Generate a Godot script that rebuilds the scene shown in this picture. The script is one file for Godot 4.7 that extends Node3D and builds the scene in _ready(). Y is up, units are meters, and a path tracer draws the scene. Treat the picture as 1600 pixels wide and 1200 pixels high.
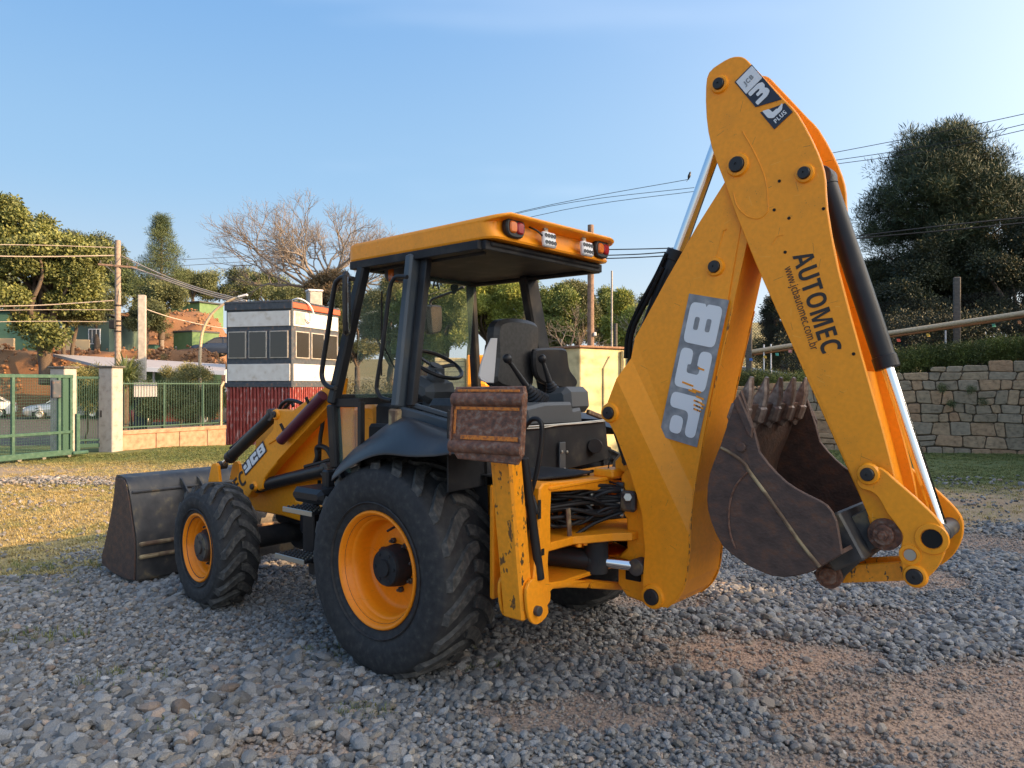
extends Node3D

var M := {}
var taken := {}
var rng := RandomNumberGenerator.new()

# ---------------------------------------------------------------- small helpers
func V2(a: Array) -> PackedVector2Array:
	var r := PackedVector2Array()
	for i in a.size() / 2:
		r.append(Vector2(a[2 * i], a[2 * i + 1]))
	return r

func V3(a: Array) -> PackedVector3Array:
	var r := PackedVector3Array()
	for i in a.size() / 3:
		r.append(Vector3(a[3 * i], a[3 * i + 1], a[3 * i + 2]))
	return r

func rf(a: float, b: float) -> float:
	return rng.randf_range(a, b)

func lin(r: float, g: float, b: float) -> Color:
	return Color(r, g, b).linear_to_srgb()

func nst() -> SurfaceTool:
	var s := SurfaceTool.new()
	s.begin(Mesh.PRIMITIVE_TRIANGLES)
	s.set_smooth_group(-1)
	return s

func tri(s: SurfaceTool, a: Vector3, b: Vector3, c: Vector3) -> void:
	s.add_vertex(a); s.add_vertex(b); s.add_vertex(c)

func quad(s: SurfaceTool, a: Vector3, b: Vector3, c: Vector3, d: Vector3) -> void:
	tri(s, a, b, c); tri(s, a, c, d)

# prism of an outline in the xy plane from z0 to z1, its rims chamfered by b
func plate(s: SurfaceTool, o: PackedVector2Array, z0: float, z1: float, b := 0.004, t := Transform3D()) -> void:
	var p := o.duplicate()
	if Geometry2D.is_polygon_clockwise(p):
		p.reverse()
	var n := p.size()
	var q := PackedVector2Array()
	for i in n:
		var u := (p[i] - p[(i + n - 1) % n]).normalized()
		var v := (p[(i + 1) % n] - p[i]).normalized()
		var nu := Vector2(-u.y, u.x)
		var nv := Vector2(-v.y, v.x)
		var m := (nu + nv)
		var l := m.length_squared()
		m = m * (2.0 / maxf(l, 0.8)) if l > 0.001 else nu
		q.append(p[i] + m * b)
	var ring := func(src: PackedVector2Array, z: float) -> PackedVector3Array:
		var r := PackedVector3Array()
		for a in src:
			r.append(t * Vector3(a.x, a.y, z))
		return r
	var rings := [ring.call(q, z0), ring.call(p, z0 + b), ring.call(p, z1 - b), ring.call(q, z1)]
	s.set_smooth_group(-1)
	for k in 3:
		for i in n:
			var j := (i + 1) % n
			quad(s, rings[k][i], rings[k + 1][i], rings[k + 1][j], rings[k][j])
	var ix := Geometry2D.triangulate_polygon(p)
	for i in ix.size() / 3:
		tri(s, rings[3][ix[3 * i]], rings[3][ix[3 * i + 2]], rings[3][ix[3 * i + 1]])
		tri(s, rings[0][ix[3 * i]], rings[0][ix[3 * i + 1]], rings[0][ix[3 * i + 2]])

func bx(s: SurfaceTool, c: Vector3, size: Vector3, b := 0.006, basis := Basis()) -> void:
	var x := size.x / 2.0
	var y := size.y / 2.0
	b = minf(b, minf(size.z, minf(size.x, size.y)) * 0.3)
	plate(s, PackedVector2Array([Vector2(-x + b, -y), Vector2(x - b, -y), Vector2(x, -y + b), Vector2(x, y - b), Vector2(x - b, y), Vector2(-x + b, y), Vector2(-x, y - b), Vector2(-x, -y + b)]), -size.z / 2.0, size.z / 2.0, b, Transform3D(basis, c))

# a bar of rectangular section between two points
func bar(s: SurfaceTool, a: Vector3, b: Vector3, w: float, h: float, up := Vector3.UP, ch := 0.004) -> void:
	var z := (b - a).normalized()
	var x := up.cross(z)
	if x.length() < 0.01:
		x = Vector3.RIGHT.cross(z)
	x = x.normalized()
	bx(s, (a + b) / 2.0, Vector3(w, h, (b - a).length()), ch, Basis(x, z.cross(x), z))

func frame_of(z: Vector3) -> Basis:
	var x := Vector3.UP.cross(z)
	if x.length() < 0.05:
		x = Vector3.RIGHT.cross(z)
	x = x.normalized()
	return Basis(x, z.cross(x), z)

# turned shape: profile of (radius, height along the axis), axis is local z of the transform
func lathe(s: SurfaceTool, prof: PackedVector2Array, t: Transform3D, seg := 24, sharp := true) -> void:
	for k in prof.size() - 1:
		s.set_smooth_group(1 + (k % 8) if sharp else 1)
		for i in seg:
			var a := TAU * i / seg
			var c := TAU * (i + 1) / seg
			var p := prof[k]
			var q := prof[k + 1]
			var v0 := t * Vector3(p.x * cos(a), p.x * sin(a), p.y)
			var v1 := t * Vector3(p.x * cos(c), p.x * sin(c), p.y)
			var v2 := t * Vector3(q.x * cos(c), q.x * sin(c), q.y)
			var v3 := t * Vector3(q.x * cos(a), q.x * sin(a), q.y)
			if p.x > 0.0001:
				tri(s, v0, v2, v1)
			if q.x > 0.0001:
				tri(s, v0, v3, v2)
	s.set_smooth_group(-1)

func cyl(s: SurfaceTool, a: Vector3, b: Vector3, r: float, seg := 20, r2 := -1.0, ch := 0.003) -> void:
	var l := (b - a).length()
	var e := r if r2 < 0.0 else r2
	ch = minf(ch, minf(r, e) * 0.3)
	lathe(s, PackedVector2Array([Vector2(0, 0), Vector2(r - ch, 0), Vector2(r, ch), Vector2(e, l - ch), Vector2(e - ch, l), Vector2(0, l)]), Transform3D(frame_of((b - a).normalized()), a), seg)

func smooth_path(p: PackedVector3Array, n := 6) -> PackedVector3Array:
	var r := PackedVector3Array()
	for i in p.size() - 1:
		var a := p[maxi(i - 1, 0)]
		var d := p[mini(i + 2, p.size() - 1)]
		for k in n:
			r.append(p[i].cubic_interpolate(p[i + 1], a, d, float(k) / n))
	r.append(p[p.size() - 1])
	return r

func tube(s: SurfaceTool, p: PackedVector3Array, r: float, seg := 8, r2 := -1.0) -> void:
	var n := p.size()
	var rows := []
	var up := Vector3.ZERO
	for i in n:
		var d := (p[mini(i + 1, n - 1)] - p[maxi(i - 1, 0)]).normalized()
		if up == Vector3.ZERO:
			up = frame_of(d).x
		up = (up - d * up.dot(d)).normalized()
		var w := d.cross(up)
		var rr := r if r2 < 0.0 else lerpf(r, r2, float(i) / maxf(n - 1, 1))
		var row := PackedVector3Array()
		for k in seg:
			var a := TAU * k / seg
			row.append(p[i] + (up * cos(a) + w * sin(a)) * rr)
		rows.append(row)
	s.set_smooth_group(1)
	for i in n - 1:
		for k in seg:
			var j := (k + 1) % seg
			quad(s, rows[i][k], rows[i + 1][k], rows[i + 1][j], rows[i][j])
	s.set_smooth_group(-1)
	for k in range(1, seg - 1):
		tri(s, rows[0][0], rows[0][k], rows[0][k + 1])
		tri(s, rows[n - 1][0], rows[n - 1][k + 1], rows[n - 1][k])

# smooth sheet through rows of points, with a thickness pushed along off
func sheet(s: SurfaceTool, rows: Array, off := Vector3.ZERO, sm := 1) -> void:
	for pass_ in (2 if off != Vector3.ZERO else 1):
		s.set_smooth_group(sm + pass_ if sm >= 0 else -1)
		for i in rows.size() - 1:
			for k in rows[i].size() - 1:
				var o := off * pass_
				quad(s, rows[i][k] + o, rows[i][k + 1] + o, rows[i + 1][k + 1] + o, rows[i + 1][k] + o)
	if off != Vector3.ZERO:
		s.set_smooth_group(-1)
		var last: int = rows.size() - 1
		var m: int = rows[0].size() - 1
		for k in m:
			quad(s, rows[0][k], rows[0][k] + off, rows[0][k + 1] + off, rows[0][k + 1])
			quad(s, rows[last][k], rows[last][k + 1], rows[last][k + 1] + off, rows[last][k] + off)
		for i in last:
			quad(s, rows[i][0], rows[i + 1][0], rows[i + 1][0] + off, rows[i][0] + off)
			quad(s, rows[i][m], rows[i][m] + off, rows[i + 1][m] + off, rows[i + 1][m])
	s.set_smooth_group(-1)

# a bent sheet of even thickness: an open profile in xy, drawn out along z
func bent(s: SurfaceTool, prof: PackedVector2Array, th: float, z0: float, z1: float, t := Transform3D(), smooth := true) -> void:
	var n := prof.size()
	var off := PackedVector2Array()
	for i in n:
		var d := (prof[mini(i + 1, n - 1)] - prof[maxi(i - 1, 0)]).normalized()
		off.append(prof[i] + Vector2(-d.y, d.x) * th)
	for k in 2:
		var src := prof if k == 0 else off
		s.set_smooth_group(k + 1 if smooth else -1)
		for i in n - 1:
			var a := t * Vector3(src[i].x, src[i].y, z0)
			var b := t * Vector3(src[i + 1].x, src[i + 1].y, z0)
			var c := t * Vector3(src[i + 1].x, src[i + 1].y, z1)
			var d := t * Vector3(src[i].x, src[i].y, z1)
			if k == 0:
				quad(s, a, d, c, b)
			else:
				quad(s, a, b, c, d)
	s.set_smooth_group(-1)
	for i in n - 1:
		for z in [z0, z1]:
			quad(s, t * Vector3(prof[i].x, prof[i].y, z), t * Vector3(prof[i + 1].x, prof[i + 1].y, z), t * Vector3(off[i + 1].x, off[i + 1].y, z), t * Vector3(off[i].x, off[i].y, z))
	for i in [0, n - 1]:
		quad(s, t * Vector3(prof[i].x, prof[i].y, z0), t * Vector3(off[i].x, off[i].y, z0), t * Vector3(off[i].x, off[i].y, z1), t * Vector3(prof[i].x, prof[i].y, z1))

func rounded(o: PackedVector2Array, r: float, n := 4) -> PackedVector2Array:
	var q := PackedVector2Array()
	var c := o.size()
	for i in c:
		var a := o[(i + c - 1) % c]
		var b := o[i]
		var d := o[(i + 1) % c]
		var k := minf(r, minf((a - b).length(), (d - b).length()) * 0.45)
		var p := b + (a - b).normalized() * k
		var e := b + (d - b).normalized() * k
		for j in n + 1:
			var u := float(j) / n
			q.append(p.lerp(b, u).lerp(b.lerp(e, u), u))
	return q

func smooth2(o: PackedVector2Array, n := 4) -> PackedVector2Array:
	var q := PackedVector2Array()
	var c := o.size()
	for i in c:
		for k in n:
			q.append(o[i].cubic_interpolate(o[(i + 1) % c], o[(i + c - 1) % c], o[(i + 2) % c], float(k) / n))
	return q

func smooth_open(o: PackedVector2Array, n := 4) -> PackedVector2Array:
	var q := PackedVector2Array()
	for i in o.size() - 1:
		for k in n:
			q.append(o[i].cubic_interpolate(o[i + 1], o[maxi(i - 1, 0)], o[mini(i + 2, o.size() - 1)], float(k) / n))
	q.append(o[o.size() - 1])
	return q

# ---------------------------------------------------------------- nodes
func uname(called: String, parent: Node) -> String:
	var key := str(parent.get_instance_id()) + called
	var n: int = taken.get(key, 0)
	taken[key] = n + 1
	return called if n == 0 else "%s_%03d" % [called, n]

func obj(called: String, s: SurfaceTool, m: Material, parent: Node = self) -> MeshInstance3D:
	s.generate_normals()
	s.index()
	return put(called, s.commit(), m, parent)

func put(called: String, mesh: Mesh, m: Material, parent: Node = self) -> MeshInstance3D:
	var o := MeshInstance3D.new()
	o.name = uname(called, parent)
	o.mesh = mesh
	o.material_override = m
	parent.add_child(o, true)
	return o

func tag(o: Node, label: String, category: String, group := "", kind := "") -> Node:
	if label: o.set_meta("label", label)
	if category: o.set_meta("category", category)
	if group: o.set_meta("group", group)
	if kind: o.set_meta("kind", kind)
	return o

func thing(called: String, label: String, category: String, at := Vector3.ZERO, turn := 0.0, group := "") -> Node3D:
	var o := Node3D.new()
	o.name = uname(called, self)
	add_child(o, true)
	o.position = at
	o.rotation.y = turn
	tag(o, label, category, group)
	return o

func struct(called: String, s: SurfaceTool, m: Material) -> MeshInstance3D:
	var o := obj(called, s, m)
	o.set_meta("kind", "structure")
	return o

func text(called: String, words: String, size: float, at: Vector3, ang: float, m: Material, parent: Node, bold := true, t := Basis()) -> MeshInstance3D:
	var f := SystemFont.new()
	f.font_names = PackedStringArray(["Droid Sans"])
	f.font_weight = 700 if bold else 400
	var tm := TextMesh.new()
	tm.text = words
	tm.font = f
	tm.font_size = 64
	tm.pixel_size = size / 64.0
	tm.depth = 0.002
	tm.curve_step = 2.0
	var o := put(called, tm, m, parent)
	o.transform = Transform3D(t * Basis(Vector3(0, 0, 1), ang), at)
	return o

# ---------------------------------------------------------------- textures and materials
func noise(freq: float, oct := 4, sd := 1, kind := FastNoiseLite.TYPE_SIMPLEX_SMOOTH) -> FastNoiseLite:
	var n := FastNoiseLite.new()
	n.noise_type = kind
	n.frequency = freq
	n.fractal_octaves = oct
	n.seed = sd
	return n

func ramp(stops: Array) -> Gradient:
	var g := Gradient.new()
	var off := PackedFloat32Array()
	var col := PackedColorArray()
	for s in stops:
		off.append(s[0]); col.append(s[1])
	g.offsets = off
	g.colors = col
	return g

func ntex(freq: float, stops: Array, size := 512, oct := 5, sd := 1, kind := FastNoiseLite.TYPE_SIMPLEX_SMOOTH) -> NoiseTexture2D:
	var t := NoiseTexture2D.new()
	t.width = size
	t.height = size
	t.seamless = true
	t.noise = noise(freq, oct, sd, kind)
	t.color_ramp = ramp(stops)
	return t

func ntex_n(freq: float, bump: float, size := 512, oct := 4, sd := 2) -> NoiseTexture2D:
	var t := NoiseTexture2D.new()
	t.width = size
	t.height = size
	t.seamless = true
	t.noise = noise(freq, oct, sd)
	t.as_normal_map = true
	t.bump_strength = bump
	return t

func mat(c: Color, rough := 0.6, metal := 0.0) -> StandardMaterial3D:
	var m := StandardMaterial3D.new()
	m.albedo_color = c
	m.roughness = rough
	m.metallic = metal
	m.cull_mode = BaseMaterial3D.CULL_DISABLED
	return m

func tmat(t: Texture2D, scale: float, rough := 0.6, nrm: Texture2D = null, ns := 0.5, metal := 0.0, world := false) -> StandardMaterial3D:
	var m := mat(Color.WHITE, rough, metal)
	m.albedo_texture = t
	m.uv1_triplanar = true
	m.uv1_world_triplanar = world
	m.uv1_scale = Vector3.ONE * scale
	if nrm:
		m.normal_enabled = true
		m.normal_texture = nrm
		m.normal_scale = ns
	return m

func _ready() -> void:
	rng.seed = 77
	# camera, a phone held at eye height
	var cam := Camera3D.new()
	cam.name = "camera"
	cam.fov = 53.8
	cam.position = Vector3(0, 1.74, 0)
	cam.near = 0.05
	cam.far = 3000.0
	add_child(cam)
	cam.current = true
	# sun, low on the right
	var to_sun := Vector3(1.0, 0.40, 0.27).normalized()
	var sun := DirectionalLight3D.new()
	sun.name = "sun"
	sun.light_color = Color(1.0, 0.80, 0.56)
	sun.light_energy = 1.4
	sun.light_angular_distance = 0.5
	sun.shadow_enabled = true
	sun.directional_shadow_max_distance = 200.0
	add_child(sun)
	sun.look_at_from_position(to_sun * 50.0, Vector3.ZERO, Vector3.UP)
	# sky
	var env := Environment.new()
	env.background_mode = Environment.BG_SKY
	var sky := Sky.new()
	var pano := PanoramaSkyMaterial.new()
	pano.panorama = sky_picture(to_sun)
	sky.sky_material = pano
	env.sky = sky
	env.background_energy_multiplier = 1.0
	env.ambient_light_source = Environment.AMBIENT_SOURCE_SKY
	env.tonemap_mode = Environment.TONE_MAPPER_LINEAR
	env.tonemap_exposure = 2.05
	env.sdfgi_enabled = true
	env.ssao_enabled = true
	env.ssil_enabled = true
	var we := WorldEnvironment.new()
	we.name = "world_environment"
	we.environment = env
	add_child(we)

	make_materials()
	M.bark = bark(Color(0.16, 0.12, 0.09))
	M.bark_pale = bark(Color(0.31, 0.265, 0.225))
	build_ground()
	build_right_side()
	build_middle()
	build_left_side()
	build_trees()
	build_machine()
	build_gravel()

func sky_picture(to_sun: Vector3) -> ImageTexture:
	var w := 768
	var h := 384
	var im := Image.create(w, h, false, Image.FORMAT_RGBF)
	var cn := noise(1.0, 4, 5)
	for j in h:
		var el := (0.5 - (j + 0.5) / h) * PI
		var y := sin(el)
		for i in w:
			var az := (i + 0.5) / w * TAU
			# the first column of the panorama looks along -z
			var d := Vector3(sin(az) * cos(el), y, -cos(az) * cos(el))
			var t := clampf(y, 0.0, 1.0)
			var c := Vector3(0.365, 0.405, 0.42).lerp(Vector3(0.185, 0.305, 0.44), smoothstep(0.0, 0.26, t))
			c = c.lerp(Vector3(0.10, 0.215, 0.40), smoothstep(0.18, 0.52, t))
			c = c.lerp(Vector3(0.075, 0.155, 0.31), smoothstep(0.55, 1.0, t))
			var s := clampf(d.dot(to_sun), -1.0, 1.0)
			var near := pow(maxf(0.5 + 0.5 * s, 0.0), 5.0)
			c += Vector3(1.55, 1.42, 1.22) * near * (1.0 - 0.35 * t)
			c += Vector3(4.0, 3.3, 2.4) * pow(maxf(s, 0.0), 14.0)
			if y > 0.0:
				var p := Vector3(d.x / (y + 0.12), 0.0, d.z / (y + 0.12))
				var n := cn.get_noise_3d(p.x * 0.35 + 3.0, p.z * 1.6, 0.0) + 0.35 * cn.get_noise_3d(p.x * 1.2 + 7.0, p.z * 5.0, 3.0)
				var a := smoothstep(0.25, 0.8, n) * 0.07 * smoothstep(0.02, 0.12, y)
				c = c.lerp(Vector3(0.92, 0.92, 0.92), a)
			else:
				c = Vector3(0.30, 0.28, 0.22)
			im.set_pixel(i, j, Color(c.x, c.y, c.z))
	return ImageTexture.create_from_image(im)

func make_materials() -> void:
	var W := Color.WHITE
	var ye := lin(0.93, 0.33, 0.010)
	M.yellow = tmat(painted(lin(0.95, 0.335, 0.012)), 0.75, 0.42, ntex_n(0.02, 1.0, 256, 3, 8), 0.12)
	M.yellow.clearcoat_enabled = true
	M.yellow.metallic_specular = 0.4
	M.yellow.clearcoat = 0.10
	M.yellow.clearcoat_roughness = 0.25
	M.rim_orange = M.yellow.duplicate()
	M.rim_orange.albedo_color = Color(1.0, 0.90, 0.7)
	M.worn = tmat(scratched(lin(0.93, 0.33, 0.011), lin(0.05, 0.035, 0.025), 0.655, 21), 0.8, 0.42)
	M.scuffed = tmat(scratched(lin(0.92, 0.33, 0.012), lin(0.06, 0.04, 0.03), 0.70, 22), 1.1, 0.42)
	M.rust = tmat(ntex(0.012, [[0.0, lin(0.072, 0.050, 0.042)], [0.4, lin(0.105, 0.072, 0.060)], [0.62, lin(0.125, 0.082, 0.066)], [0.82, lin(0.165, 0.088, 0.058)], [1.0, lin(0.15, 0.125, 0.11)]], 512, 6, 4), 1.7, 0.62, ntex_n(0.05, 3.0, 512, 5, 9), 0.5)
	M.rust.metallic = 0.25
	M.rust_foot = tmat(ntex(0.014, [[0.0, lin(0.05, 0.025, 0.018)], [0.4, lin(0.12, 0.055, 0.035)], [0.58, lin(0.19, 0.07, 0.035)], [0.68, lin(0.17, 0.10, 0.07)], [1.0, lin(0.26, 0.19, 0.15)]], 512, 6, 6), 2.4, 0.6, ntex_n(0.06, 4.0, 512, 5, 9), 0.6)
	M.rust_foot.uv1_scale = Vector3(3.0, 3.8, 3.0)
	M.rust_edge = tmat(ntex(0.02, [[0.0, lin(0.14, 0.05, 0.025)], [0.45, lin(0.55, 0.16, 0.02)], [0.7, lin(0.62, 0.2, 0.02)], [1.0, lin(0.12, 0.07, 0.05)]], 256, 5, 12), 5.0, 0.6)
	M.rust.albedo_color = Color(0.90, 0.87, 0.86)
	M.rust.uv1_scale = Vector3(1.5, 2.0, 1.5)
	M.tooth = tmat(ntex(0.02, [[0.0, lin(0.10, 0.065, 0.05)], [0.5, lin(0.20, 0.15, 0.125)], [1.0, lin(0.34, 0.28, 0.24)]], 256, 5, 27), 4.0, 0.45, null, 0.5, 0.5)
	M.steel_dark = tmat(ntex(0.01, [[0.0, lin(0.022, 0.022, 0.024)], [0.5, lin(0.045, 0.043, 0.044)], [0.7, lin(0.07, 0.062, 0.055)], [0.86, lin(0.16, 0.125, 0.075)], [1.0, lin(0.1, 0.06, 0.04)]], 512, 6, 7), 1.0, 0.5, ntex_n(0.04, 2.0, 256, 4, 9), 0.35)
	M.dusty = tmat(ntex(0.012, [[0.0, lin(0.10, 0.055, 0.035)], [0.5, lin(0.16, 0.10, 0.06)], [0.7, lin(0.32, 0.24, 0.13)], [1.0, lin(0.44, 0.34, 0.2)]], 256, 5, 14), 2.0, 0.85)
	M.rubber = tmat(ntex(0.02, [[0.0, lin(0.012, 0.012, 0.014)], [0.5, lin(0.022, 0.022, 0.024)], [0.75, lin(0.035, 0.034, 0.033)], [1.0, lin(0.075, 0.07, 0.062)]], 512, 6, 15), 1.6, 0.78, ntex_n(0.08, 2.0, 256, 4, 9), 0.3)
	M.tread = tmat(ntex(0.02, [[0.0, lin(0.024, 0.024, 0.025)], [0.45, lin(0.045, 0.043, 0.041)], [0.7, lin(0.08, 0.074, 0.066)], [1.0, lin(0.14, 0.125, 0.105)]], 512, 6, 16), 2.2, 0.8, ntex_n(0.08, 2.0, 256, 4, 9), 0.3)
	M.black = tmat(ntex(0.01, [[0.0, lin(0.014, 0.014, 0.016)], [0.6, lin(0.02, 0.02, 0.022)], [1.0, lin(0.045, 0.04, 0.035)]], 256, 5, 17), 1.0, 0.38)
	M.matt = tmat(ntex(0.012, [[0.0, lin(0.016, 0.017, 0.019)], [0.6, lin(0.026, 0.027, 0.03)], [1.0, lin(0.06, 0.055, 0.048)]], 256, 5, 18), 1.2, 0.62)
	M.black.metallic_specular = 0.35
	M.matt.metallic_specular = 0.3
	M.fender = tmat(ntex(0.008, [[0.0, lin(0.016, 0.018, 0.022)], [0.6, lin(0.026, 0.029, 0.036)], [1.0, lin(0.055, 0.052, 0.05)]], 256, 5, 19), 0.8, 0.44)
	M.post = tmat(ntex(0.008, [[0.0, lin(0.035, 0.045, 0.055)], [0.7, lin(0.05, 0.062, 0.075)], [1.0, lin(0.09, 0.085, 0.075)]], 256, 5, 20), 0.8, 0.42)
	M.chrome = mat(lin(0.80, 0.80, 0.81), 0.15, 1.0)
	M.zinc = mat(lin(0.45, 0.43, 0.38), 0.4, 0.9)
	M.pin = mat(lin(0.02, 0.02, 0.022), 0.45, 0.2)
	M.hole = mat(lin(0.006, 0.006, 0.006), 0.9)
	M.glass = mat(Color(0.55, 0.68, 0.62, 0.10), 0.03)
	M.glass.transparency = BaseMaterial3D.TRANSPARENCY_ALPHA
	M.white = mat(lin(0.72, 0.73, 0.74), 0.5)
	M.decal_grey = tmat(ntex(0.012, [[0.0, lin(0.16, 0.165, 0.175)], [0.6, lin(0.25, 0.255, 0.265)], [1.0, lin(0.36, 0.35, 0.34)]], 256, 5, 23), 3.0, 0.5)
	M.decal_navy = mat(lin(0.018, 0.024, 0.042), 0.5)
	M.ink = mat(lin(0.022, 0.017, 0.014), 0.55)
	M.maroon = mat(lin(0.10, 0.018, 0.035), 0.4)
	M.red_lens = mat(lin(0.30, 0.012, 0.016), 0.12)
	M.amber_lens = mat(lin(0.62, 0.15, 0.02), 0.12)
	M.lamp_face = mat(lin(0.74, 0.75, 0.76), 0.25, 0.3)
	M.vinyl = tmat(ntex(0.03, [[0.0, lin(0.014, 0.014, 0.015)], [1.0, lin(0.04, 0.04, 0.042)]], 256, 4, 25), 3.0, 0.45, ntex_n(0.01, 2.0, 256, 3, 26), 0.25)
	M.cloth = mat(lin(0.42, 0.43, 0.46), 0.9)
	M.grey_plastic = mat(lin(0.075, 0.08, 0.085), 0.55)

# machine paint: slightly uneven, with specks, scuffs and short scratches
func painted(paint: Color) -> ImageTexture:
	var n := 768
	var im := Image.create(n, n, false, Image.FORMAT_RGB8)
	var a := noise(0.006, 4, 301).get_seamless_image(n, n)
	var b := noise(0.05, 5, 302).get_seamless_image(n, n)
	var c := noise(0.16, 3, 303).get_seamless_image(n, n)
	var dirt := lin(0.20, 0.10, 0.035)
	for j in n:
		for i in n:
			var u := a.get_pixel(i, j).r
			var v := b.get_pixel(i, j).r
			var w := c.get_pixel(i, j).r
			var p := paint * (0.955 + 0.07 * v)
			p = p.lerp(dirt, 0.16 * smoothstep(0.60, 0.95, u) * v)
			p = p.lerp(dirt, 0.75 * smoothstep(0.80, 0.86, w * 0.72 + u * 0.28))
			im.set_pixel(i, j, p)
	var r := RandomNumberGenerator.new()
	r.seed = 305
	for k in 90:
		var x := r.randf_range(0, n)
		var y := r.randf_range(0, n)
		var an := r.randf_range(-0.5, 0.5) + (PI / 2.0 if r.randf() < 0.4 else 0.0)
		var col := paint.lerp(dirt, r.randf_range(0.3, 0.9)) if r.randf() < 0.7 else paint.lerp(Color.WHITE, 0.25)
		for q in int(r.randf_range(6, 34)):
			im.set_pixel(int(x + cos(an) * q + n) % n, int(y + sin(an) * q + n) % n, col)
	return ImageTexture.create_from_image(im)

# paint with streaky chips that show what is under it
func scratched(paint: Color, under: Color, thr: float, sd: int) -> ImageTexture:
	var n := 512
	var im := Image.create(n, n, false, Image.FORMAT_RGB8)
	var a := noise(0.012, 5, sd).get_seamless_image(n, n)
	var b := noise(0.06, 4, sd + 1).get_seamless_image(n, n)
	for j in n:
		for i in n:
			var u := a.get_pixel((i * 3) % n, j).r * 0.65 + b.get_pixel((i * 2) % n, j).r * 0.35
			var k := smoothstep(thr, thr + 0.025, u)
			var v := 0.92 + 0.12 * b.get_pixel(j, i).r
			im.set_pixel(i, j, Color(paint.r * v, paint.g * v, paint.b * v).lerp(under, k))
	return ImageTexture.create_from_image(im)

# ---------------------------------------------------------------- the lie of the land (x to the right, d away from the viewer)
var hn: FastNoiseLite
var hn2: FastNoiseLite

# how far behind the face of the stone wall
func behind_wall(x: float, d: float) -> float:
	return (d - 21.4) * 0.912 + (x - 6.0) * 0.411

func ground_y(x: float, d: float) -> float:
	var y := 0.018 * (1.0 - smoothstep(7.0, 10.0, d)) + hn.get_noise_2d(x * 0.6, d * 0.6) * 0.05 * smoothstep(2.5, 6.0, absf(d - 5.5) + absf(x) * 0.5)
	y += hn.get_noise_2d(x * 3.0, d * 3.0) * 0.012
	# street on the left lies a little lower
	y -= 0.24 * smoothstep(20.0, 25.0, d) * smoothstep(-5.0, -8.0, x)
	# cut bank and upper yards on the left
	var left := smoothstep(-0.31, -0.41, x / maxf(d, 1.0))
	var wob := hn.get_noise_2d(x * 2.0, d) * 1.2
	y += 4.25 * smoothstep(47.0 + wob, 51.5 + wob, d) * left
	y += 4.4 * smoothstep(60.0 + wob * 2.0, 71.0 + wob * 2.0, d) * left
	y += (hn.get_noise_2d(x * 6.0, d * 6.0) * 0.3 + hn2.get_noise_2d(x * 9.0, d * 3.0) * 0.7) * smoothstep(46.0, 48.0, d) * left * (1.0 - 0.85 * smoothstep(51.0, 53.0, d) * (1.0 - smoothstep(58.0, 60.0, d)))
	# terrace behind the stone wall
	y += lerpf(1.45, 2.05, smoothstep(6.0, 13.0, x)) * smoothstep(0.2, 0.55, behind_wall(x, d)) * smoothstep(4.6, 6.0, x) * (1.0 - smoothstep(60.0, 90.0, d))
	# far field
	var a := x / maxf(d, 1.0)
	y += 15.4 * smoothstep(55.0, 175.0, d) * smoothstep(0.16, 0.27, a) * (1.0 - 0.9 * smoothstep(0.5, 0.75, a))
	y += 9.0 * smoothstep(80.0, 220.0, d) * (1.0 - smoothstep(0.16, 0.27, a))
	return y

# 0 bare stones .. 1 bare earth
func dirt_at(x: float, d: float) -> float:
	var v := 0.0
	for q in [[1.55, 4.80, 0.75, 0.42, 1.0], [2.45, 3.85, 1.15, 0.55, 1.0], [1.9, 4.25, 0.8, 0.35, 0.7], [0.35, 3.95, 0.6, 0.25, 0.5], [0.1, 4.5, 0.4, 0.15, 0.3], [3.1, 4.4, 0.9, 0.35, 0.9], [2.0, 3.5, 0.9, 0.25, 0.9], [3.55, 6.65, 0.55, 0.35, 0.9], [1.2, 6.0, 0.5, 0.3, 0.6], [-1.0, 3.55, 0.35, 0.15, 0.6], [2.6, 5.6, 0.6, 0.25, 0.5], [5.2, 8.2, 1.2, 0.6, 0.8]]:
		var e := pow((x - q[0]) / q[2], 2.0) + pow((d - q[1]) / q[3], 2.0)
		v = maxf(v, q[4] * (1.0 - smoothstep(0.0, 1.6, e + hn.get_noise_2d(x * 14.0, d * 14.0) * 0.9)))
	return v

func grass_at(x: float, d: float) -> float:
	var n := hn2.get_noise_2d(x * 5.0, d * 5.0) * 0.8 + hn2.get_noise_2d(x * 20.0, d * 20.0) * 0.5
	var edge := 7.9 if x < 0.0 else 9.3
	if x < -2.0: edge = 7.7 - 1.3 * smoothstep(-3.3, -5.0, x)
	return smoothstep(-0.5, 0.5, (d - edge) * (0.9 if x > -3.0 else 0.6) + n * (0.8 if x > -3.0 else 1.1))

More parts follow.
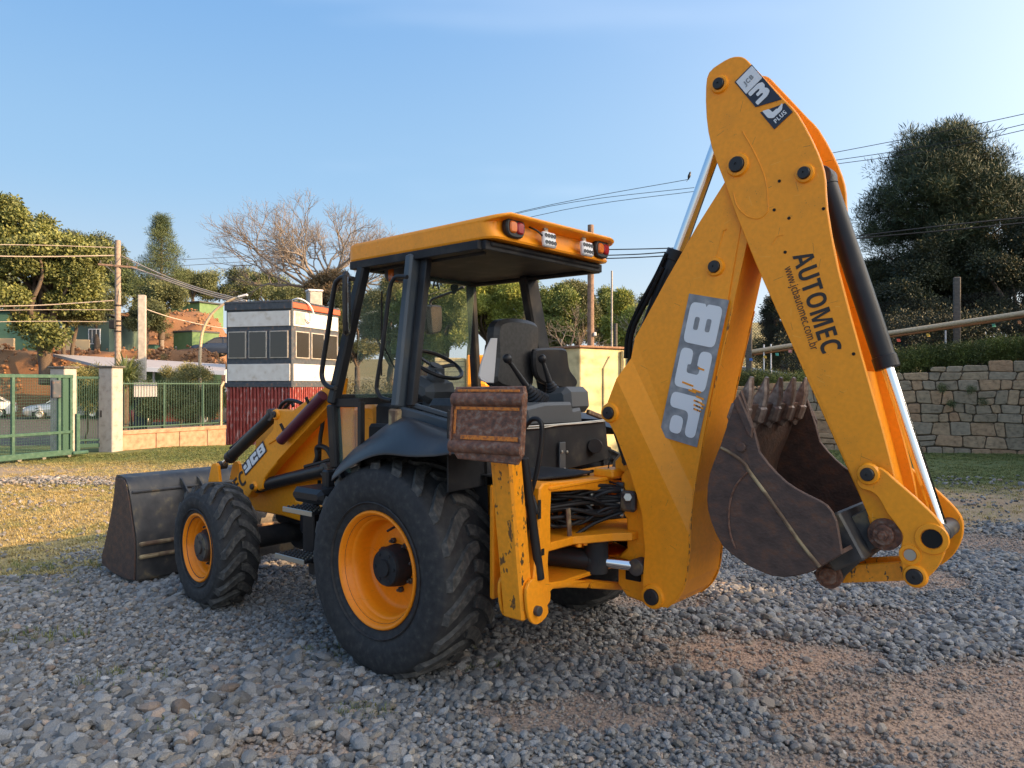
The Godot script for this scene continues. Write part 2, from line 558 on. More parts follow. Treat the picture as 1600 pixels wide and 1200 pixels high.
func ground_color(x: float, d: float, y: float) -> Color:
	var n1 := 0.5 + 0.5 * hn2.get_noise_2d(x * 7.0, d * 7.0)
	var n2 := 0.5 + 0.5 * hn.get_noise_2d(x * 25.0, d * 25.0)
	var n3 := 0.5 + 0.5 * hn2.get_noise_2d(x * 1.4 + 40.0, d * 1.4)
	var grit := Color(0.25, 0.23, 0.21).lerp(Color(0.33, 0.285, 0.24), n2)
	var red := Color(0.46, 0.29, 0.19).lerp(Color(0.55, 0.38, 0.27), n2)
	var c := grit.lerp(red, dirt_at(x, d))
	var dry := Color(0.34, 0.26, 0.11).lerp(Color(0.42, 0.32, 0.16), n2)
	dry = dry.lerp(Color(0.19, 0.20, 0.06), smoothstep(0.45, 0.75, n1))
	dry = dry.lerp(Color(0.36, 0.22, 0.13), smoothstep(0.62, 0.8, n3))
	var green := Color(0.075, 0.115, 0.03).lerp(Color(0.16, 0.18, 0.06), n2 * n1 * 1.6)
	var grass := dry
	if x > 0.0:
		grass = red.lerp(dry, 0.4).lerp(green, smoothstep(11.6, 14.2, d + 2.5 * (n1 - 0.5)))
	else:
		grass = dry.lerp(Color(0.34, 0.28, 0.21), smoothstep(13.0, 14.5, d) * (1.0 - smoothstep(16.5, 17.5, d)) * 0.8)
		grass = grass.lerp(green, smoothstep(15.6, 17.8, d + n1))
	c = c.lerp(grass, grass_at(x, d))
	if x < -6.0 and d > 24.0:
		c = Color(0.075, 0.073, 0.072).lerp(Color(0.11, 0.10, 0.09), n1)
		if d > 46.5:
			c = Color(0.27, 0.125, 0.055).lerp(Color(0.36, 0.195, 0.10), n2).lerp(Color(0.19, 0.085, 0.04), smoothstep(0.55, 0.72, n1)).lerp(Color(0.16, 0.14, 0.06), smoothstep(0.6, 0.8, n3) * 0.7)
			if d > 71.0: c = c.lerp(Color(0.16, 0.16, 0.06), 0.8)
	elif d > 26.0:
		c = Color(0.20, 0.16, 0.08).lerp(green, n1)
		if x / d > 0.2 and d > 60.0:
			var band := 0.5 + 0.5 * sin(y * 4.4 + hn.get_noise_2d(x * 0.4, d * 0.4) * 1.2)
			c = Color(0.36, 0.31, 0.13).lerp(Color(0.20, 0.19, 0.085), smoothstep(0.55, 0.9, band)).lerp(Color(0.42, 0.31, 0.16), smoothstep(0.6, 0.9, n1) * 0.5)
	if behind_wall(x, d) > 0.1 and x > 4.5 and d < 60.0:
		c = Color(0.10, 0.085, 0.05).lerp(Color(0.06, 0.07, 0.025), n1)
	return c

func axis(fine0: float, fine1: float, step: float, lo: float, hi: float, grow: float) -> PackedFloat32Array:
	var r := PackedFloat32Array()
	var v := fine0
	while v <= fine1 + 0.001:
		r.append(v)
		v += step
	var w := step
	v = fine1
	while v < hi:
		w *= grow
		v += w
		r.append(v)
	w = step
	v = fine0
	var front := PackedFloat32Array()
	while v > lo:
		w *= grow
		v -= w
		front.append(v)
	front.reverse()
	front.append_array(r)
	return front

func build_ground() -> void:
	hn = noise(0.22, 3, 31)
	hn2 = noise(0.12, 4, 32)
	var xs := axis(-13.0, 13.5, 0.2, -1600.0, 1600.0, 1.09)
	var ds := axis(3.0, 25.0, 0.2, -60.0, 60.0, 1.03)
	var last := ds[ds.size() - 1]
	var w := 1.0
	while last < 2200.0:
		w *= 1.03 if last < 240.0 else 1.4
		last += w
		ds.append(last)
	var s := nst()
	s.set_smooth_group(1)
	var vs := []
	for d in ds:
		var row := PackedVector3Array()
		for x in xs:
			row.append(Vector3(x, ground_y(x, d), -d))
		vs.append(row)
	var am := ArrayMesh.new()
	var a := []
	a.resize(Mesh.ARRAY_MAX)
	var pv := PackedVector3Array()
	var pn := PackedVector3Array()
	var pc := PackedColorArray()
	var ix := PackedInt32Array()
	var nx := xs.size()
	for j in ds.size():
		for i in nx:
			var v: Vector3 = vs[j][i]
			pv.append(v)
			var e: Vector3 = vs[j][mini(i + 1, nx - 1)] - vs[j][maxi(i - 1, 0)]
			var f: Vector3 = vs[mini(j + 1, ds.size() - 1)][i] - vs[maxi(j - 1, 0)][i]
			pn.append(e.cross(f).normalized())
			pc.append(ground_color(v.x, -v.z, v.y))
			if i < nx - 1 and j < ds.size() - 1:
				var k := j * nx + i
				ix.append_array(PackedInt32Array([k, k + nx, k + nx + 1, k, k + nx + 1, k + 1]))
	a[Mesh.ARRAY_VERTEX] = pv
	a[Mesh.ARRAY_NORMAL] = pn
	a[Mesh.ARRAY_COLOR] = pc
	a[Mesh.ARRAY_INDEX] = ix
	am.add_surface_from_arrays(Mesh.PRIMITIVE_TRIANGLES, a)
	var m := tmat(ntex(0.05, [[0.0, Color(0.62, 0.62, 0.62)], [0.5, Color(0.92, 0.92, 0.92)], [1.0, Color(1, 1, 1)]], 512, 6, 40), 0.9, 0.95, ntex_n(0.09, 5.0, 512, 5, 41), 0.8, 0.0, true)
	m.vertex_color_use_as_albedo = true
	M.ground = m
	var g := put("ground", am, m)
	g.set_meta("kind", "structure")
	tag(g, "gravel yard with bare earth and grass rising to banks and a field", "ground")

# a knobbly stone
func stone_mesh(sd: int, flatten: float) -> ArrayMesh:
	var sp := SphereMesh.new()
	sp.radius = 1.0
	sp.height = 2.0
	sp.radial_segments = 9
	sp.rings = 5
	var arr := sp.get_mesh_arrays()
	var v: PackedVector3Array = arr[Mesh.ARRAY_VERTEX]
	var n := noise(0.9, 2, sd)
	# a few flat faces cut off it
	var cuts := []
	var r := RandomNumberGenerator.new()
	r.seed = sd * 13 + 5
	for k in 9:
		cuts.append([Vector3(r.randf_range(-1, 1), r.randf_range(-1, 1), r.randf_range(-1, 1)).normalized(), r.randf_range(0.62, 0.88)])
	for i in v.size():
		var p := v[i] * (1.0 + 0.22 * n.get_noise_3dv(v[i] * 1.1))
		for c in cuts:
			var over: float = p.dot(c[0]) - c[1]
			if over > 0.0:
				p -= c[0] * over
		v[i] = Vector3(p.x * 1.15, p.y * flatten, p.z * 0.92)
	var st := SurfaceTool.new()
	st.begin(Mesh.PRIMITIVE_TRIANGLES)
	st.set_smooth_group(-1)
	var ix: PackedInt32Array = arr[Mesh.ARRAY_INDEX]
	for i in ix:
		st.add_vertex(v[i])
	st.generate_normals()
	st.index()
	return st.commit()

func scatter(called: String, mesh: Mesh, m: Material, where: Array, tint: PackedColorArray, parent: Node) -> MultiMeshInstance3D:
	var mm := MultiMesh.new()
	mm.transform_format = MultiMesh.TRANSFORM_3D
	mm.use_colors = true
	mm.mesh = mesh
	mm.instance_count = where.size()
	for i in where.size():
		mm.set_instance_transform(i, where[i])
		mm.set_instance_color(i, tint[i])
	var o := MultiMeshInstance3D.new()
	o.name = uname(called, parent)
	o.multimesh = mm
	o.material_override = m
	o.set_meta("kind", "stuff")
	parent.add_child(o, true)
	return o

func stone_tint() -> Color:
	var u := rng.randf()
	var b := rf(0.42, 1.15)
	var c := Color(0.275, 0.277, 0.278)
	if u > 0.62: c = Color(0.335, 0.328, 0.318)
	if u > 0.80: c = Color(0.37, 0.33, 0.28)
	if u > 0.92: c = Color(0.40, 0.31, 0.25)
	if u > 0.975: c = Color(0.52, 0.50, 0.475)
	return Color(c.r * b, c.g * b, c.b * b)

func build_gravel() -> void:
	rng.seed = 501
	var root := Node3D.new()
	root.name = "gravel"
	add_child(root, true)
	tag(root, "loose grey crushed stones covering the yard around the machine", "gravel", "", "stuff")
	var m := tmat(ntex(0.05, [[0.0, Color(0.72, 0.72, 0.72)], [0.6, Color(0.95, 0.95, 0.95)], [1.0, Color(1, 1, 1)]], 256, 5, 50), 9.0, 0.85, null, 0.5, 0.0, true)
	m.vertex_color_use_as_albedo = true
	var sets := [[], [], [], [], []]
	var tints := [PackedColorArray(), PackedColorArray(), PackedColorArray(), PackedColorArray(), PackedColorArray()]
	var tries := 385000
	for k in tries:
		# evenly over the visible wedge, fewer and no smaller than seen farther off
		var d := sqrt(lerpf(9.0, 200.0, rng.randf()))
		if d > 8.0 and rng.randf() > 0.8: continue
		var x := rf(-0.82, 1.02) * d
		var g := grass_at(x, d)
		var e := dirt_at(x, d)
		var keep := 1.0 - 0.90 * e
		if g > 0.05: keep *= 0.02 + 0.98 * pow(1.0 - g, 1.6)
		if d > 13.0 and d < 14.2 and x < -3.0: keep = 0.25
		if rng.randf() > keep: continue
		var coarse := smoothstep(-0.25, 0.35, hn2.get_noise_2d(x * 4.0 + 9.0, d * 4.0))
		var r := rf(0.009, 0.019) * (1.0 + 0.6 * coarse)
		if rng.randf() < 0.10: r *= 1.55
		if rng.randf() < 0.006: r *= 1.5
		if e > 0.35: r *= 0.6
		if x < -0.3 and d < 5.0: r *= 1.12
		var y := ground_y(x, d) + r * rf(0.05, 0.85) + 0.026 * coarse * rng.randf() * (1.0 - e)
		var b := Basis(Vector3.UP, rf(0, TAU)) * Basis(Vector3(1, 0, 0), rf(-0.6, 0.6)) * Basis(Vector3(0, 0, 1), rf(-0.6, 0.6))
		var i := rng.randi() % 5
		sets[i].append(Transform3D(b.scaled_local(Vector3(r * rf(0.85, 1.25), r * rf(0.8, 1.1), r * rf(0.85, 1.2))), Vector3(x, y, -d)))
		var c := stone_tint()
		if e > 0.3: c = c.lerp(Color(0.42, 0.32, 0.24), 0.4)
		tints[i].append(c)
	# fine grit, most of it on the bare patches
	for k in 110000:
		var d := sqrt(lerpf(9.0, 75.0, rng.randf()))
		var x := rf(-0.76, 0.95) * d
		var e := dirt_at(x, d)
		if grass_at(x, d) > 0.4: continue
		if rng.randf() > 0.25 + 0.75 * e: continue
		var r := rf(0.003, 0.009) * (1.7 if rng.randf() < 0.08 else 1.0)
		var i := rng.randi() % 5
		sets[i].append(Transform3D(Basis.from_euler(Vector3(rf(0, 3), rf(0, 6), 0)).scaled(Vector3.ONE * r), Vector3(x, ground_y(x, d) + r * 0.3, -d)))
		tints[i].append(stone_tint().lerp(Color(0.50, 0.34, 0.24), 0.25 + 0.6 * e))
	for i in 5:
		scatter("crushed_stone", stone_mesh(60 + i, [0.75, 0.6, 0.85, 0.7, 0.65][i]), m, sets[i], tints[i], root)
	# a few weeds in the stones
	var blade := tuft_mesh(9, 0.09, 71)
	var gm := mat(Color.WHITE, 0.8)
	gm.vertex_color_use_as_albedo = true
	gm.backlight_enabled = true
	gm.backlight = Color(0.3, 0.35, 0.1)
	var w := []
	var c := PackedColorArray()
	for q in [[-0.95, 4.6, 0.25], [-1.1, 4.75, 0.2], [-0.3, 4.62, 0.25], [-0.75, 3.9, 0.12], [-1.65, 3.7, 0.12], [-4.4, 6.9, 0.4], [-3.9, 6.3, 0.35], [-4.3, 6.1, 0.3], [-3.2, 5.1, 0.25], [-3.6, 7.3, 0.4], [-2.2, 4.3, 0.2]]:
		for k in 34:
			var a := rf(0, TAU)
			var r: float = q[2] * sqrt(rng.randf()) * 1.4
			var x: float = q[0] + cos(a) * r
			var d: float = q[1] + sin(a) * r * 0.6
			w.append(Transform3D(Basis(Vector3.UP, rf(0, TAU)).scaled(Vector3.ONE * rf(0.4, 0.9)), Vector3(x, ground_y(x, d) + 0.01, -d)))
			c.append(Color(0.10, 0.14, 0.035).lerp(Color(0.22, 0.19, 0.08), rng.randf() * 0.6))
	tag(scatter("weeds", blade, gm, w, c, self), "thin green weeds coming up between the stones in the foreground", "weeds")
	# dry grass on the left, greener farther back and on the right
	w = []
	c = PackedColorArray()
	for k in 105000:
		var d := sqrt(lerpf(42.0, 480.0, rng.randf()))
		var x := rf(-0.76, 0.9) * d
		if x > -1.5 and x < 2.0: continue
		var g := grass_at(x, d)
		if rng.randf() > g * 0.9: continue
		if behind_wall(x, d) > -0.05 and x > 4.5: continue
		if x < -9.5 and d > 18.8: continue
		var n3 := 0.5 + 0.5 * hn2.get_noise_2d(x * 1.4 + 40.0, d * 1.4)
		var n1 := 0.5 + 0.5 * hn2.get_noise_2d(x * 7.0, d * 7.0)
		if n3 > 0.66 and rng.randf() < 0.7: continue
		if x > 0.0 and d < 12.5 and rng.randf() < 0.8: continue
		var col := Color(0.40, 0.31, 0.12).lerp(Color(0.22, 0.23, 0.07), smoothstep(0.4, 0.75, n1) * rng.randf())
		var gr := smoothstep(15.6, 17.6, d) if x < 0.0 else smoothstep(11.5, 13.5, d)
		if x < 0.0 and d > 13.0 and d < 16.0 and rng.randf() < 0.5: continue
		col = col.lerp(Color(0.085, 0.13, 0.03), gr * rf(0.6, 1.0))
		w.append(Transform3D(Basis(Vector3.UP, rf(0, TAU)).scaled(Vector3(1.3, rf(0.3, 0.8), 1.3)), Vector3(x, ground_y(x, d) - 0.005, -d)))
		c.append(col * rf(0.8, 1.15))
	tag(scatter("grass", tuft_mesh(8, 0.075, 72), gm, w, c, self), "short dry and green grass of the yard beyond the gravel", "grass")

func tuft_mesh(n: int, h: float, sd: int) -> ArrayMesh:
	var r := RandomNumberGenerator.new()
	r.seed = sd
	var s := nst()
	for k in n:
		var a := r.randf_range(0, TAU)
		var d := Vector3(cos(a), 0, sin(a))
		var sd2 := Vector3(-d.z, 0, d.x) * 0.0035
		var b := d * r.randf_range(0.0, 0.05)
		var l := h * r.randf_range(0.5, 1.2)
		var m := b + d * l * 0.25 + Vector3(0, l * 0.65, 0)
		var t := b + d * l * 0.7 + Vector3(0, l * r.randf_range(0.7, 1.0), 0)
		quad(s, b - sd2, m - sd2 * 0.7, m + sd2 * 0.7, b + sd2)
		tri(s, m - sd2 * 0.7, t, m + sd2 * 0.7)
	s.generate_normals()
	return s.commit()

# ---------------------------------------------------------------- plants
func leaf_mesh(n: int, size: float, aspect: float, sd: int, up := 0.0) -> ArrayMesh:
	var r := RandomNumberGenerator.new()
	r.seed = sd
	var s := nst()
	for k in n:
		var c := Vector3(r.randf_range(-1, 1), r.randf_range(-1, 1), r.randf_range(-1, 1))
		if c.length() > 1.0: c = c.normalized() * r.randf_range(0.4, 1.0)
		var ax := (c.normalized() * 0.7 + Vector3(r.randf_range(-1, 1), r.randf_range(-0.6, 1) + up, r.randf_range(-1, 1)) * 0.8).normalized()
		var sd2 := ax.cross(Vector3(r.randf_range(-1, 1), r.randf_range(-1, 1), r.randf_range(-1, 1))).normalized()
		var l := size * r.randf_range(0.7, 1.3)
		var w := l * aspect
		var nn := ax.cross(sd2)
		var tip := c + ax * l - nn * l * 0.15
		var mid := c + ax * l * 0.5 + nn * l * 0.06
		tri(s, c, mid + sd2 * w * 0.5, mid - sd2 * w * 0.5)
		tri(s, mid - sd2 * w * 0.5, mid + sd2 * w * 0.5, tip)
	s.generate_normals()
	return s.commit()

var leaf_kinds := {}

func leaf_kind(k: String) -> Array:
	if leaf_kinds.has(k): return leaf_kinds[k]
	var mesh: ArrayMesh
	match k:
		"broad": mesh = leaf_mesh(26, 0.55, 0.62, 81)
		"fine": mesh = leaf_mesh(44, 0.36, 0.42, 82)
		"needle": mesh = leaf_mesh(60, 0.55, 0.10, 83, 0.5)
		"feather": mesh = leaf_mesh(46, 0.5, 0.2, 84, -0.2)
	var m := mat(Color.WHITE, 0.62)
	m.vertex_color_use_as_albedo = true
	m.backlight_enabled = true
	m.backlight = Color(0.32, 0.36, 0.12) if k != "needle" else Color(0.12, 0.16, 0.06)
	leaf_kinds[k] = [mesh, m]
	return leaf_kinds[k]

# leaves laid in clumps through the blobs, each blob [centre, radii]
func crown(parent: Node3D, blobs: Array, count: int, size: float, kind: String, a: Color, b: Color, called := "crown") -> void:
	var w := []
	var t := PackedColorArray()
	var total := 0.0
	for q in blobs: total += pow(q[1].x * q[1].y * q[1].z, 0.667)
	for q in blobs:
		var rad: Vector3 = q[1]
		var k := int(count * pow(rad.x * rad.y * rad.z, 0.667) / total)
		var tone := rng.randf()
		for i in k:
			var v := Vector3(rng.randfn(), rng.randfn(), rng.randfn()).normalized() * pow(rng.randf(), 0.42)
			if v.y < -0.55 and rng.randf() < 0.6: v.y = -v.y * 0.5
			var s := size * rf(0.65, 1.35)
			var bs := Basis.from_euler(Vector3(rf(-0.5, 0.5), rf(0, TAU), rf(-0.5, 0.5))).scaled(Vector3.ONE * s)
			w.append(Transform3D(bs, q[0] + v * rad))
			t.append(a.lerp(b, clampf(tone * 0.6 + rf(-0.2, 0.6), 0, 1)) * rf(0.75, 1.2))
	var lk := leaf_kind(kind)
	scatter(called, lk[0], lk[1], w, t, parent)

# small clumps over the outside of an ellipsoid, so that the outline is uneven and gaps show
func clumped(c: Vector3, r: Vector3, n: int, f0: float, f1: float, low := -0.5) -> Array:
	var out := []
	for k in n:
		var v := Vector3.ZERO
		for i in 20:
			v = Vector3(rng.randfn(), rng.randfn(), rng.randfn()).normalized()
			if v.y > low: break
		var f := rf(f0, f1)
		var m := minf(r.x, r.y)
		out.append([c + v * r * rf(0.55, 0.92), Vector3(m * f * rf(0.9, 1.4), m * f * rf(0.6, 0.9), m * f * rf(0.9, 1.4))])
	return out

func limb(s: SurfaceTool, a: Vector3, b: Vector3, r0: float, r1: float, bend := 0.12, seg := 6) -> void:
	var l := (b - a).length()
	var m := a.lerp(b, 0.4) + Vector3(rf(-1, 1), rf(-0.6, 1), rf(-1, 1)) * l * bend
	var n := a.lerp(b, 0.75) + Vector3(rf(-1, 1), rf(-0.6, 1), rf(-1, 1)) * l * bend * 0.6
	tube(s, smooth_path(PackedVector3Array([a, m, n, b]), 3), r0, seg, r1)

func bark(c: Color) -> StandardMaterial3D:
	return tmat(ntex(0.03, [[0.0, Color(c.r * 0.45, c.g * 0.45, c.b * 0.45).linear_to_srgb()], [1.0, c.linear_to_srgb()]], 256, 5, 90), 1.3, 0.9)

func leafy_tree(called: String, label: String, foot: Vector3, blobs: Array, trunk_r: float, count: int, size: float, kind: String, a: Color, b: Color, group := "", limbs := 14, cat := "tree") -> Node3D:
	var o := thing(called, label, cat, foot, 0.0, group)
	var s := nst()
	var c := Vector3.ZERO
	var lo := 1e9
	for q in blobs:
		c += q[0] - foot
		lo = minf(lo, q[0].y - q[1].y - foot.y)
	c /= blobs.size()
	var fork := Vector3(c.x * 0.45, maxf(lo * 0.85, 0.3 * c.y), c.z * 0.45)
	limb(s, Vector3(0, -0.4, 0), fork, trunk_r, trunk_r * 0.8, 0.05, 9)
	for k in mini(limbs, blobs.size()):
		var q: Vector3 = blobs[(k * 7) % blobs.size()][0] - foot
		limb(s, fork + Vector3(0, rf(-0.1, 0.4), 0), q, trunk_r * 0.5, trunk_r * 0.10, 0.12, 5)
	obj("trunk", s, M.bark, o)
	var moved := []
	for q in blobs: moved.append([q[0] - foot, q[1]])
	crown(o, moved, count, size, kind, a, b)
	return o

func twigs(s: SurfaceTool, p: Vector3, d: Vector3, l: float, r: float, depth: int, spread: float, flat_: float, kids := 3) -> void:
	var m := p + d * l * 0.5 + Vector3(rf(-1, 1), rf(-1, 1), rf(-1, 1)) * l * 0.09
	var e := p + d * l + Vector3(rf(-1, 1), rf(-1, 1), rf(-1, 1)) * l * 0.10
	tube(s, PackedVector3Array([p, m, e]), r, 5 if depth > 2 else 3, r * 0.66)
	if depth == 0: return
	for k in kids:
		var v := Vector3(rf(-1, 1), rf(-1, 1), rf(-1, 1))
		var nd := (d + v * spread)
		nd.y = nd.y * flat_ + 0.10
		nd = nd.normalized()
		var from := e if k < 2 else p.lerp(e, rf(0.45, 0.95))
		twigs(s, from, nd, l * rf(0.62, 0.86), r * 0.62, depth - 1, spread, flat_, kids)

func pxs(px: float, d: float) -> float:
	return px * d / 1183.0

func build_trees() -> void:
	rng.seed = 900
	var g0 := Color(0.075, 0.095, 0.028)
	var g1 := Color(0.16, 0.17, 0.045)
	# ---- left of the yard
	var bl := clumped(Vector3(-28.969, 7.961, -46), Vector3(3.7, 4.3, 3.4), 46, 0.16, 0.32)
	bl += clumped(Vector3(-30.33, 10.683, -46), Vector3(2.2, 2.2, 2.2), 14, 0.25, 0.4)
	bl += [[Vector3(-27.578, 4.593, -45), Vector3(1.1, 1.0, 0.9)], [Vector3(-28.91, 5.354, -45), Vector3(0.9, 0.6, 0.8)], [Vector3(-30.33, 12.239, -46), Vector3(0.6, 0.7, 0.6)], [Vector3(-28.385, 11.461, -46), Vector3(0.6, 0.5, 0.6)]]
	leafy_tree("broadleaf_tree", "large sunlit broadleaf tree leaning out of the orange bank above the gate", Vector3(-28.308, 2.129, -46), bl, 0.42, 4200, 0.32, "broad", g0, Color(0.21, 0.225, 0.06))
	bl = clumped(Vector3(-42.16, 14.103, -75), Vector3(4.3, 2.6, 3.5), 26, 0.2, 0.42)
	bl += clumped(Vector3(-40.258, 11.884, -75), Vector3(2.6, 2.6, 2.5), 12, 0.25, 0.4)
	leafy_tree("dark_tree", "dark spreading tree behind the wooden utility pole", Vector3(-41.97, 8.08, -75), bl, 0.4, 1500, 0.55, "fine", Color(0.035, 0.052, 0.022), Color(0.085, 0.10, 0.04))
	# tall pine in tiers
	var pt := thing("pine_tree", "tall narrow pine with open tiers standing above the orange bank", "tree", Vector3(-28.72, 4.256, -62))
	var s := nst()
	limb(s, Vector3(0, -1, 0), Vector3(0, 10.9, 0), 0.24, 0.05, 0.004, 8)
	var pb := []
	for k in 13:
		var h := lerpf(4.4, 10.7, k / 12.0) + rf(-0.15, 0.15)
		for i in 6:
			var a := TAU * i / 6.0 + k * 1.9 + rf(-0.4, 0.4)
			var l := lerpf(2.5, 0.3, pow(clampf((h - 4.4) / 6.3, 0.0, 1.0), 0.8)) * rf(0.45, 1.1)
			var e := Vector3(cos(a) * l, h + l * 0.30, sin(a) * l)
			limb(s, Vector3(0, h - 0.15, 0), e, 0.05, 0.015, 0.05, 4)
			pb.append([e, Vector3(0.42, 0.26, 0.42) * rf(0.7, 1.25)])
	obj("trunk", s, M.bark_pale, pt)
	crown(pt, pb, 560, 0.40, "needle", Color(0.04, 0.07, 0.03), Color(0.11, 0.14, 0.045))
	# trees along the skyline on the left
	for q in [[228, 500, 57, 22, 26, "small green tree in front of the orange bank, right of the teal house"], [30, 470, 60, 60, 40, "dense green tree behind the leaning tree"], [150, 480, 56, 30, 34, "dusty green tree between the leaning tree and the utility pole"], [210, 452, 70, 34, 22, "round green tree beside the wooden utility pole"], [252, 470, 60, 38, 24, "low leafy bush around the foot of the tall pine"], [300, 447, 95, 30, 22, "dark tree on the skyline right of the tall pine"], [360, 450, 100, 44, 27, "broad grey green tree on the skyline behind the guard booth"], [415, 458, 98, 36, 24, "brownish thin tree on the skyline above the booth roof"], [455, 470, 90, 26, 18, "low dark bush on the skyline left of the bare tree"]]:
		var c := Vector3(pxs(q[0] - 800, q[2]), 1.74 - pxs(q[1] - 600, q[2]), -q[2])
		var r := Vector3(pxs(q[3], q[2]), pxs(q[4], q[2]), pxs(q[3], q[2]) * 0.8)
		leafy_tree("skyline_tree", q[5], Vector3(c.x, c.y - r.y * 2.2, c.z), clumped(c, r * 1.15, 22, 0.2, 0.42), 0.25, 620, q[2] * 0.0068, "fine", Color(0.06, 0.075, 0.03), Color(0.17, 0.19, 0.075) if q[0] != 210 else Color(0.12, 0.17, 0.05), "trees on the skyline at the left", 8)
	# two slim trees in front of the bank
	for q in [[100, 545, 48, "slim forked tree before the beige wall, left of the pair"], [112, 545, 48.5, "slim leaning tree before the beige wall, right of the pair"]]:
		var foot := Vector3(pxs(q[0] - 800, q[2]), 1.74 - pxs(552 - 600, q[2]), -q[2])
		var top := foot + Vector3(0.5 if q[0] > 105 else -0.1, 2.4, 0)
		leafy_tree("slim_tree", q[3], foot, clumped(top, Vector3(0.9, 0.8, 0.8), 9, 0.4, 0.6), 0.13, 380, 0.26, "fine", Color(0.07, 0.085, 0.025), Color(0.20, 0.18, 0.06), "", 4)
	# big bare tree
	var bt := thing("bare_tree", "large leafless tree with a wide fan of branches behind the guard booth", "tree", Vector3(-12.553, 5.121, -50))
	s = nst()
	limb(s, Vector3(0, -1, 0), Vector3(-0.1, 3.0, 0), 0.46, 0.34, 0.03, 9)
	for q in [[-1.0, 0.50, 0.1, 2.0], [-0.75, 0.8, -0.3, 1.75], [-0.3, 1.0, 0.3, 1.5], [0.15, 1.0, -0.3, 1.45], [0.6, 0.85, 0.2, 1.7], [1.0, 0.55, -0.2, 2.0], [-1.1, 0.22, -0.1, 2.0], [1.1, 0.28, 0.3, 1.9], [0.1, 0.7, -0.9, 1.6], [-0.1, 0.7, 0.9, 1.6]]:
		twigs(s, Vector3(rf(-0.15, 0.15), rf(2.2, 3.0), rf(-0.15, 0.15)), Vector3(q[0], q[1], q[2]).normalized(), float(q[3]) * rf(1.05, 1.25), 0.125, 6, 0.68, 0.98, 3)
	obj("branches", s, M.bark_pale, bt)
	# creeper on its trunk
	leafy_tree("creeper_thicket", "brown creeper thicket wrapped round the foot of the bare tree", Vector3(-11.686, 4.174, -48), clumped(Vector3(-11.564, 7.623, -48), Vector3(1.3, 2.0, 1.0), 16, 0.3, 0.5, -1.0), 0.1, 700, 0.28, "feather", Color(0.05, 0.045, 0.025), Color(0.20, 0.14, 0.075), "", 8, "thicket")
	# ---- behind the machine
	var mids := [[560, 505, 47, 46, 70, 0, "grey green tree behind the front cab post"], [612, 500, 43, 44, 70, 0, "pale dry tree seen through the windscreen, left of the row"], [655, 505, 41, 40, 66, 1, "leafy tree behind the cab posts"], [700, 500, 38, 42, 58, 1, "green tree behind the steering wheel"], [762, 478, 40, 46, 50, 2, "bright yellow green tree behind the seat, left one"], [815, 482, 39, 40, 56, 2, "bright yellow green tree behind the seat, right one"], [868, 500, 37, 36, 56, 1, "scrubby tree left of the tall wooden pole"], [905, 490, 42, 34, 50, 0, "dull green tree behind the tall wooden pole"], [952, 492, 44, 30, 50, 1, "green tree behind the thin steel pole"], [985, 505, 36, 32, 56, 2, "bright bamboo clump left of the yellow boom"], [1020, 500, 48, 36, 44, 0, "grey green tree behind the boom hoses"], [1066, 506, 45, 34, 50, 1, "green tree mostly hidden behind the boom"], [735, 465, 54, 60, 44, 0, "dark tree farthest back behind the cab"]]
	for q in mids:
		var c := Vector3(pxs(q[0] - 800, q[2]), 1.74 - pxs(q[1] - 600, q[2]), -q[2])
		var r := Vector3(pxs(q[3], q[2]), pxs(q[4], q[2]), pxs(q[3], q[2]))
		var ca: Color = [Color(0.075, 0.085, 0.03), Color(0.075, 0.10, 0.025), Color(0.13, 0.16, 0.028)][q[5]]
		var cb: Color = [Color(0.19, 0.19, 0.07), Color(0.23, 0.27, 0.06), Color(0.40, 0.43, 0.075)][q[5]]
		leafy_tree("row_tree", q[6], Vector3(c.x, -0.1, c.z), clumped(c, r, 30, 0.16, 0.34, -0.9), 0.2, 1900, 0.30, "feather" if q[5] == 2 else "fine", ca, cb, "trees in the row behind the cab", 12)
	# undergrowth below them
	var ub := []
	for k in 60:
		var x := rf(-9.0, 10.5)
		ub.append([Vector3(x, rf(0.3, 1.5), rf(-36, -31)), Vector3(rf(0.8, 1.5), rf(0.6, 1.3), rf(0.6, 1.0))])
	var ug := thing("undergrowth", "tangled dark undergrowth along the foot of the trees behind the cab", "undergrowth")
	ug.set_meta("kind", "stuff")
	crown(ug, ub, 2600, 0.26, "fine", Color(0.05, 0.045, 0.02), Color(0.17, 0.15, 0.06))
	# thin leafless trees right of the cab
	for q in [[880, 545, 30, "thin leafless tree standing left of the tall wooden pole"], [1000, 560, 33, "thin leafless sapling beside the boom, behind the hoses"]]:
		var o := thing("leafless_sapling", q[3], "tree", Vector3(pxs(q[0] - 800, q[2]), 0, -q[2]))
		s = nst()
		tube(s, PackedVector3Array([Vector3.ZERO, Vector3(0.05, 1.5, 0), Vector3(0, 3.0, 0)]), 0.06, 6, 0.04)
		for k in 6:
			twigs(s, Vector3(0, rf(1.8, 3.0), 0), Vector3(rf(-1, 1), rf(0.5, 1.2), rf(-0.6, 0.6)).normalized(), rf(0.7, 1.0), 0.03, 4, 0.7, 0.9, 3)
		obj("branches", s, M.bark_pale, o)
	# ---- right
	var cf := thing("conifer", "tall dark conifer with a domed open crown and visible limbs", "tree", Vector3(17.041, 1.74, -30))
	s = nst()
	limb(s, Vector3(0, 0, 0), Vector3(0.1, 9.6, 0), 0.34, 0.08, 0.01, 9)
	var cb2 := []
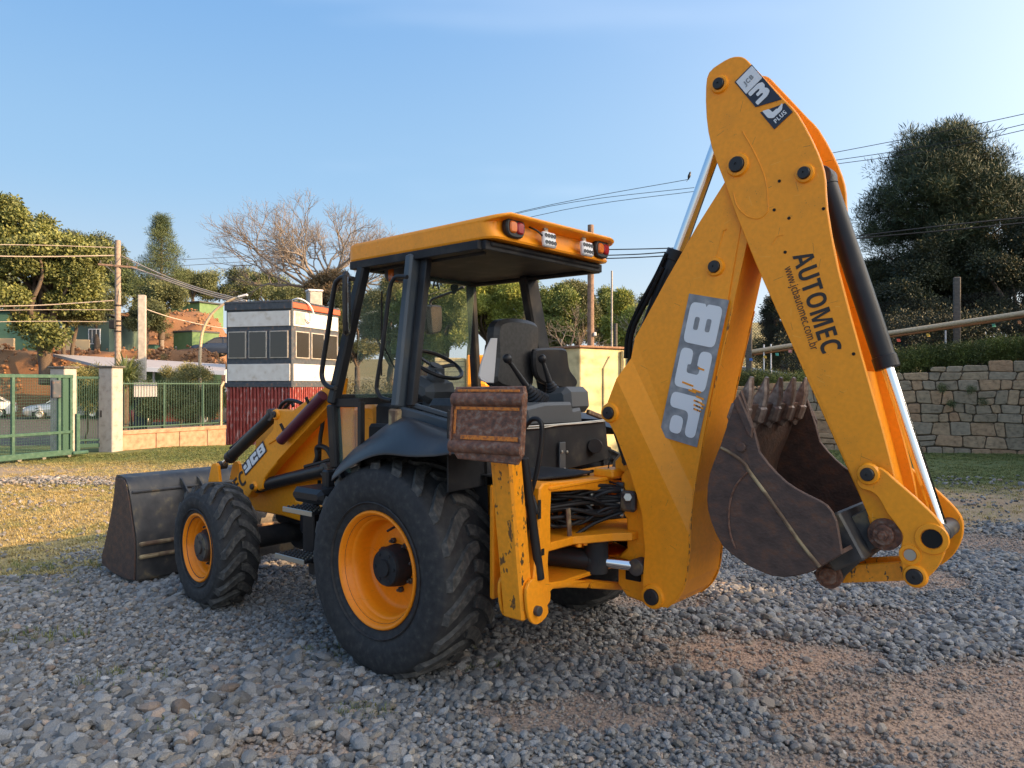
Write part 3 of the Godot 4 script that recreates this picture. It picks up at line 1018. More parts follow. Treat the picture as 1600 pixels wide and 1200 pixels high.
	for k in 120:
		var u := rng.randf()
		var el := lerpf(-0.25, 1.5, u)
		var a := rf(0, TAU)
		var rr := Vector3(2.75, 3.9, 2.6)
		var dir := Vector3(cos(a) * cos(el), sin(el), sin(a) * cos(el))
		var e := Vector3(0.05, 6.0, 0) + dir * rr * rf(0.72, 1.02)
		var y0 := clampf(e.y - Vector2(e.x, e.z).length() * rf(0.7, 1.0), 2.5, 9.0)
		if k % 3 == 0: limb(s, Vector3(0, y0, 0), e, 0.075, 0.02, 0.06, 5)
		cb2.append([e, Vector3(0.62, 0.34, 0.62) * rf(0.7, 1.25)])
	for k in 50:
		var v := Vector3(rng.randfn(), rng.randfn(), rng.randfn()).normalized() * pow(rng.randf(), 0.5) * 0.85
		v.y = maxf(v.y, -0.4)
		cb2.append([Vector3(0.05, 6.2, 0) + v * Vector3(2.6, 3.6, 2.5), Vector3(0.6, 0.32, 0.6) * rf(0.8, 1.3)])
	obj("trunk", s, M.bark, cf)
	crown(cf, cb2, 3100, 0.36, "needle", Color(0.016, 0.034, 0.016), Color(0.050, 0.072, 0.028))
	for q in [[1450, 430, 28.5, 60, 50, "dark crown just below the domed conifer, left one"], [1535, 420, 28.5, 56, 60, "dark crown just below the domed conifer, right one"], [1375, 470, 30, 34, 66, "small dark tree left of the domed conifer"], [1415, 485, 28, 62, 62, "dark leafy mass below the domed conifer, left part"], [1500, 470, 29, 60, 66, "dark leafy mass below the domed conifer, right part"], [1580, 430, 27, 62, 110, "dark tree at the right edge beyond the chain link fence"], [1612, 345, 31, 44, 100, "tall dark tree cut by the right edge beside the domed conifer"], [1225, 505, 40, 26, 60, "dark tree seen between the two yellow arms"], [1265, 480, 34, 40, 90, "dark tree behind the upper arm"], [1330, 480, 36, 50, 80, "dark tree behind the black ram"]]:
		var c := Vector3(pxs(q[0] - 800, q[2]), 1.74 - pxs(q[1] - 600, q[2]), -q[2])
		var r := Vector3(pxs(q[3], q[2]), pxs(q[4], q[2]), pxs(q[3], q[2]))
		leafy_tree("dark_wood_tree", q[5], Vector3(c.x, 1.9, c.z), clumped(c, r, 26, 0.2, 0.4, -0.9), 0.22, 1500, 0.27, "fine", Color(0.014, 0.022, 0.010), Color(0.05, 0.058, 0.02), "dark trees beyond the stone wall", 10)
	var dw := thing("wood_undergrowth", "dark undergrowth of the wood behind the chain link fence", "undergrowth")
	dw.set_meta("kind", "stuff")
	var db := []
	for k in 44:
		db.append([Vector3(rf(9.5, 21.0), rf(2.0, 3.6), rf(-27.0, -24.0)), Vector3(rf(0.9, 1.5), rf(0.6, 1.1), 0.8)])
	crown(dw, db, 2400, 0.25, "fine", Color(0.014, 0.022, 0.010), Color(0.045, 0.052, 0.02))
	var clod := thing("bank_clods", "orange clods and stones lying on the earth bank at the left", "clods")
	clod.set_meta("kind", "stuff")
	var cw := []
	var cc := PackedColorArray()
	for k in 3200:
		var d := rf(46.5, 52.0) if k < 1500 else rf(58.5, 72.0)
		var x := rf(-0.68, -0.33) * d
		var r := rf(0.04, 0.13) * (1.8 if rng.randf() < 0.08 else 1.0)
		cw.append(Transform3D(Basis.from_euler(Vector3(rf(0, 6), rf(0, 6), 0)).scaled(Vector3.ONE * r), Vector3(x, ground_y(x, d) + r * 0.1, -d)))
		cc.append(Color(0.29, 0.14, 0.065).lerp(Color(0.17, 0.08, 0.038), rng.randf()).lerp(Color(0.36, 0.22, 0.12), rng.randf() * 0.4))
	var cmat := mat(Color.WHITE, 0.95)
	cmat.vertex_color_use_as_albedo = true
	scatter("clods", stone_mesh(91, 0.8), cmat, cw, cc, clod)
	# scrub on the orange bank
	var sc := thing("bank_scrub", "dry scrub dotted over the orange earth bank at the left", "scrub")
	sc.set_meta("kind", "stuff")
	db = []
	for k in 70:
		var d := rf(46.5, 50.5) if k < 34 else rf(59.0, 72.0)
		var x := rf(-0.66, -0.40) * d
		db.append([Vector3(x, ground_y(x, d) + 0.1, -d), Vector3(rf(0.2, 0.5), rf(0.12, 0.3), rf(0.2, 0.5))])
	crown(sc, db, 1100, 0.17, "fine", Color(0.07, 0.06, 0.025), Color(0.19, 0.17, 0.07))
	# bushes between the wall and the field
	var bo := thing("field_bushes", "green bushes at the foot of the striped field between the arms", "bushes")
	bo.set_meta("kind", "stuff")
	var bb := []
	for k in 24:
		bb.append([Vector3(rf(11.5, 17.5), rf(2.4, 4.0), rf(-44, -39)), Vector3(rf(0.7, 1.3), rf(0.5, 0.9), 0.8)])
	crown(bo, bb, 1300, 0.24, "fine", Color(0.04, 0.06, 0.02), Color(0.13, 0.15, 0.05))
	# unseen trees added to the right, placed to shade machine and yard
	var wd := thing("wood", "unseen wood added right of the yard to shade the machine and gravel", "wood")
	wd.set_meta("kind", "stuff")
	var wb := []
	s = nst()
	for k in 16:
		var d := lerpf(-8.5, -0.6, k / 15.0)
		var x := rf(18.0, 22.0)
		var top := rf(10.2, 11.6)
		limb(s, Vector3(x, 0, -d), Vector3(x, top * 0.7, -d), 0.3, 0.15, 0.03, 7)
		wb.append([Vector3(x, top * 0.58, -d + rf(-0.2, 0.4)), Vector3(2.2, top * 0.45, 1.2)])
	for k in 30:
		var d := lerpf(0.5, 17.0, k / 29.0)
		var x := rf(16.8, 18.6) + 0.35 * maxf(d - 12.0, 0.0)
		wb.append([Vector3(x, 2.9, -d), Vector3(1.6, 3.2, 1.1)])
	for k in 5:
		wb.append([Vector3(rf(24.0, 26.0), 4.6, -25.0 - 1.3 * k), Vector3(2.4, 4.2, 1.6)])
	obj("trunks", s, M.bark, wd)
	crown(wd, wb, 21000, 0.5, "broad", Color(0.03, 0.045, 0.016), Color(0.08, 0.09, 0.03))

# ---------------------------------------------------------------- right: stone wall, hedge, fence
func along(a: Vector3, b: Vector3) -> Basis:
	var x := (b - a)
	x.y = 0.0
	x = x.normalized()
	return Basis(x, Vector3.UP, x.cross(Vector3.UP))

func build_right_side() -> void:
	rng.seed = 300
	M.stone = []
	for k in 6:
		var c: Color = [Color(0.42, 0.30, 0.19), Color(0.37, 0.285, 0.19), Color(0.44, 0.295, 0.18), Color(0.34, 0.28, 0.205), Color(0.41, 0.26, 0.155), Color(0.31, 0.25, 0.175)][k]
		M.stone.append(tmat(ntex(0.02, [[0.0, Color(c.r * 0.35, c.g * 0.35, c.b * 0.35).linear_to_srgb()], [0.35, Color(c.r * 0.8, c.g * 0.8, c.b * 0.8).linear_to_srgb()], [0.7, c.linear_to_srgb()], [1.0, Color(c.r * 1.2, c.g * 1.15, c.b * 1.1).linear_to_srgb()]], 256, 6, 100 + k), 1.3, 0.92, ntex_n(0.06, 4.0, 256, 5, 107) if k == 0 else M.stone[0].normal_texture, 0.7, 0.0, true))
	var wall := thing("stone_wall", "retaining wall of squared tan stones below the hedge at the right", "wall")
	var a := Vector3(6.0, 0, -21.4)
	var b := Vector3(15.0, 0, -17.35)
	var L := Vector2(b.x - a.x, b.z - a.z).length()
	var B := along(a, b)
	var T := Transform3D(B, a)
	var top := func(u: float) -> float:
		return lerpf(1.62, 2.62, u / L) + 0.03 * sin(u * 5.0)
	# dark joint bed behind the stones
	var s := nst()
	plate(s, V2([0, -0.3, L, -0.3, L, 2.52, 0, 1.52]), -0.5, -0.045, 0.01, T)
	obj("joint_bed", s, mat(lin(0.11, 0.085, 0.06), 0.95), wall)
	var row := 0
	var y := -0.14
	var wave := noise(0.9, 2, 77)
	var level := func(r: int, yy: float, u: float) -> float:
		return yy + wave.get_noise_2d(u * 1.5, r * 9.0) * 0.06
	while y < 2.62:
		var h := rf(0.19, 0.34)
		var u := rf(-0.3, 0.0)
		var lean := rf(-0.03, 0.03)
		while u < L:
			var w := rf(0.2, 0.6)
			var next := rf(-0.035, 0.035)
			var cap: float = top.call(clampf(u + w / 2.0, 0.0, L))
			var parts := [[0.0, 1.0]]
			if h > 0.30 and rng.randf() < 0.18: parts = [[0.0, 0.5], [0.5, 1.0]]
			for q in parts:
				var o := PackedVector2Array()
				for c in [[u, lean, q[0], 0.010], [u + w, next, q[0], -0.010], [u + w, next, q[1], -0.010], [u, lean, q[1], 0.010]]:
					var y0: float = level.call(row, y, c[0])
					var y1: float = minf(level.call(row + 1, y + h, c[0]), cap)
					o.append(Vector2(c[0] + c[1] * (c[2] - 0.5) * 2.0 + c[3] + rf(-0.008, 0.008), lerpf(y0, y1, c[2]) + (0.009 if c[2] < q[1] else -0.009) + rf(-0.008, 0.008)))
				if o[3].y - o[0].y > 0.07 and o[2].y - o[1].y > 0.07:
					s = nst()
					plate(s, rounded(o, 0.03, 1), -0.10, rf(-0.015, 0.03), 0.013, T)
					obj("stone", s, M.stone[rng.randi() % 6], wall)
			lean = next
			u += w
		y += h
		row += 1
	# little plants rooted in the wall
	for q in [[1487, 630, "small dark fern rooted in the upper joints of the stone wall"], [1470, 607, "smallest sprig near the top of the stone wall"], [1515, 608, "pale green sprig in the wall below the fence post"], [1535, 627, "thin weed in the wall right of the dark fern"]]:
		var d: float = 19.2
		var x: float = pxs(q[0] - 800, d)
		d = 21.4 - (x - 6.0) * 0.45 - 0.06
		x = pxs(q[0] - 800, d)
		var o := thing("wall_plant", q[2], "plant", Vector3(x, 1.74 - pxs(q[1] - 600, d), -d), 0.0, "plants growing out of the stone wall")
		crown(o, [[Vector3(0, 0, 0.05), Vector3(0.10, 0.08, 0.05)]], 16, 0.075, "fine", Color(0.03, 0.05, 0.02), Color(0.12, 0.14, 0.05), "leaves")
	# hedge on the terrace
	var hg := thing("hedge", "clipped green hedge along the top of the stone wall", "hedge")
	var hb := []
	for k in 60:
		var u := lerpf(3.4, L + 1.5, k / 59.0)
		hb.append([T * Vector3(u, top.call(minf(u, L)) + 0.30, -1.25 + rf(-0.1, 0.1)), Vector3(0.34, 0.36, 0.34)])
	crown(hg, hb, 3000, 0.12, "fine", Color(0.045, 0.065, 0.014), Color(0.14, 0.17, 0.03), "foliage")
	hb = []
	var hg2 := thing("shrub_border", "loose sunlit shrubs on the terrace between the two arms", "shrubs")
	for k in 26:
		var u := lerpf(-0.6, 3.6, k / 25.0)
		hb.append([T * Vector3(u, 1.86 + rf(-0.1, 0.16), -1.3 + rf(-0.5, 0.3)), Vector3(0.34, 0.26, 0.3)])
	crown(hg2, hb, 700, 0.14, "fine", Color(0.06, 0.08, 0.02), Color(0.22, 0.24, 0.05), "foliage")
	# chain link fence: posts, wire, top rail
	var fence := thing("chain_link_fence", "dark chain link fence on concrete posts above the hedge", "fence")
	M.concrete_dark = tmat(ntex(0.03, [[0.0, lin(0.06, 0.055, 0.05)], [1.0, lin(0.15, 0.14, 0.125)]], 256, 5, 110), 1.5, 0.9)
	M.wire = mat(lin(0.03, 0.03, 0.03), 0.6, 0.5)
	var f0 := Vector3(6.6, 0, -22.9)
	var f1 := Vector3(16.6, 0, -18.4)
	var FB := along(f0, f1)
	var FT := Transform3D(FB, f0)
	var FL := (f1 - f0).length()
	var posts := [0.55, 5.95, 11.0]
	for u in posts:
		s = nst()
		var base := 1.5 + 0.055 * float(u)
		bx(s, FT * Vector3(u, base + 1.35, 0), Vector3(0.17, 2.9, 0.17), 0.02, FB)
		obj("post", s, M.concrete_dark, fence)
	for u in [0.98, 1.18, 5.68, 10.6]:
		s = nst()
		cyl(s, FT * Vector3(u, 1.4, 0.05), FT * Vector3(u, 2.85 + 0.06 * float(u), 0.05), 0.022, 10)
		obj("steel_stake", s, M.white, fence)
	s = nst()
	var sp := 0.085
	var hh := 2.25
	var n := int((FL + hh) / sp)
	for k in n:
		for m in [1.0, -1.0]:
			var u0 := k * sp - (hh if m > 0.0 else 0.0)
			var p0 := Vector2(u0, 0.0)
			var p1 := Vector2(u0 + hh * 1.0, hh)
			if m < 0.0:
				p0 = Vector2(u0, 0.0)
				p1 = Vector2(u0 - hh, hh)
			# clip to the run
			var d := p1 - p0
			if p0.x < 0.0:
				p0 = p0 + d * (-p0.x / d.x)
			if p0.x > FL:
				p0 = p0 + d * ((FL - p0.x) / d.x)
			if p1.x > FL: p1 = p0 + d * ((FL - p0.x) / d.x)
			if p1.x < 0.0: p1 = p0 + d * ((0.0 - p0.x) / d.x)
			if p1.y - p0.y < 0.05: continue
			var q0 := FT * Vector3(p0.x, p0.y + 1.55 + 0.06 * p0.x, -0.02 * m)
			var q1 := FT * Vector3(p1.x, p1.y + 1.55 + 0.06 * p1.x, -0.02 * m)
			var sd := (q1 - q0).cross(FB.z).normalized() * 0.0035
			quad(s, q0 - sd, q1 - sd, q1 + sd, q0 + sd)
			quad(s, q0 - FB.z * 0.0035, q1 - FB.z * 0.0035, q1 + FB.z * 0.0035, q0 + FB.z * 0.0035)
	var wm := obj("wire_mesh", s, M.wire, fence)
	wm.set_meta("kind", "stuff")
	# pale tarpaulin roll tied along the fence, with party flags below it
	M.canvas = tmat(ntex(0.03, [[0.0, lin(0.36, 0.27, 0.17)], [1.0, lin(0.66, 0.54, 0.38)]], 256, 5, 112), 2.0, 0.8)
	var rail := thing("pale_pole", "long pale cream pole tied along the chain link fence", "pole")
	s = nst()
	tube(s, smooth_path(V3([6.276, 2.564, -23.2, 6.938, 2.665, -22.8, 8.183, 2.874, -22, 9.269, 3.012, -21.5, 10.335, 3.136, -20.9, 11.775, 3.355, -19.9, 12.849, 3.523, -19, 13.613, 3.689, -18.3]), 4), 0.065, 10)
	obj("rail", s, M.canvas, rail)
	s = nst()
	tube(s, smooth_path(V3([6.281, 2.466, -23.22, 6.944, 2.569, -22.82, 8.19, 2.764, -22.02, 9.277, 2.904, -21.52, 10.345, 3.031, -20.92, 11.787, 3.255, -19.92, 12.862, 3.428, -19.02, 13.628, 3.598, -18.32]), 4), 0.03, 8)
	obj("lashing", s, mat(lin(0.30, 0.13, 0.05), 0.8), rail)
	var cols := [lin(0.05, 0.14, 0.42), lin(0.5, 0.34, 0.06), lin(0.06, 0.3, 0.25), lin(0.45, 0.2, 0.19), lin(0.65, 0.62, 0.55), lin(0.05, 0.14, 0.42), lin(0.62, 0.10, 0.06), lin(0.5, 0.34, 0.06), lin(0.06, 0.28, 0.2), lin(0.45, 0.2, 0.09)]
	var names := ["dark blue", "yellow", "turquoise", "pink", "white", "blue", "red", "amber", "green", "orange"]
	var spots := [[1172, 562, 22.6], [1194, 558, 22.4], [1213, 554, 22.2], [1233, 549, 22.0], [1322, 543, 21.4], [1345, 541, 21.2], [1402, 532, 20.7], [1448, 524, 20.3], [1550, 509, 19.4], [1590, 504, 19.1]]
	for k in 10:
		var q = spots[k]
		var o := thing("flag", names[k] + " paper flag hanging under the cream pole on the fence", "flag", Vector3(pxs(q[0] - 800, q[2]), 1.74 - pxs(q[1] - 600, q[2]), -q[2] + 0.06), 0.2, "paper flags hanging on the fence")
		s = nst()
		sheet(s, [PackedVector3Array([Vector3(-0.05, 0.04, 0), Vector3(0, 0.045, 0.02), Vector3(0.05, 0.04, 0)]), PackedVector3Array([Vector3(-0.045, -0.04, 0.02), Vector3(0, -0.035, 0.0), Vector3(0.05, -0.04, 0.03)])], Vector3(0, 0, 0.002))
		obj("paper", s, mat(cols[k], 0.8), o)
	# low curb of the terrace path
	s = nst()
	bar(s, Vector3(7.988, 2.333, -27), Vector3(9.404, 1.994, -25), 0.5, 0.12)
	tag(struct("path", s, mat(lin(0.34, 0.32, 0.29), 0.9)), "pale path behind the shrubs on the terrace", "path")

# ---------------------------------------------------------------- middle: pale shed, poles, wires
func pole(called: String, label: String, foot: Vector3, h: float, r: float, m: Material, cat := "pole", r2 := -1.0) -> Node3D:
	var o := thing(called, label, cat, foot)
	var s := nst()
	cyl(s, Vector3(0, -0.3, 0), Vector3(0, h, 0), r, 16, r2 if r2 > 0.0 else r * 0.8)
	obj("shaft", s, m, o)
	return o

func wire_line(label: String, pts: PackedVector3Array, r: float, m: Material, group := "") -> void:
	var s := nst()
	tube(s, smooth_path(pts, 6), r, 6)
	tag(obj("overhead_wire", s, m), label, "wire", group)

func build_middle() -> void:
	rng.seed = 400
	M.wood_pole = tmat(ntex(0.02, [[0.0, lin(0.13, 0.085, 0.06)], [1.0, lin(0.30, 0.20, 0.15)]], 256, 5, 120), 1.2, 0.85)
	M.cable = mat(lin(0.02, 0.02, 0.022), 0.6)
	M.cream = tmat(ntex(0.012, [[0.0, lin(0.30, 0.24, 0.12)], [0.5, lin(0.58, 0.50, 0.27)], [0.8, lin(0.64, 0.56, 0.32)], [1.0, lin(0.56, 0.42, 0.2)]], 512, 5, 121), 0.5, 0.75)
	# shed: its near corner between a shaded and a sunlit wall
	var c: Vector3 = Vector3(1.308, 1.74, -14.6)
	c.y = 0.0
	var sh := thing("shed", "pale yellow steel shed with rusty coping right of the cab", "shed", c, 0.0)
	var along_r := Vector3(0.80, 0, -0.60)
	var along_l := Vector3(-0.60, 0, -0.80)
	var rb := Basis(along_r, Vector3.UP, along_r.cross(Vector3.UP))
	var lb := Basis(along_l, Vector3.UP, along_l.cross(Vector3.UP))
	var s := nst()
	bx(s, along_r * 0.62 + along_l * 1.3 + Vector3(0, 1.22, 0), Vector3(1.24, 2.44, 2.6), 0.02, rb)
	obj("wall", s, M.cream, sh)
	s = nst()
	bx(s, along_r * 0.62 + along_l * 1.3 + Vector3(0, 2.465, 0), Vector3(1.34, 0.045, 2.7), 0.01, rb)
	obj("coping", s, tmat(ntex(0.03, [[0.0, lin(0.14, 0.08, 0.05)], [1.0, lin(0.36, 0.20, 0.12)]], 256, 4, 122), 2.0, 0.8), sh)
	s = nst()
	cyl(s, along_r * 1.12 - along_l * 0.05 + Vector3(0, 0.1, 0), along_r * 1.12 - along_l * 0.05 + Vector3(0, 2.4, 0), 0.045, 12)
	obj("drain_pipe", s, M.cream, sh)
	s = nst()
	tube(s, PackedVector3Array([along_r * 0.78 - along_l * 0.02 + Vector3(0, 2.28, 0), along_r * 0.62 - along_l * 0.02 + Vector3(0, 2.05, 0), along_r * 0.62 - along_l * 0.02 + Vector3(0, 0.2, 0)]), 0.022, 8)
	obj("conduit", s, M.cream, sh)
	# poles
	var wp := pole("wooden_pole", "tall weathered wooden pole rising behind the yellow shed", Vector3(2.807, 0.211, -27), 7.2, 0.135, M.wood_pole)
	s = nst()
	bx(s, Vector3(0.14, 3.3, 0.1), Vector3(0.10, 0.14, 0.10), 0.02)
	obj("meter_box", s, M.white, wp)
	s = nst()
	bar(s, Vector3(-0.05, 6.75, 0), Vector3(0.35, 6.62, 0.1), 0.03, 0.03)
	cyl(s, Vector3(0.36, 6.5, 0.1), Vector3(0.36, 6.68, 0.1), 0.05, 10)
	obj("insulator", s, M.concrete_dark, wp)
	pole("steel_pole", "thin pale steel pole at the right end of the yellow shed", Vector3(3.165, 0.381, -24), 4.95, 0.035, tmat(ntex(0.03, [[0.0, lin(0.25, 0.22, 0.19)], [1.0, lin(0.5, 0.47, 0.42)]], 256, 4, 123), 1.5, 0.6))
	pole("timber_post", "short dark timber post right of the thin steel pole", Vector3(4.108, 0.041, -30), 4.1, 0.09, M.concrete_dark)
	# the wires that cross the sky
	for q in [[V3([-6.898, 7.431, -34, 0.524, 8.841, -31, 6.556, 9.314, -28]), "highest overhead wire on the left of the boom, where the bird sits"], [V3([-4.869, 8.496, -36, 1.623, 9.26, -32, 6.986, 9.266, -29]), "middle overhead wire between cab roof and boom"], [V3([-4.869, 8.252, -36, 2.164, 9.098, -32, 6.986, 9.119, -29]), "lowest of the three wires between cab roof and boom"], [V3([10.989, 9.674, -26, 13.187, 9.652, -24, 14.877, 9.588, -22, 15.976, 9.639, -21]), "highest overhead wire right of the boom head"], [V3([10.989, 9.41, -26, 13.187, 9.287, -24, 14.877, 9.29, -22, 15.976, 9.373, -21]), "middle overhead wire right of the boom head"], [V3([10.989, 9.278, -26, 13.187, 9.125, -24, 14.877, 9.123, -22, 15.976, 9.196, -21]), "lowest of the three wires right of the boom head"], [V3([3.195, 6.533, -27, 4.396, 6.377, -26, 5.706, 6.241, -25, 7.777, 5.959, -23, 10.135, 6.054, -22, 12.071, 6.142, -21, 15.216, 6.305, -20]), "upper thick black cable leaving the wooden pole behind the boom"], [V3([3.241, 6.327, -27, 4.396, 6.202, -26, 5.706, 6.136, -25, 7.777, 5.901, -23, 10.135, 5.98, -22, 12.426, 6.036, -21, 15.216, 6.169, -20]), "lower thick black cable leaving the wooden pole behind the boom"], [V3([3.241, 6.213, -27, 4.396, 6.092, -26, 5.706, 6.009, -25, 6.289, 5.879, -24]), "thin slack wire below the black cables behind the boom"], [V3([-3.246, 4.377, -24, -2.113, 4.868, -25, 0, 5.476, -26, 2.739, 5.848, -27]), "slack wire from the wooden pole past the cab"]]:
		wire_line(q[1], q[0], 0.011 if q[1].contains("black") == false else 0.02, M.cable, "overhead wires behind the machine")
	# a bird on the wire
	var bd := thing("bird", "small dark bird perched on the highest wire left of the boom", "bird", Vector3(6.556, 9.338, -28))
	s = nst()
	lathe(s, smooth_open(PackedVector2Array([Vector2(0, -0.13), Vector2(0.03, -0.10), Vector2(0.055, -0.02), Vector2(0.05, 0.05), Vector2(0.036, 0.085), Vector2(0.04, 0.11), Vector2(0.03, 0.14), Vector2(0.008, 0.155), Vector2(0, 0.175)]), 3), Transform3D(frame_of(Vector3(0.25, 1, 0.1).normalized()), Vector3(0, 0.10, 0)), 12, false)
	bar(s, Vector3(-0.03, 0.03, 0), Vector3(-0.09, -0.11, -0.02), 0.05, 0.012)
	obj("body", s, M.pin, bd)
	# things seen through the cab: fence posts, sheds
	for q in [[671, 597, 32, "slim post seen through the steering wheel, left one"], [703, 597, 32.5, "slim post seen through the steering wheel, right one"], [788, 560, 33, "slim pale post behind the seat"]]:
		pole("fence_post", q[3], Vector3(pxs(q[0] - 800, q[2]), 0, -q[2]), 2.4, 0.05, M.canvas)
	var lo := thing("yellow_loader", "second yellow loader partly hidden behind the cab", "loader", Vector3(-1.496, 0.269, -30))
	s = nst()
	bx(s, Vector3(0.15, 1.50, 0), Vector3(0.85, 2.2, 1.2), 0.06)
	obj("cowl", s, M.yellow, lo)
	s = nst()
	bx(s, Vector3(0.25, 1.0, 0.2), Vector3(0.5, 1.2, 1.3), 0.1, Basis(Vector3(0, 0, 1), -0.2))
	obj("bonnet", s, M.yellow, lo)
	s = nst()
	bx(s, Vector3(-0.95, 1.85, -0.2), Vector3(1.2, 1.3, 0.9), 0.03)
	obj("wood_side", s, M.cream, lo)
	for k in 6:
		s = nst()
		bx(s, Vector3(-0.95, 1.35 + 0.2 * k, 0.255), Vector3(1.18, 0.02, 0.012), 0.003)
		obj("board_joint", s, M.concrete_dark, lo)
	for x in [-0.9, 0.3]:
		s = nst()
		cyl(s, Vector3(x, 0.45, -0.7), Vector3(x, 0.45, 0.7), 0.45, 24)
		obj("wheel", s, M.rubber, lo)
	for q in [[700, 570, 37, 3.2, "red brown shed wall seen through the windscreen"]]:
		var o := thing("brown_shed", q[4], "shed", Vector3(pxs(q[0] - 800, q[2]), 0, -q[2]))
		s = nst()
		bx(s, Vector3(0, 1.25, 0), Vector3(2.6, 2.5, 1.6), 0.02)
		obj("wall", s, mat(lin(0.15, 0.08, 0.06), 0.9), o)
		s = nst()
		bx(s, Vector3(0, 2.53, 0.05), Vector3(2.8, 0.08, 1.9), 0.01)
		obj("roof", s, M.wood_pole, o)

# ---------------------------------------------------------------- left: gate, fence, guard booth, street and bank
func on_ground(px: float, d: float) -> Vector3:
	var x := pxs(px - 800.0, d)
	return Vector3(x, ground_y(x, d), -d)

func house(called: String, label: String, cat: String, c: Vector3, size: Vector3, turn: float, wallm: Material, roofm: Material, wins: Array, over := 0.25, group := "") -> Node3D:
	var o := thing(called, label, cat, c, turn, group)
	var s := nst()
	bx(s, Vector3(0, size.y / 2.0 - 0.3, 0), size + Vector3(0, 0.6, 0), 0.02)
	obj("wall", s, wallm, o)
	s = nst()
	bx(s, Vector3(0, size.y + 0.06, 0), Vector3(size.x + over * 2.0, 0.14, size.z + over * 2.0), 0.02)
	obj("roof", s, roofm, o)
	for w in wins:
		s = nst()
		var wx: float = w[0]
		var wy: float = w[1]
		bx(s, Vector3(wx, wy, size.z / 2.0 + 0.01), Vector3(w[2], w[3], 0.08), 0.01)
		var f := obj("window", s, M.white if w.size() < 5 else w[4], o)
		s = nst()
		bx(s, Vector3(wx, wy, size.z / 2.0 + 0.045), Vector3(w[2] - 0.14, w[3] - 0.14, 0.02), 0.004)
		obj("pane", s, M.dark_pane, f)
		for k in 2:
			s = nst()
			bx(s, Vector3(wx + w[2] * (-0.17 + 0.34 * k), wy, size.z / 2.0 + 0.06), Vector3(0.04, w[3] - 0.1, 0.02), 0.004)
			obj("bar", s, M.white, f)
	return o

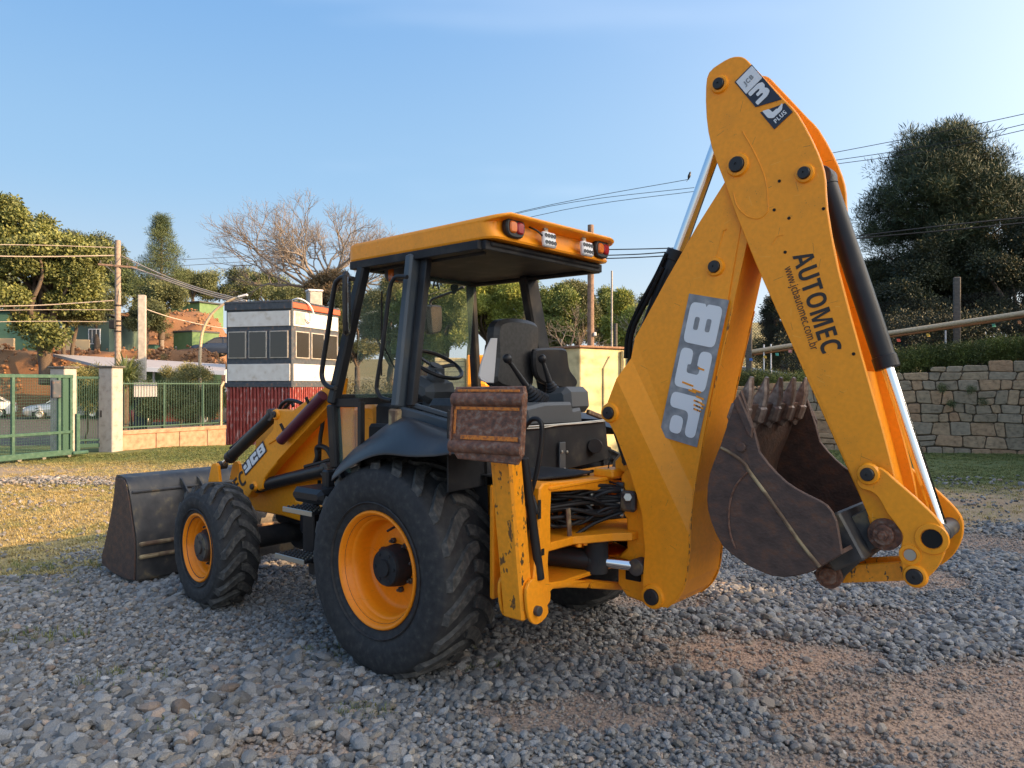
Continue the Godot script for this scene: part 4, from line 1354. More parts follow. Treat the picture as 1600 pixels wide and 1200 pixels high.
func car(label: String, at: Vector3, turn: float, paint: Material, group := "") -> void:
	var o := thing("parked_car", label, "car", at, turn, group)
	# lower body: rows across, front towards -x
	var prof := [[-2.12, 0.34, 0.52, 0.72], [-2.05, 0.26, 0.66, 0.80], [-1.75, 0.22, 0.78, 0.84], [-1.0, 0.20, 0.88, 0.86], [-0.7, 0.20, 0.93, 0.86], [0.6, 0.20, 0.96, 0.86], [1.35, 0.22, 0.97, 0.85], [1.85, 0.26, 0.96, 0.82], [2.08, 0.32, 0.88, 0.76], [2.13, 0.42, 0.70, 0.70]]
	var s := nst()
	var rows := []
	for p in prof:
		var w: float = p[3]
		var lo: float = p[1]
		var hi: float = p[2]
		rows.append(PackedVector3Array([Vector3(p[0], lo, -w * 0.92), Vector3(p[0], lerpf(lo, hi, 0.45), -w), Vector3(p[0], hi - 0.05, -w * 0.965), Vector3(p[0], hi, -w * 0.86), Vector3(p[0], hi + 0.02, 0), Vector3(p[0], hi, w * 0.86), Vector3(p[0], hi - 0.05, w * 0.965), Vector3(p[0], lerpf(lo, hi, 0.45), w), Vector3(p[0], lo, w * 0.92)]))
	sheet(s, rows)
	for r in [rows[0], rows[9]]:
		for k in range(1, 8):
			tri(s, r[0], r[k], r[k + 1])
	# roof skin
	var roof := [[-0.35, 1.36, 0.56], [0.1, 1.43, 0.58], [0.75, 1.42, 0.57], [1.05, 1.37, 0.55]]
	rows = []
	for p in roof:
		rows.append(PackedVector3Array([Vector3(p[0], p[1] - 0.04, -p[2] - 0.04), Vector3(p[0], p[1], -p[2] + 0.06), Vector3(p[0], p[1] + 0.02, 0), Vector3(p[0], p[1], p[2] - 0.06), Vector3(p[0], p[1] - 0.04, p[2] + 0.04)]))
	sheet(s, rows)
	for m in [1.0, -1.0]:
		for q in [[Vector3(-1.0, 0.92, 0.74), Vector3(-0.35, 1.33, 0.60)], [Vector3(0.28, 0.95, 0.75), Vector3(0.28, 1.39, 0.61)], [Vector3(1.70, 0.97, 0.72), Vector3(1.05, 1.34, 0.58)]]:
			bar(s, q[0] * Vector3(1, 1, m), q[1] * Vector3(1, 1, m), 0.05, 0.06, Vector3(0, 0, 1))
	obj("body", s, paint, o)
	s = nst()
	for m in [1.0, -1.0]:
		quad(s, Vector3(-0.98, 0.92, 0.735 * m), Vector3(1.66, 0.96, 0.715 * m), Vector3(1.03, 1.33, 0.585 * m), Vector3(-0.36, 1.32, 0.595 * m))
	quad(s, Vector3(-1.0, 0.91, -0.72), Vector3(-1.0, 0.91, 0.72), Vector3(-0.36, 1.33, 0.58), Vector3(-0.36, 1.33, -0.58))
	quad(s, Vector3(1.70, 0.96, -0.70), Vector3(1.70, 0.96, 0.70), Vector3(1.05, 1.35, 0.56), Vector3(1.05, 1.35, -0.56))
	obj("window", s, M.dark_pane, o)
	for x in [-1.32, 1.28]:
		for m in [1.0, -1.0]:
			var wn := Node3D.new()
			wn.name = uname("wheel", o)
			o.add_child(wn, true)
			wn.position = Vector3(x, 0.31, 0.74 * m)
			s = nst()
			lathe(s, PackedVector2Array([Vector2(0.2, -0.1), Vector2(0.31, -0.09), Vector2(0.315, 0.09), Vector2(0.2, 0.115)]), Transform3D(frame_of(Vector3(0, 0, m)), Vector3.ZERO), 24)
			obj("tyre", s, M.rubber, wn)
			s = nst()
			lathe(s, PackedVector2Array([Vector2(0.2, 0.11), Vector2(0.17, 0.12), Vector2(0.05, 0.10), Vector2(0, 0.11)]), Transform3D(frame_of(Vector3(0, 0, m)), Vector3.ZERO), 20)
			obj("rim", s, M.zinc, wn)
			s = nst()
			cyl(s, Vector3(x, 0.31, 0.60 * m), Vector3(x, 0.31, 0.835 * m), 0.37, 24)
			obj("wheel_arch", s, M.hole, o)
	for m in [1.0, -1.0]:
		s = nst()
		bx(s, Vector3(-2.03, 0.62, 0.55 * m), Vector3(0.16, 0.13, 0.34), 0.03)
		obj("headlight", s, M.lamp_face, o)
		s = nst()
		bx(s, Vector3(2.08, 0.74, 0.58 * m), Vector3(0.1, 0.16, 0.26), 0.03)
		obj("tail_light", s, M.red_lens, o)

func build_left_side() -> void:
	rng.seed = 200
	M.green_steel = tmat(ntex(0.02, [[0.0, lin(0.03, 0.08, 0.055)], [0.6, lin(0.042, 0.105, 0.075)], [1.0, lin(0.08, 0.14, 0.105)]], 256, 4, 130), 1.5, 0.5)
	M.green_dark = mat(lin(0.03, 0.085, 0.06), 0.5)
	M.plaster = tmat(ntex(0.01, [[0.0, lin(0.25, 0.225, 0.20)], [0.3, lin(0.36, 0.33, 0.30)], [1.0, lin(0.43, 0.40, 0.37)]], 512, 6, 131), 0.8, 0.9, ntex_n(0.05, 2.0, 256, 4, 9), 0.3)
	M.block = tmat(ntex(0.012, [[0.0, lin(0.24, 0.14, 0.09)], [0.4, lin(0.36, 0.22, 0.14)], [1.0, lin(0.44, 0.30, 0.21)]], 512, 6, 132), 0.8, 0.9, M.plaster.normal_texture, 0.3)
	M.container_red = tmat(ntex(0.012, [[0.0, lin(0.17, 0.025, 0.024)], [0.55, lin(0.27, 0.042, 0.036)], [0.68, lin(0.32, 0.07, 0.06)], [0.80, lin(0.40, 0.27, 0.27)], [1.0, lin(0.5, 0.4, 0.4)]], 512, 6, 133), 0.7, 0.6)
	M.container_red.uv1_scale = Vector3(1.6, 0.35, 1.6)
	M.booth_dark = tmat(ntex(0.02, [[0.0, lin(0.035, 0.045, 0.06)], [0.7, lin(0.06, 0.072, 0.09)], [1.0, lin(0.20, 0.10, 0.07)]], 256, 5, 134), 1.2, 0.7)
	M.booth_white = tmat(ntex(0.015, [[0.0, lin(0.45, 0.40, 0.34)], [0.3, lin(0.58, 0.56, 0.54)], [1.0, lin(0.66, 0.65, 0.64)]], 256, 5, 135), 0.8, 0.7)
	M.dark_pane = mat(lin(0.035, 0.033, 0.03), 0.12)
	M.dark_pane.metallic_specular = 0.6
	M.concrete = tmat(ntex(0.02, [[0.0, lin(0.27, 0.25, 0.22)], [1.0, lin(0.50, 0.47, 0.43)]], 256, 5, 136), 1.0, 0.9)
	M.house_green = tmat(ntex(0.01, [[0.0, lin(0.10, 0.18, 0.075)], [1.0, lin(0.145, 0.235, 0.105)]], 256, 4, 137), 0.5, 0.85)
	M.house_dark = mat(lin(0.05, 0.13, 0.10), 0.85)
	M.house_teal = mat(lin(0.085, 0.135, 0.115), 0.85)
	M.roof_grey = mat(lin(0.34, 0.34, 0.37), 0.8)
	M.roof_dark = mat(lin(0.06, 0.065, 0.065), 0.8)
	M.beige = mat(lin(0.48, 0.38, 0.24), 0.9)
	# sliding gate
	var ga: Vector3 = Vector3(-11.28, -0.005, -16)
	var gb: Vector3 = Vector3(-10.511, -0.004, -18.1)
	ga.y = 0.0
	gb.y = 0.0
	var gate := thing("sliding_gate", "green sliding gate of steel frame and wire mesh at the left edge", "gate", ga)
	gate.basis = along(ga, gb)
	var L := (gb - ga).length()
	var s := nst()
	for q in [[0.12, 0.13], [0.60, 0.07], [1.92, 0.08]]:
		s = nst()
		bx(s, Vector3(L / 2.0, q[0], 0), Vector3(L, q[1], 0.08), 0.008)
		obj("rail", s, M.green_steel, gate)
	for u in [0.04, L * 0.335, L - 0.36, L - 0.05]:
		s = nst()
		bx(s, Vector3(u, 1.02, 0.003), Vector3(0.075, 1.86, 0.07), 0.008)
		obj("stile", s, M.green_steel, gate)
	s = nst()
	bx(s, Vector3(L - 0.19, 1.0, -0.03), Vector3(0.16, 1.86, 0.10), 0.01)
	obj("end_channel", s, M.green_dark, gate)
	s = nst()
	bx(s, Vector3(L - 0.48, 1.62, 0.06), Vector3(0.22, 0.42, 0.10), 0.02)
	obj("motor_box", s, M.booth_dark, gate)
	s = nst()
	for k in int(L / 0.06):
		bx(s, Vector3(0.06 * k, 1.02, 0), Vector3(0.006, 1.74, 0.006), 0.001)
	for k in 26:
		bx(s, Vector3(L / 2.0, 0.22 + 0.065 * k, 0.004), Vector3(L, 0.005, 0.005), 0.001)
	obj("wire_mesh", s, M.green_dark, gate).set_meta("kind", "stuff")
	for u in [L * 0.40, L - 0.75, L - 0.1]:
		s = nst()
		cyl(s, Vector3(u, 0.05, -0.03), Vector3(u, 0.05, 0.03), 0.05, 14)
		obj("roller", s, M.zinc, gate)
	s = nst()
	bx(s, Vector3(L + 0.16, 0.09, 0.02), Vector3(0.42, 0.08, 0.18), 0.02)
	bx(s, Vector3(L + 0.12, 0.55, 0.02), Vector3(0.10, 0.95, 0.08), 0.01)
	obj("end_stop", s, M.green_steel, gate)
	# gate pillars
	for q in [[99, 704, 18.9, 0.52, "rendered pillar directly behind the end of the green gate"], [173, 705, 19.4, 0.50, "rendered pillar between the small gate and the bar fence"]]:
		var f: Vector3 = on_ground(q[0], q[2])
		var p := thing("gate_pillar", q[4], "pillar", f, -0.32, "pillars of the gateway")
		s = nst()
		bx(s, Vector3(0, 1.02, 0), Vector3(q[3] * 0.92, 2.24, q[3] * 0.7), 0.02)
		obj("shaft", s, M.plaster, p)
		s = nst()
		bx(s, Vector3(0, 2.165, 0), Vector3(q[3] * 0.92 + 0.08, 0.05, q[3] * 0.7 + 0.08), 0.01)
		obj("cap", s, M.concrete_dark, p)
	# small gate
	var a: Vector3 = on_ground(117, 19.0)
	var b: Vector3 = on_ground(160, 19.35)
	var wk := thing("walk_gate", "narrow green bar gate between the two rendered pillars", "gate", Vector3(a.x, 0, a.z))
	wk.basis = along(a, b)
	L = Vector2(b.x - a.x, b.z - a.z).length()
	for q in [[0.18, 0.10], [0.32, 0.05], [1.90, 0.06]]:
		s = nst()
		bx(s, Vector3(L / 2.0, q[0], 0), Vector3(L, q[1], 0.05), 0.006)
		obj("rail", s, M.green_dark, wk)
	for u in [0.03, L - 0.03]:
		s = nst()
		bx(s, Vector3(u, 1.02, 0.002), Vector3(0.06, 1.84, 0.05), 0.006)
		obj("stile", s, M.green_dark, wk)
	for k in 11:
		s = nst()
		bx(s, Vector3(L * (k + 1) / 12.0, 1.05, 0), Vector3(0.014, 1.66, 0.014), 0.003)
		obj("bar", s, M.green_dark, wk)
	s = nst()
	bx(s, Vector3(L - 0.02, 0.98, 0.05), Vector3(0.08, 0.18, 0.06), 0.01)
	obj("lock", s, M.black, wk)
	# low wall with bar fence
	a = on_ground(187, 19.6)
	b = on_ground(350, 22.3)
	a.y = 0.0
	b.y = 0.0
	var lw := thing("low_wall", "low orange block wall carrying the bar fence left of the guard booth", "wall", a)
	lw.basis = along(a, b)
	L = (b - a).length()
	var cuts := [0.0, 0.30, 0.52, 0.80, 1.0]
	for k in 4:
		s = nst()
		var u0: float = L * cuts[k] + 0.008
		var u1: float = L * cuts[k + 1] - 0.008
		bx(s, Vector3((u0 + u1) / 2.0, 0.13, 0), Vector3(u1 - u0, 0.58, 0.20), 0.012)
		obj("block_panel", s, M.block, lw)
	s = nst()
	bx(s, Vector3(L / 2.0, 0.475, 0), Vector3(L, 0.11, 0.24), 0.012)
	obj("coping", s, M.block, lw)
	var fn := thing("bar_fence", "dark green bar fence standing on the low orange block wall", "fence", a + Vector3(0, 0.53, 0))
	fn.basis = along(a, b)
	for y in [0.08, 1.22]:
		s = nst()
		bx(s, Vector3(L / 2.0, y, 0), Vector3(L, 0.035, 0.025), 0.004)
		obj("rail", s, M.green_dark, fn)
	var n := 40
	var bm := nst()
	bx(bm, Vector3(0, 0.66, 0), Vector3(0.011, 1.30, 0.011), 0.002)
	bm.generate_normals()
	var barm := bm.commit()
	for k in n:
		put("bar", barm, M.green_dark, fn).position = Vector3(L * (k + 0.5) / n, 0, 0)
	for u in [0.02, L * 0.40, L * 0.78]:
		s = nst()
		bx(s, Vector3(u, 0.62, -0.02), Vector3(0.04, 1.28, 0.04), 0.006)
		obj("post", s, M.green_dark, fn)
	s = nst()
	cyl(s, Vector3(L * 0.955, 0, 0.05), Vector3(L * 0.955, 1.12, 0.05), 0.035, 12)
	cyl(s, Vector3(L * 0.955, 1.12, 0.05), Vector3(L * 0.985, 1.28, 0.05), 0.035, 12)
	obj("pale_post", s, M.canvas, fn)
	var sg := thing("notice_board", "blank pale grey notice plate hung on the bar fence", "sign", Vector3(-9.874, 1.585, -20.35))
	sg.basis = along(a, b)
	s = nst()
	bx(s, Vector3(0, 0, 0.04), Vector3(0.66, 0.38, 0.012), 0.004)
	obj("plate", s, M.roof_grey, sg)
	# guard booth
	var c := Vector3(-6.4, -0.12, -22.0)
	var bo := thing("guard_booth", "two tone guard booth on a dark red container base beside the fence", "booth", c)
	var fx := Vector3(0.957, 0, 0.29)      # along the front, to the right
	bo.basis = Basis(fx, Vector3.UP, fx.cross(Vector3.UP))
	var wf := 2.26
	var dp := 2.7
	# lower part: corrugated sheets, front and right
	s = nst()
	bx(s, Vector3(-wf / 2.0, 0.93, -dp / 2.0), Vector3(wf - 0.06, 1.86, dp - 0.06), 0.01)
	obj("base_box", s, M.container_red, bo)
	for side in 2:
		var len_: float = wf if side == 0 else dp
		var nn := int(len_ / 0.115)
		for k in nn:
			s = nst()
			var u := (k + 0.5) * len_ / nn
			var cc := Vector3(-u, 0.92, 0.0) if side == 0 else Vector3(0.0, 0.92, -u)
			bx(s, cc, Vector3(0.062, 1.76, 0.05) if side == 0 else Vector3(0.05, 1.76, 0.062), 0.012)
			obj("rib", s, M.container_red, bo)
	for q in [[-wf / 2.0, 1.83, 0.0, wf + 0.04, 0.13, 0.07], [0.0, 1.83, -dp / 2.0, 0.07, 0.13, dp + 0.04]]:
		s = nst()
		bx(s, Vector3(q[0], q[1], q[2]), Vector3(q[3], q[4], q[5]), 0.01)
		obj("base_rail", s, M.booth_dark, bo)
	# upper room
	s = nst()
	bx(s, Vector3(-wf / 2.0, 3.05, -dp / 2.0), Vector3(wf - 0.02, 2.36, dp - 0.02), 0.01)
	obj("room_box", s, M.booth_dark, bo)
	var wx := [-1.86, -1.15, -0.43]
	for q in [[2.20, 0.50], [3.78, 0.44]]:
		s = nst()
		bx(s, Vector3(-wf / 2.0, q[0], 0.0), Vector3(wf - 0.12, q[1], 0.03), 0.006)
		obj("white_panel", s, M.booth_white, bo)
		s = nst()
		bx(s, Vector3(0.0, q[0], -dp / 2.0), Vector3(0.03, q[1], dp - 0.16), 0.006)
		obj("white_panel", s, M.booth_white, bo)
	for x in wx:
		s = nst()
		bx(s, Vector3(x, 3.02, 0.005), Vector3(0.62, 0.80, 0.03), 0.006)
		var f := obj("window", s, M.concrete, bo)
		s = nst()
		bx(s, Vector3(x, 3.02, 0.016), Vector3(0.56, 0.74, 0.02), 0.003)
		obj("pane", s, M.dark_pane, f)
	for z in [-0.55, -1.40, -2.2]:
		s = nst()
		bx(s, Vector3(0.005, 3.02, z), Vector3(0.03, 0.80, 0.74), 0.006)
		var f := obj("window", s, M.concrete, bo)
		s = nst()
		bx(s, Vector3(0.016, 3.02, z), Vector3(0.02, 0.74, 0.66), 0.003)
		obj("pane", s, M.dark_pane, f)
	s = nst()
	bx(s, Vector3(0.016, 3.80, -0.42), Vector3(0.03, 0.36, 0.50), 0.006)
	obj("vent", s, M.concrete, bo)
	s = nst()
	bx(s, Vector3(-wf / 2.0, 4.18, 0.01), Vector3(wf + 0.06, 0.26, 0.06), 0.01)
	obj("fascia", s, M.booth_dark, bo)
	s = nst()
	bx(s, Vector3(0.02, 4.16, -dp / 2.0), Vector3(0.05, 0.16, dp), 0.01)
	obj("red_fascia", s, mat(lin(0.50, 0.09, 0.04), 0.7), bo)
	s = nst()
	for k in 9:
		bx(s, Vector3(-wf / 2.0, 4.29, -dp * (k + 0.5) / 9.0), Vector3(wf + 0.1, 0.04, 0.16), 0.012)
	bx(s, Vector3(-wf / 2.0, 4.26, -dp / 2.0), Vector3(wf + 0.08, 0.03, dp + 0.1), 0.008)
	obj("roof", s, M.booth_dark, bo)
	s = nst()
	tube(s, smooth_path(PackedVector3Array([Vector3(-0.5, 4.32, -0.6), Vector3(-0.1, 4.40, -0.5), Vector3(0.10, 4.25, -0.75), Vector3(0.14, 3.95, -0.95), Vector3(0.10, 3.72, -0.85), Vector3(0.06, 3.80, -0.62)]), 5), 0.025, 8)
	obj("conduit", s, M.white, bo)
	var tk := thing("water_tank", "small pale water tank standing on the guard booth roof", "tank", c + bo.basis * Vector3(-0.55, 4.30, -2.1))
	s = nst()
	bx(s, Vector3(0, 0.26, 0), Vector3(0.44, 0.52, 0.40), 0.05, Basis(Vector3.UP, 0.5))
	obj("body", s, M.concrete, tk)
	s = nst()
	bx(s, Vector3(0, 0.53, 0), Vector3(0.48, 0.06, 0.44), 0.02, Basis(Vector3.UP, 0.5))
	obj("lid", s, M.white, tk)
	# poles and lamp beyond the fence
	var cp := thing("concrete_post", "square pale concrete post behind the bar fence", "post", on_ground(222, 25.0))
	s = nst()
	bx(s, Vector3(0, 2.35, 0), Vector3(0.24, 5.1, 0.20), 0.02, Basis(Vector3.UP, 0.3))
	obj("shaft", s, M.concrete, cp)
	s = nst()
	bx(s, Vector3(0.02, 0.75, 0.14), Vector3(0.42, 1.5, 0.10), 0.02)
	obj("meter_cabinet", s, M.booth_dark, cp)
	var lp := thing("street_lamp", "cream street lamp with a curved arm behind the bar fence", "street lamp", on_ground(312, 26.0))
	s = nst()
	var y0: float = lp.position.y
	tube(s, smooth_path(PackedVector3Array([Vector3(0, -0.2, 0), Vector3(0, 2.0, 0), Vector3(0.02, 3.2, 0), Vector3(0.12, 3.85, 0), Vector3(0.45, 4.42, 0), Vector3(0.95, 4.80, 0), Vector3(1.36, 4.97, 0)]), 5), 0.055, 10, 0.04)
	obj("pole_and_arm", s, M.canvas, lp)
	s = nst()
	bx(s, Vector3(1.48, 5.0, 0), Vector3(0.34, 0.07, 0.14), 0.02, Basis(Vector3(0, 0, 1), 0.25))
	obj("lamp_head", s, M.white, lp)
	M.pole_grey = tmat(ntex(0.02, [[0.0, lin(0.20, 0.15, 0.115)], [1.0, lin(0.40, 0.32, 0.26)]], 256, 5, 138), 1.0, 0.9)
	var up := pole("utility_pole", "tall wooden utility pole with a crossarm in front of the left trees", on_ground(184, 41.0), 9.75, 0.175, M.pole_grey, "utility pole", 0.14)
	s = nst()
	bx(s, Vector3(0.05, 8.35, 0.12), Vector3(1.9, 0.10, 0.10), 0.01, Basis(Vector3(0, 1, 0), 0.3) * Basis(Vector3(0, 0, 1), -0.05))
	obj("crossarm", s, M.wood_pole, up)
	for u in [-0.8, -0.3, 0.45, 0.9]:
		s = nst()
		lathe(s, PackedVector2Array([Vector2(0.02, 0), Vector2(0.06, 0.03), Vector2(0.03, 0.07), Vector2(0.055, 0.11), Vector2(0.02, 0.16), Vector2(0, 0.16)]), Transform3D(Basis(Vector3(1, 0, 0), -PI / 2.0), Vector3(u + 0.05, 8.41 - 0.05 * u, 0.12 - 0.29 * u)), 10)
		obj("insulator", s, M.concrete_dark, up)
	for y in [4.8, 5.1, 5.35, 6.2]:
		s = nst()
		cyl(s, Vector3(0, y, 0), Vector3(0, y + 0.07, 0), 0.20, 14)
		obj("band", s, M.black, up)
	s = nst()
	bx(s, Vector3(-0.18, 5.2, 0.16), Vector3(0.34, 0.5, 0.26), 0.04)
	obj("splice_box", s, M.matt, up)
	var cw := mat(lin(0.42, 0.35, 0.28), 0.7)
	for q in [[V3([-27.625, 8.743, -38, -24.708, 8.986, -39.5, -21.349, 9.122, -41]), "topmost pale wire running left from the utility pole", 0.022], [V3([-27.625, 8.196, -38, -24.708, 8.385, -39.5, -21.349, 8.706, -41]), "thick pale cable running left from the utility pole", 0.035], [V3([-27.625, 5.627, -38, -24.708, 5.847, -39.5, -21.349, 6.28, -41]), "reddish pale cable low across the leaning tree", 0.03], [V3([-27.625, 5.402, -38, -24.708, 5.613, -39.5, -21.349, 5.76, -41]), "thin wire just under the reddish cable", 0.018], [V3([-27.625, 4.824, -38, -24.708, 5.012, -39.5, -21.349, 5.102, -41]), "lowest thin wire left of the utility pole", 0.02]]:
		wire_line(q[1], q[0], q[2], cw, "cables left of the utility pole")
	for q in [[V3([-21.141, 8.672, -41, -17.667, 7.265, -38, -14.497, 6.178, -35, -10.875, 5.147, -31]), "uppermost cable slanting down right from the utility pole", 0.03], [V3([-20.621, 8.048, -41, -17.346, 7.008, -38, -14.201, 6, -35, -10.744, 5.042, -31]), "middle cable slanting down right from the utility pole", 0.035], [V3([-20.275, 7.978, -41, -17.025, 6.815, -38, -13.905, 5.823, -35, -10.482, 4.937, -31]), "lower cable slanting down right from the utility pole", 0.03], [V3([-12.394, 4.284, -25.5, -11.648, 4.004, -26, -10.727, 3.794, -27, -9.467, 3.633, -28]), "slack cable from the concrete post towards the booth", 0.02], [V3([-22.289, 8.287, -41.2, -21.488, 7.632, -41, -21.107, 6.224, -40.8]), "loose stay wire hanging by the utility pole", 0.02]]:
		wire_line(q[1], q[0], q[2], cw, "cables right of the utility pole")
	for q in [[V3([-30.431, 11.377, -60, -26.205, 11.96, -62, -20.558, 12.722, -64, -13.39, 14.014, -66]), "upper faint wire in the sky between pine and bare tree"], [V3([-30.431, 10.869, -60, -26.205, 11.488, -62, -20.558, 12.235, -64, -13.39, 13.344, -66]), "lower faint wire in the sky between pine and bare tree"]]:
		wire_line(q[1], q[0], 0.02, M.cable, "faint wires on the left skyline")
	# long low building across the street
	var lb := thing("street_canopy", "long low green building with a sloping grey roof across the street", "building", Vector3.ZERO)
	var rf0: PackedVector3Array = V3([-28.526, 3.607, -47, -22.276, 2.687, -41.5, -15.337, 2.39, -40.5, -17.799, 2.972, -47])
	s = nst()
	var dn := Vector3(0, -0.16, 0)
	quad(s, rf0[0], rf0[3], rf0[2], rf0[1])
	quad(s, rf0[0] + dn, rf0[1] + dn, rf0[2] + dn, rf0[3] + dn)
	for k in 4:
		quad(s, rf0[k], rf0[(k + 1) % 4], rf0[(k + 1) % 4] + dn, rf0[k] + dn)
	obj("roof", s, M.roof_grey, lb)
	s = nst()
	bar(s, rf0[1] + Vector3(0, -0.05, 0.06), rf0[2] + Vector3(0, -0.05, 0.06), 0.08, 0.24)
	obj("fascia", s, M.white, lb)
	s = nst()
	bx(s, Vector3((rf0[0].x + rf0[3].x) / 2.0 + 0.6, 1.1, -45.6), Vector3(9.6, 3.0, 1.4), 0.02)
	obj("wall", s, M.house_green, lb)
	for k in 4:
		s = nst()
		cyl(s, Vector3(rf0[1].x + 0.4 + 2.0 * k, -0.3, -42.0), Vector3(rf0[1].x + 0.4 + 2.0 * k, 2.55, -42.0), 0.06, 10)
		obj("column", s, M.white, lb)
	# houses on the bank
	house("green_house", "flat green house with a beige yard wall behind the leaning tree", "house", Vector3(-38.5, 4.0, -58), Vector3(13.5, 3.1, 5), 0.1, M.house_dark, M.roof_dark, [[-2.5, 1.7, 1.2, 0.9], [4.6, 1.6, 0.9, 0.8]])
	house("teal_house", "small teal house with a barred white window right of the utility pole", "house", Vector3(-31.2, 4.0, -58), Vector3(3.4, 2.75, 4), -0.1, M.house_teal, M.roof_dark, [[0.55, 1.25, 0.95, 1.15]], 0.3)
	house("green_shed", "bright green shed on the yard beside the dark cars", "shed", Vector3(-24.6, 3.95, -59), Vector3(2.3, 1.75, 2.4), -0.55, M.house_green, M.roof_dark, [], 0.05)
	house("green_block", "long light green building on top of the orange bank", "building", Vector3(-31.6, 8.0, -76), Vector3(4.0, 1.7, 3), -0.45, M.house_green, M.roof_dark, [], 0.2)
	var yw := thing("yard_wall", "beige block wall in front of the flat green house", "wall", Vector3.ZERO)
	for q in [[Vector3(-36.834, 4.536, -52.5), Vector3(-34.527, 4.536, -52.5)], [Vector3(-33.153, 4.562, -53), Vector3(-31.747, 4.589, -53.5)], [Vector3(-31.657, 4.544, -53.5), Vector3(-30.127, 4.524, -54)]]:
		s = nst()
		bar(s, q[0] + Vector3(0, -0.1, 0), q[1] + Vector3(0, -0.1, 0), 0.2, 0.95)
		obj("wall_panel", s, M.beige, yw)
	var gb2 := thing("green_bin", "dark green bin on the orange yard left of the shed", "bin", Vector3(-27.652, 4.289, -58))
	s = nst()
	bx(s, Vector3(0, 0.05, 0), Vector3(1.0, 0.75, 0.8), 0.03)
	obj("body", s, M.house_dark, gb2)
	s = nst()
	bx(s, Vector3(0, 0.44, 0), Vector3(1.06, 0.06, 0.86), 0.02)
	obj("lid", s, M.roof_dark, gb2)
	# cars
	var silver := mat(lin(0.42, 0.43, 0.44), 0.3, 0.5)
	silver.clearcoat_enabled = true
	var p := on_ground(104, 44.0)
	car("silver saloon car on the street behind the small gate", Vector3(p.x, p.y - 0.02, p.z), 0.52, silver)
	p = on_ground(-42, 44.0)
	car("white car cut by the left edge, behind the green gate", Vector3(p.x, p.y, p.z), 0.52, mat(lin(0.6, 0.6, 0.6), 0.35))
	p = on_ground(272, 37.0)
	car("dark red car on the street behind the fence shrubs", Vector3(p.x, p.y, p.z), 0.45, mat(lin(0.09, 0.02, 0.02), 0.35))
	p = on_ground(345, 38.0)
	car("dark car on the street half hidden by the guard booth", Vector3(p.x, p.y, p.z), 0.4, mat(lin(0.05, 0.05, 0.055), 0.35))
	car("grey brown car on the raised yard beside the green shed", Vector3(-24.446, 3.972, -60), 0.5, mat(lin(0.16, 0.14, 0.12), 0.4))
	car("dark blue car on the raised yard next to the booth", Vector3(-22.406, 3.897, -58), 0.35, mat(lin(0.02, 0.035, 0.07), 0.35))
	# shrubs behind the fence and the spiky palm
	for q in [[255, 625, 24.6, 0.75, 0.85, "olive shrub behind the bar fence, right of the notice plate"], [300, 615, 25.2, 0.85, 1.05, "tall olive shrub behind the bar fence near the lamp"], [335, 630, 25.6, 0.5, 0.8, "shrub behind the bar fence beside the booth"], [205, 600, 25.0, 0.55, 0.8, "green shrub behind the pillar with the small gate"], [135, 608, 24.0, 0.6, 0.75, "yellow green shrub behind the narrow gate"], [280, 588, 27.0, 1.1, 0.5, "dry shrub tops under the grey canopy roof"]]:
		var cc := Vector3(pxs(q[0] - 800, q[2]), 1.74 - pxs(q[1] - 600, q[2]), -q[2])
		leafy_tree("fence_shrub", q[5], Vector3(cc.x, ground_y(cc.x, q[2]), cc.z), clumped(cc, Vector3(q[3], q[4], q[3] * 0.8), 16, 0.3, 0.5, -1.0), 0.035, 420, 0.15, "fine", Color(0.09, 0.10, 0.035), Color(0.28, 0.26, 0.09), "shrubs behind the bar fence", 6, "shrub")
	var pf := on_ground(196, 23.0)
	var palm := thing("spiky_palm", "spiky green palm top showing above the gate pillar", "palm", pf)
	s = nst()
	cyl(s, Vector3(0, -0.2, 0), Vector3(0, 1.9, 0), 0.09, 10)
	obj("trunk", s, M.bark if M.has("bark") else M.wood_pole, palm)
	s = nst()
	for k in 150:
		var az := rf(0, TAU)
		var el := rf(-0.15, 1.4)
		var d := Vector3(cos(az) * cos(el), sin(el), sin(az) * cos(el))
		var l := rf(0.55, 1.0)
		var base := Vector3(0, 1.9 + rf(-0.15, 0.3), 0)
		var sd := d.cross(Vector3.UP).normalized() * 0.022
		var m := base + d * l * 0.6
		var t := base + d * l - Vector3(0, 0.12, 0)
		quad(s, base - sd, m - sd, m + sd, base + sd)
		tri(s, m - sd, t, m + sd)
	var lm := mat(lin(0.13, 0.16, 0.06), 0.6)
	lm.backlight_enabled = true
	lm.backlight = Color(0.3, 0.34, 0.14)
	obj("fronds", s, lm, palm)

# ---------------------------------------------------------------- the backhoe loader
# own axes: x towards the backhoe end, y up, z towards its left side; origin on the ground under the rear axle

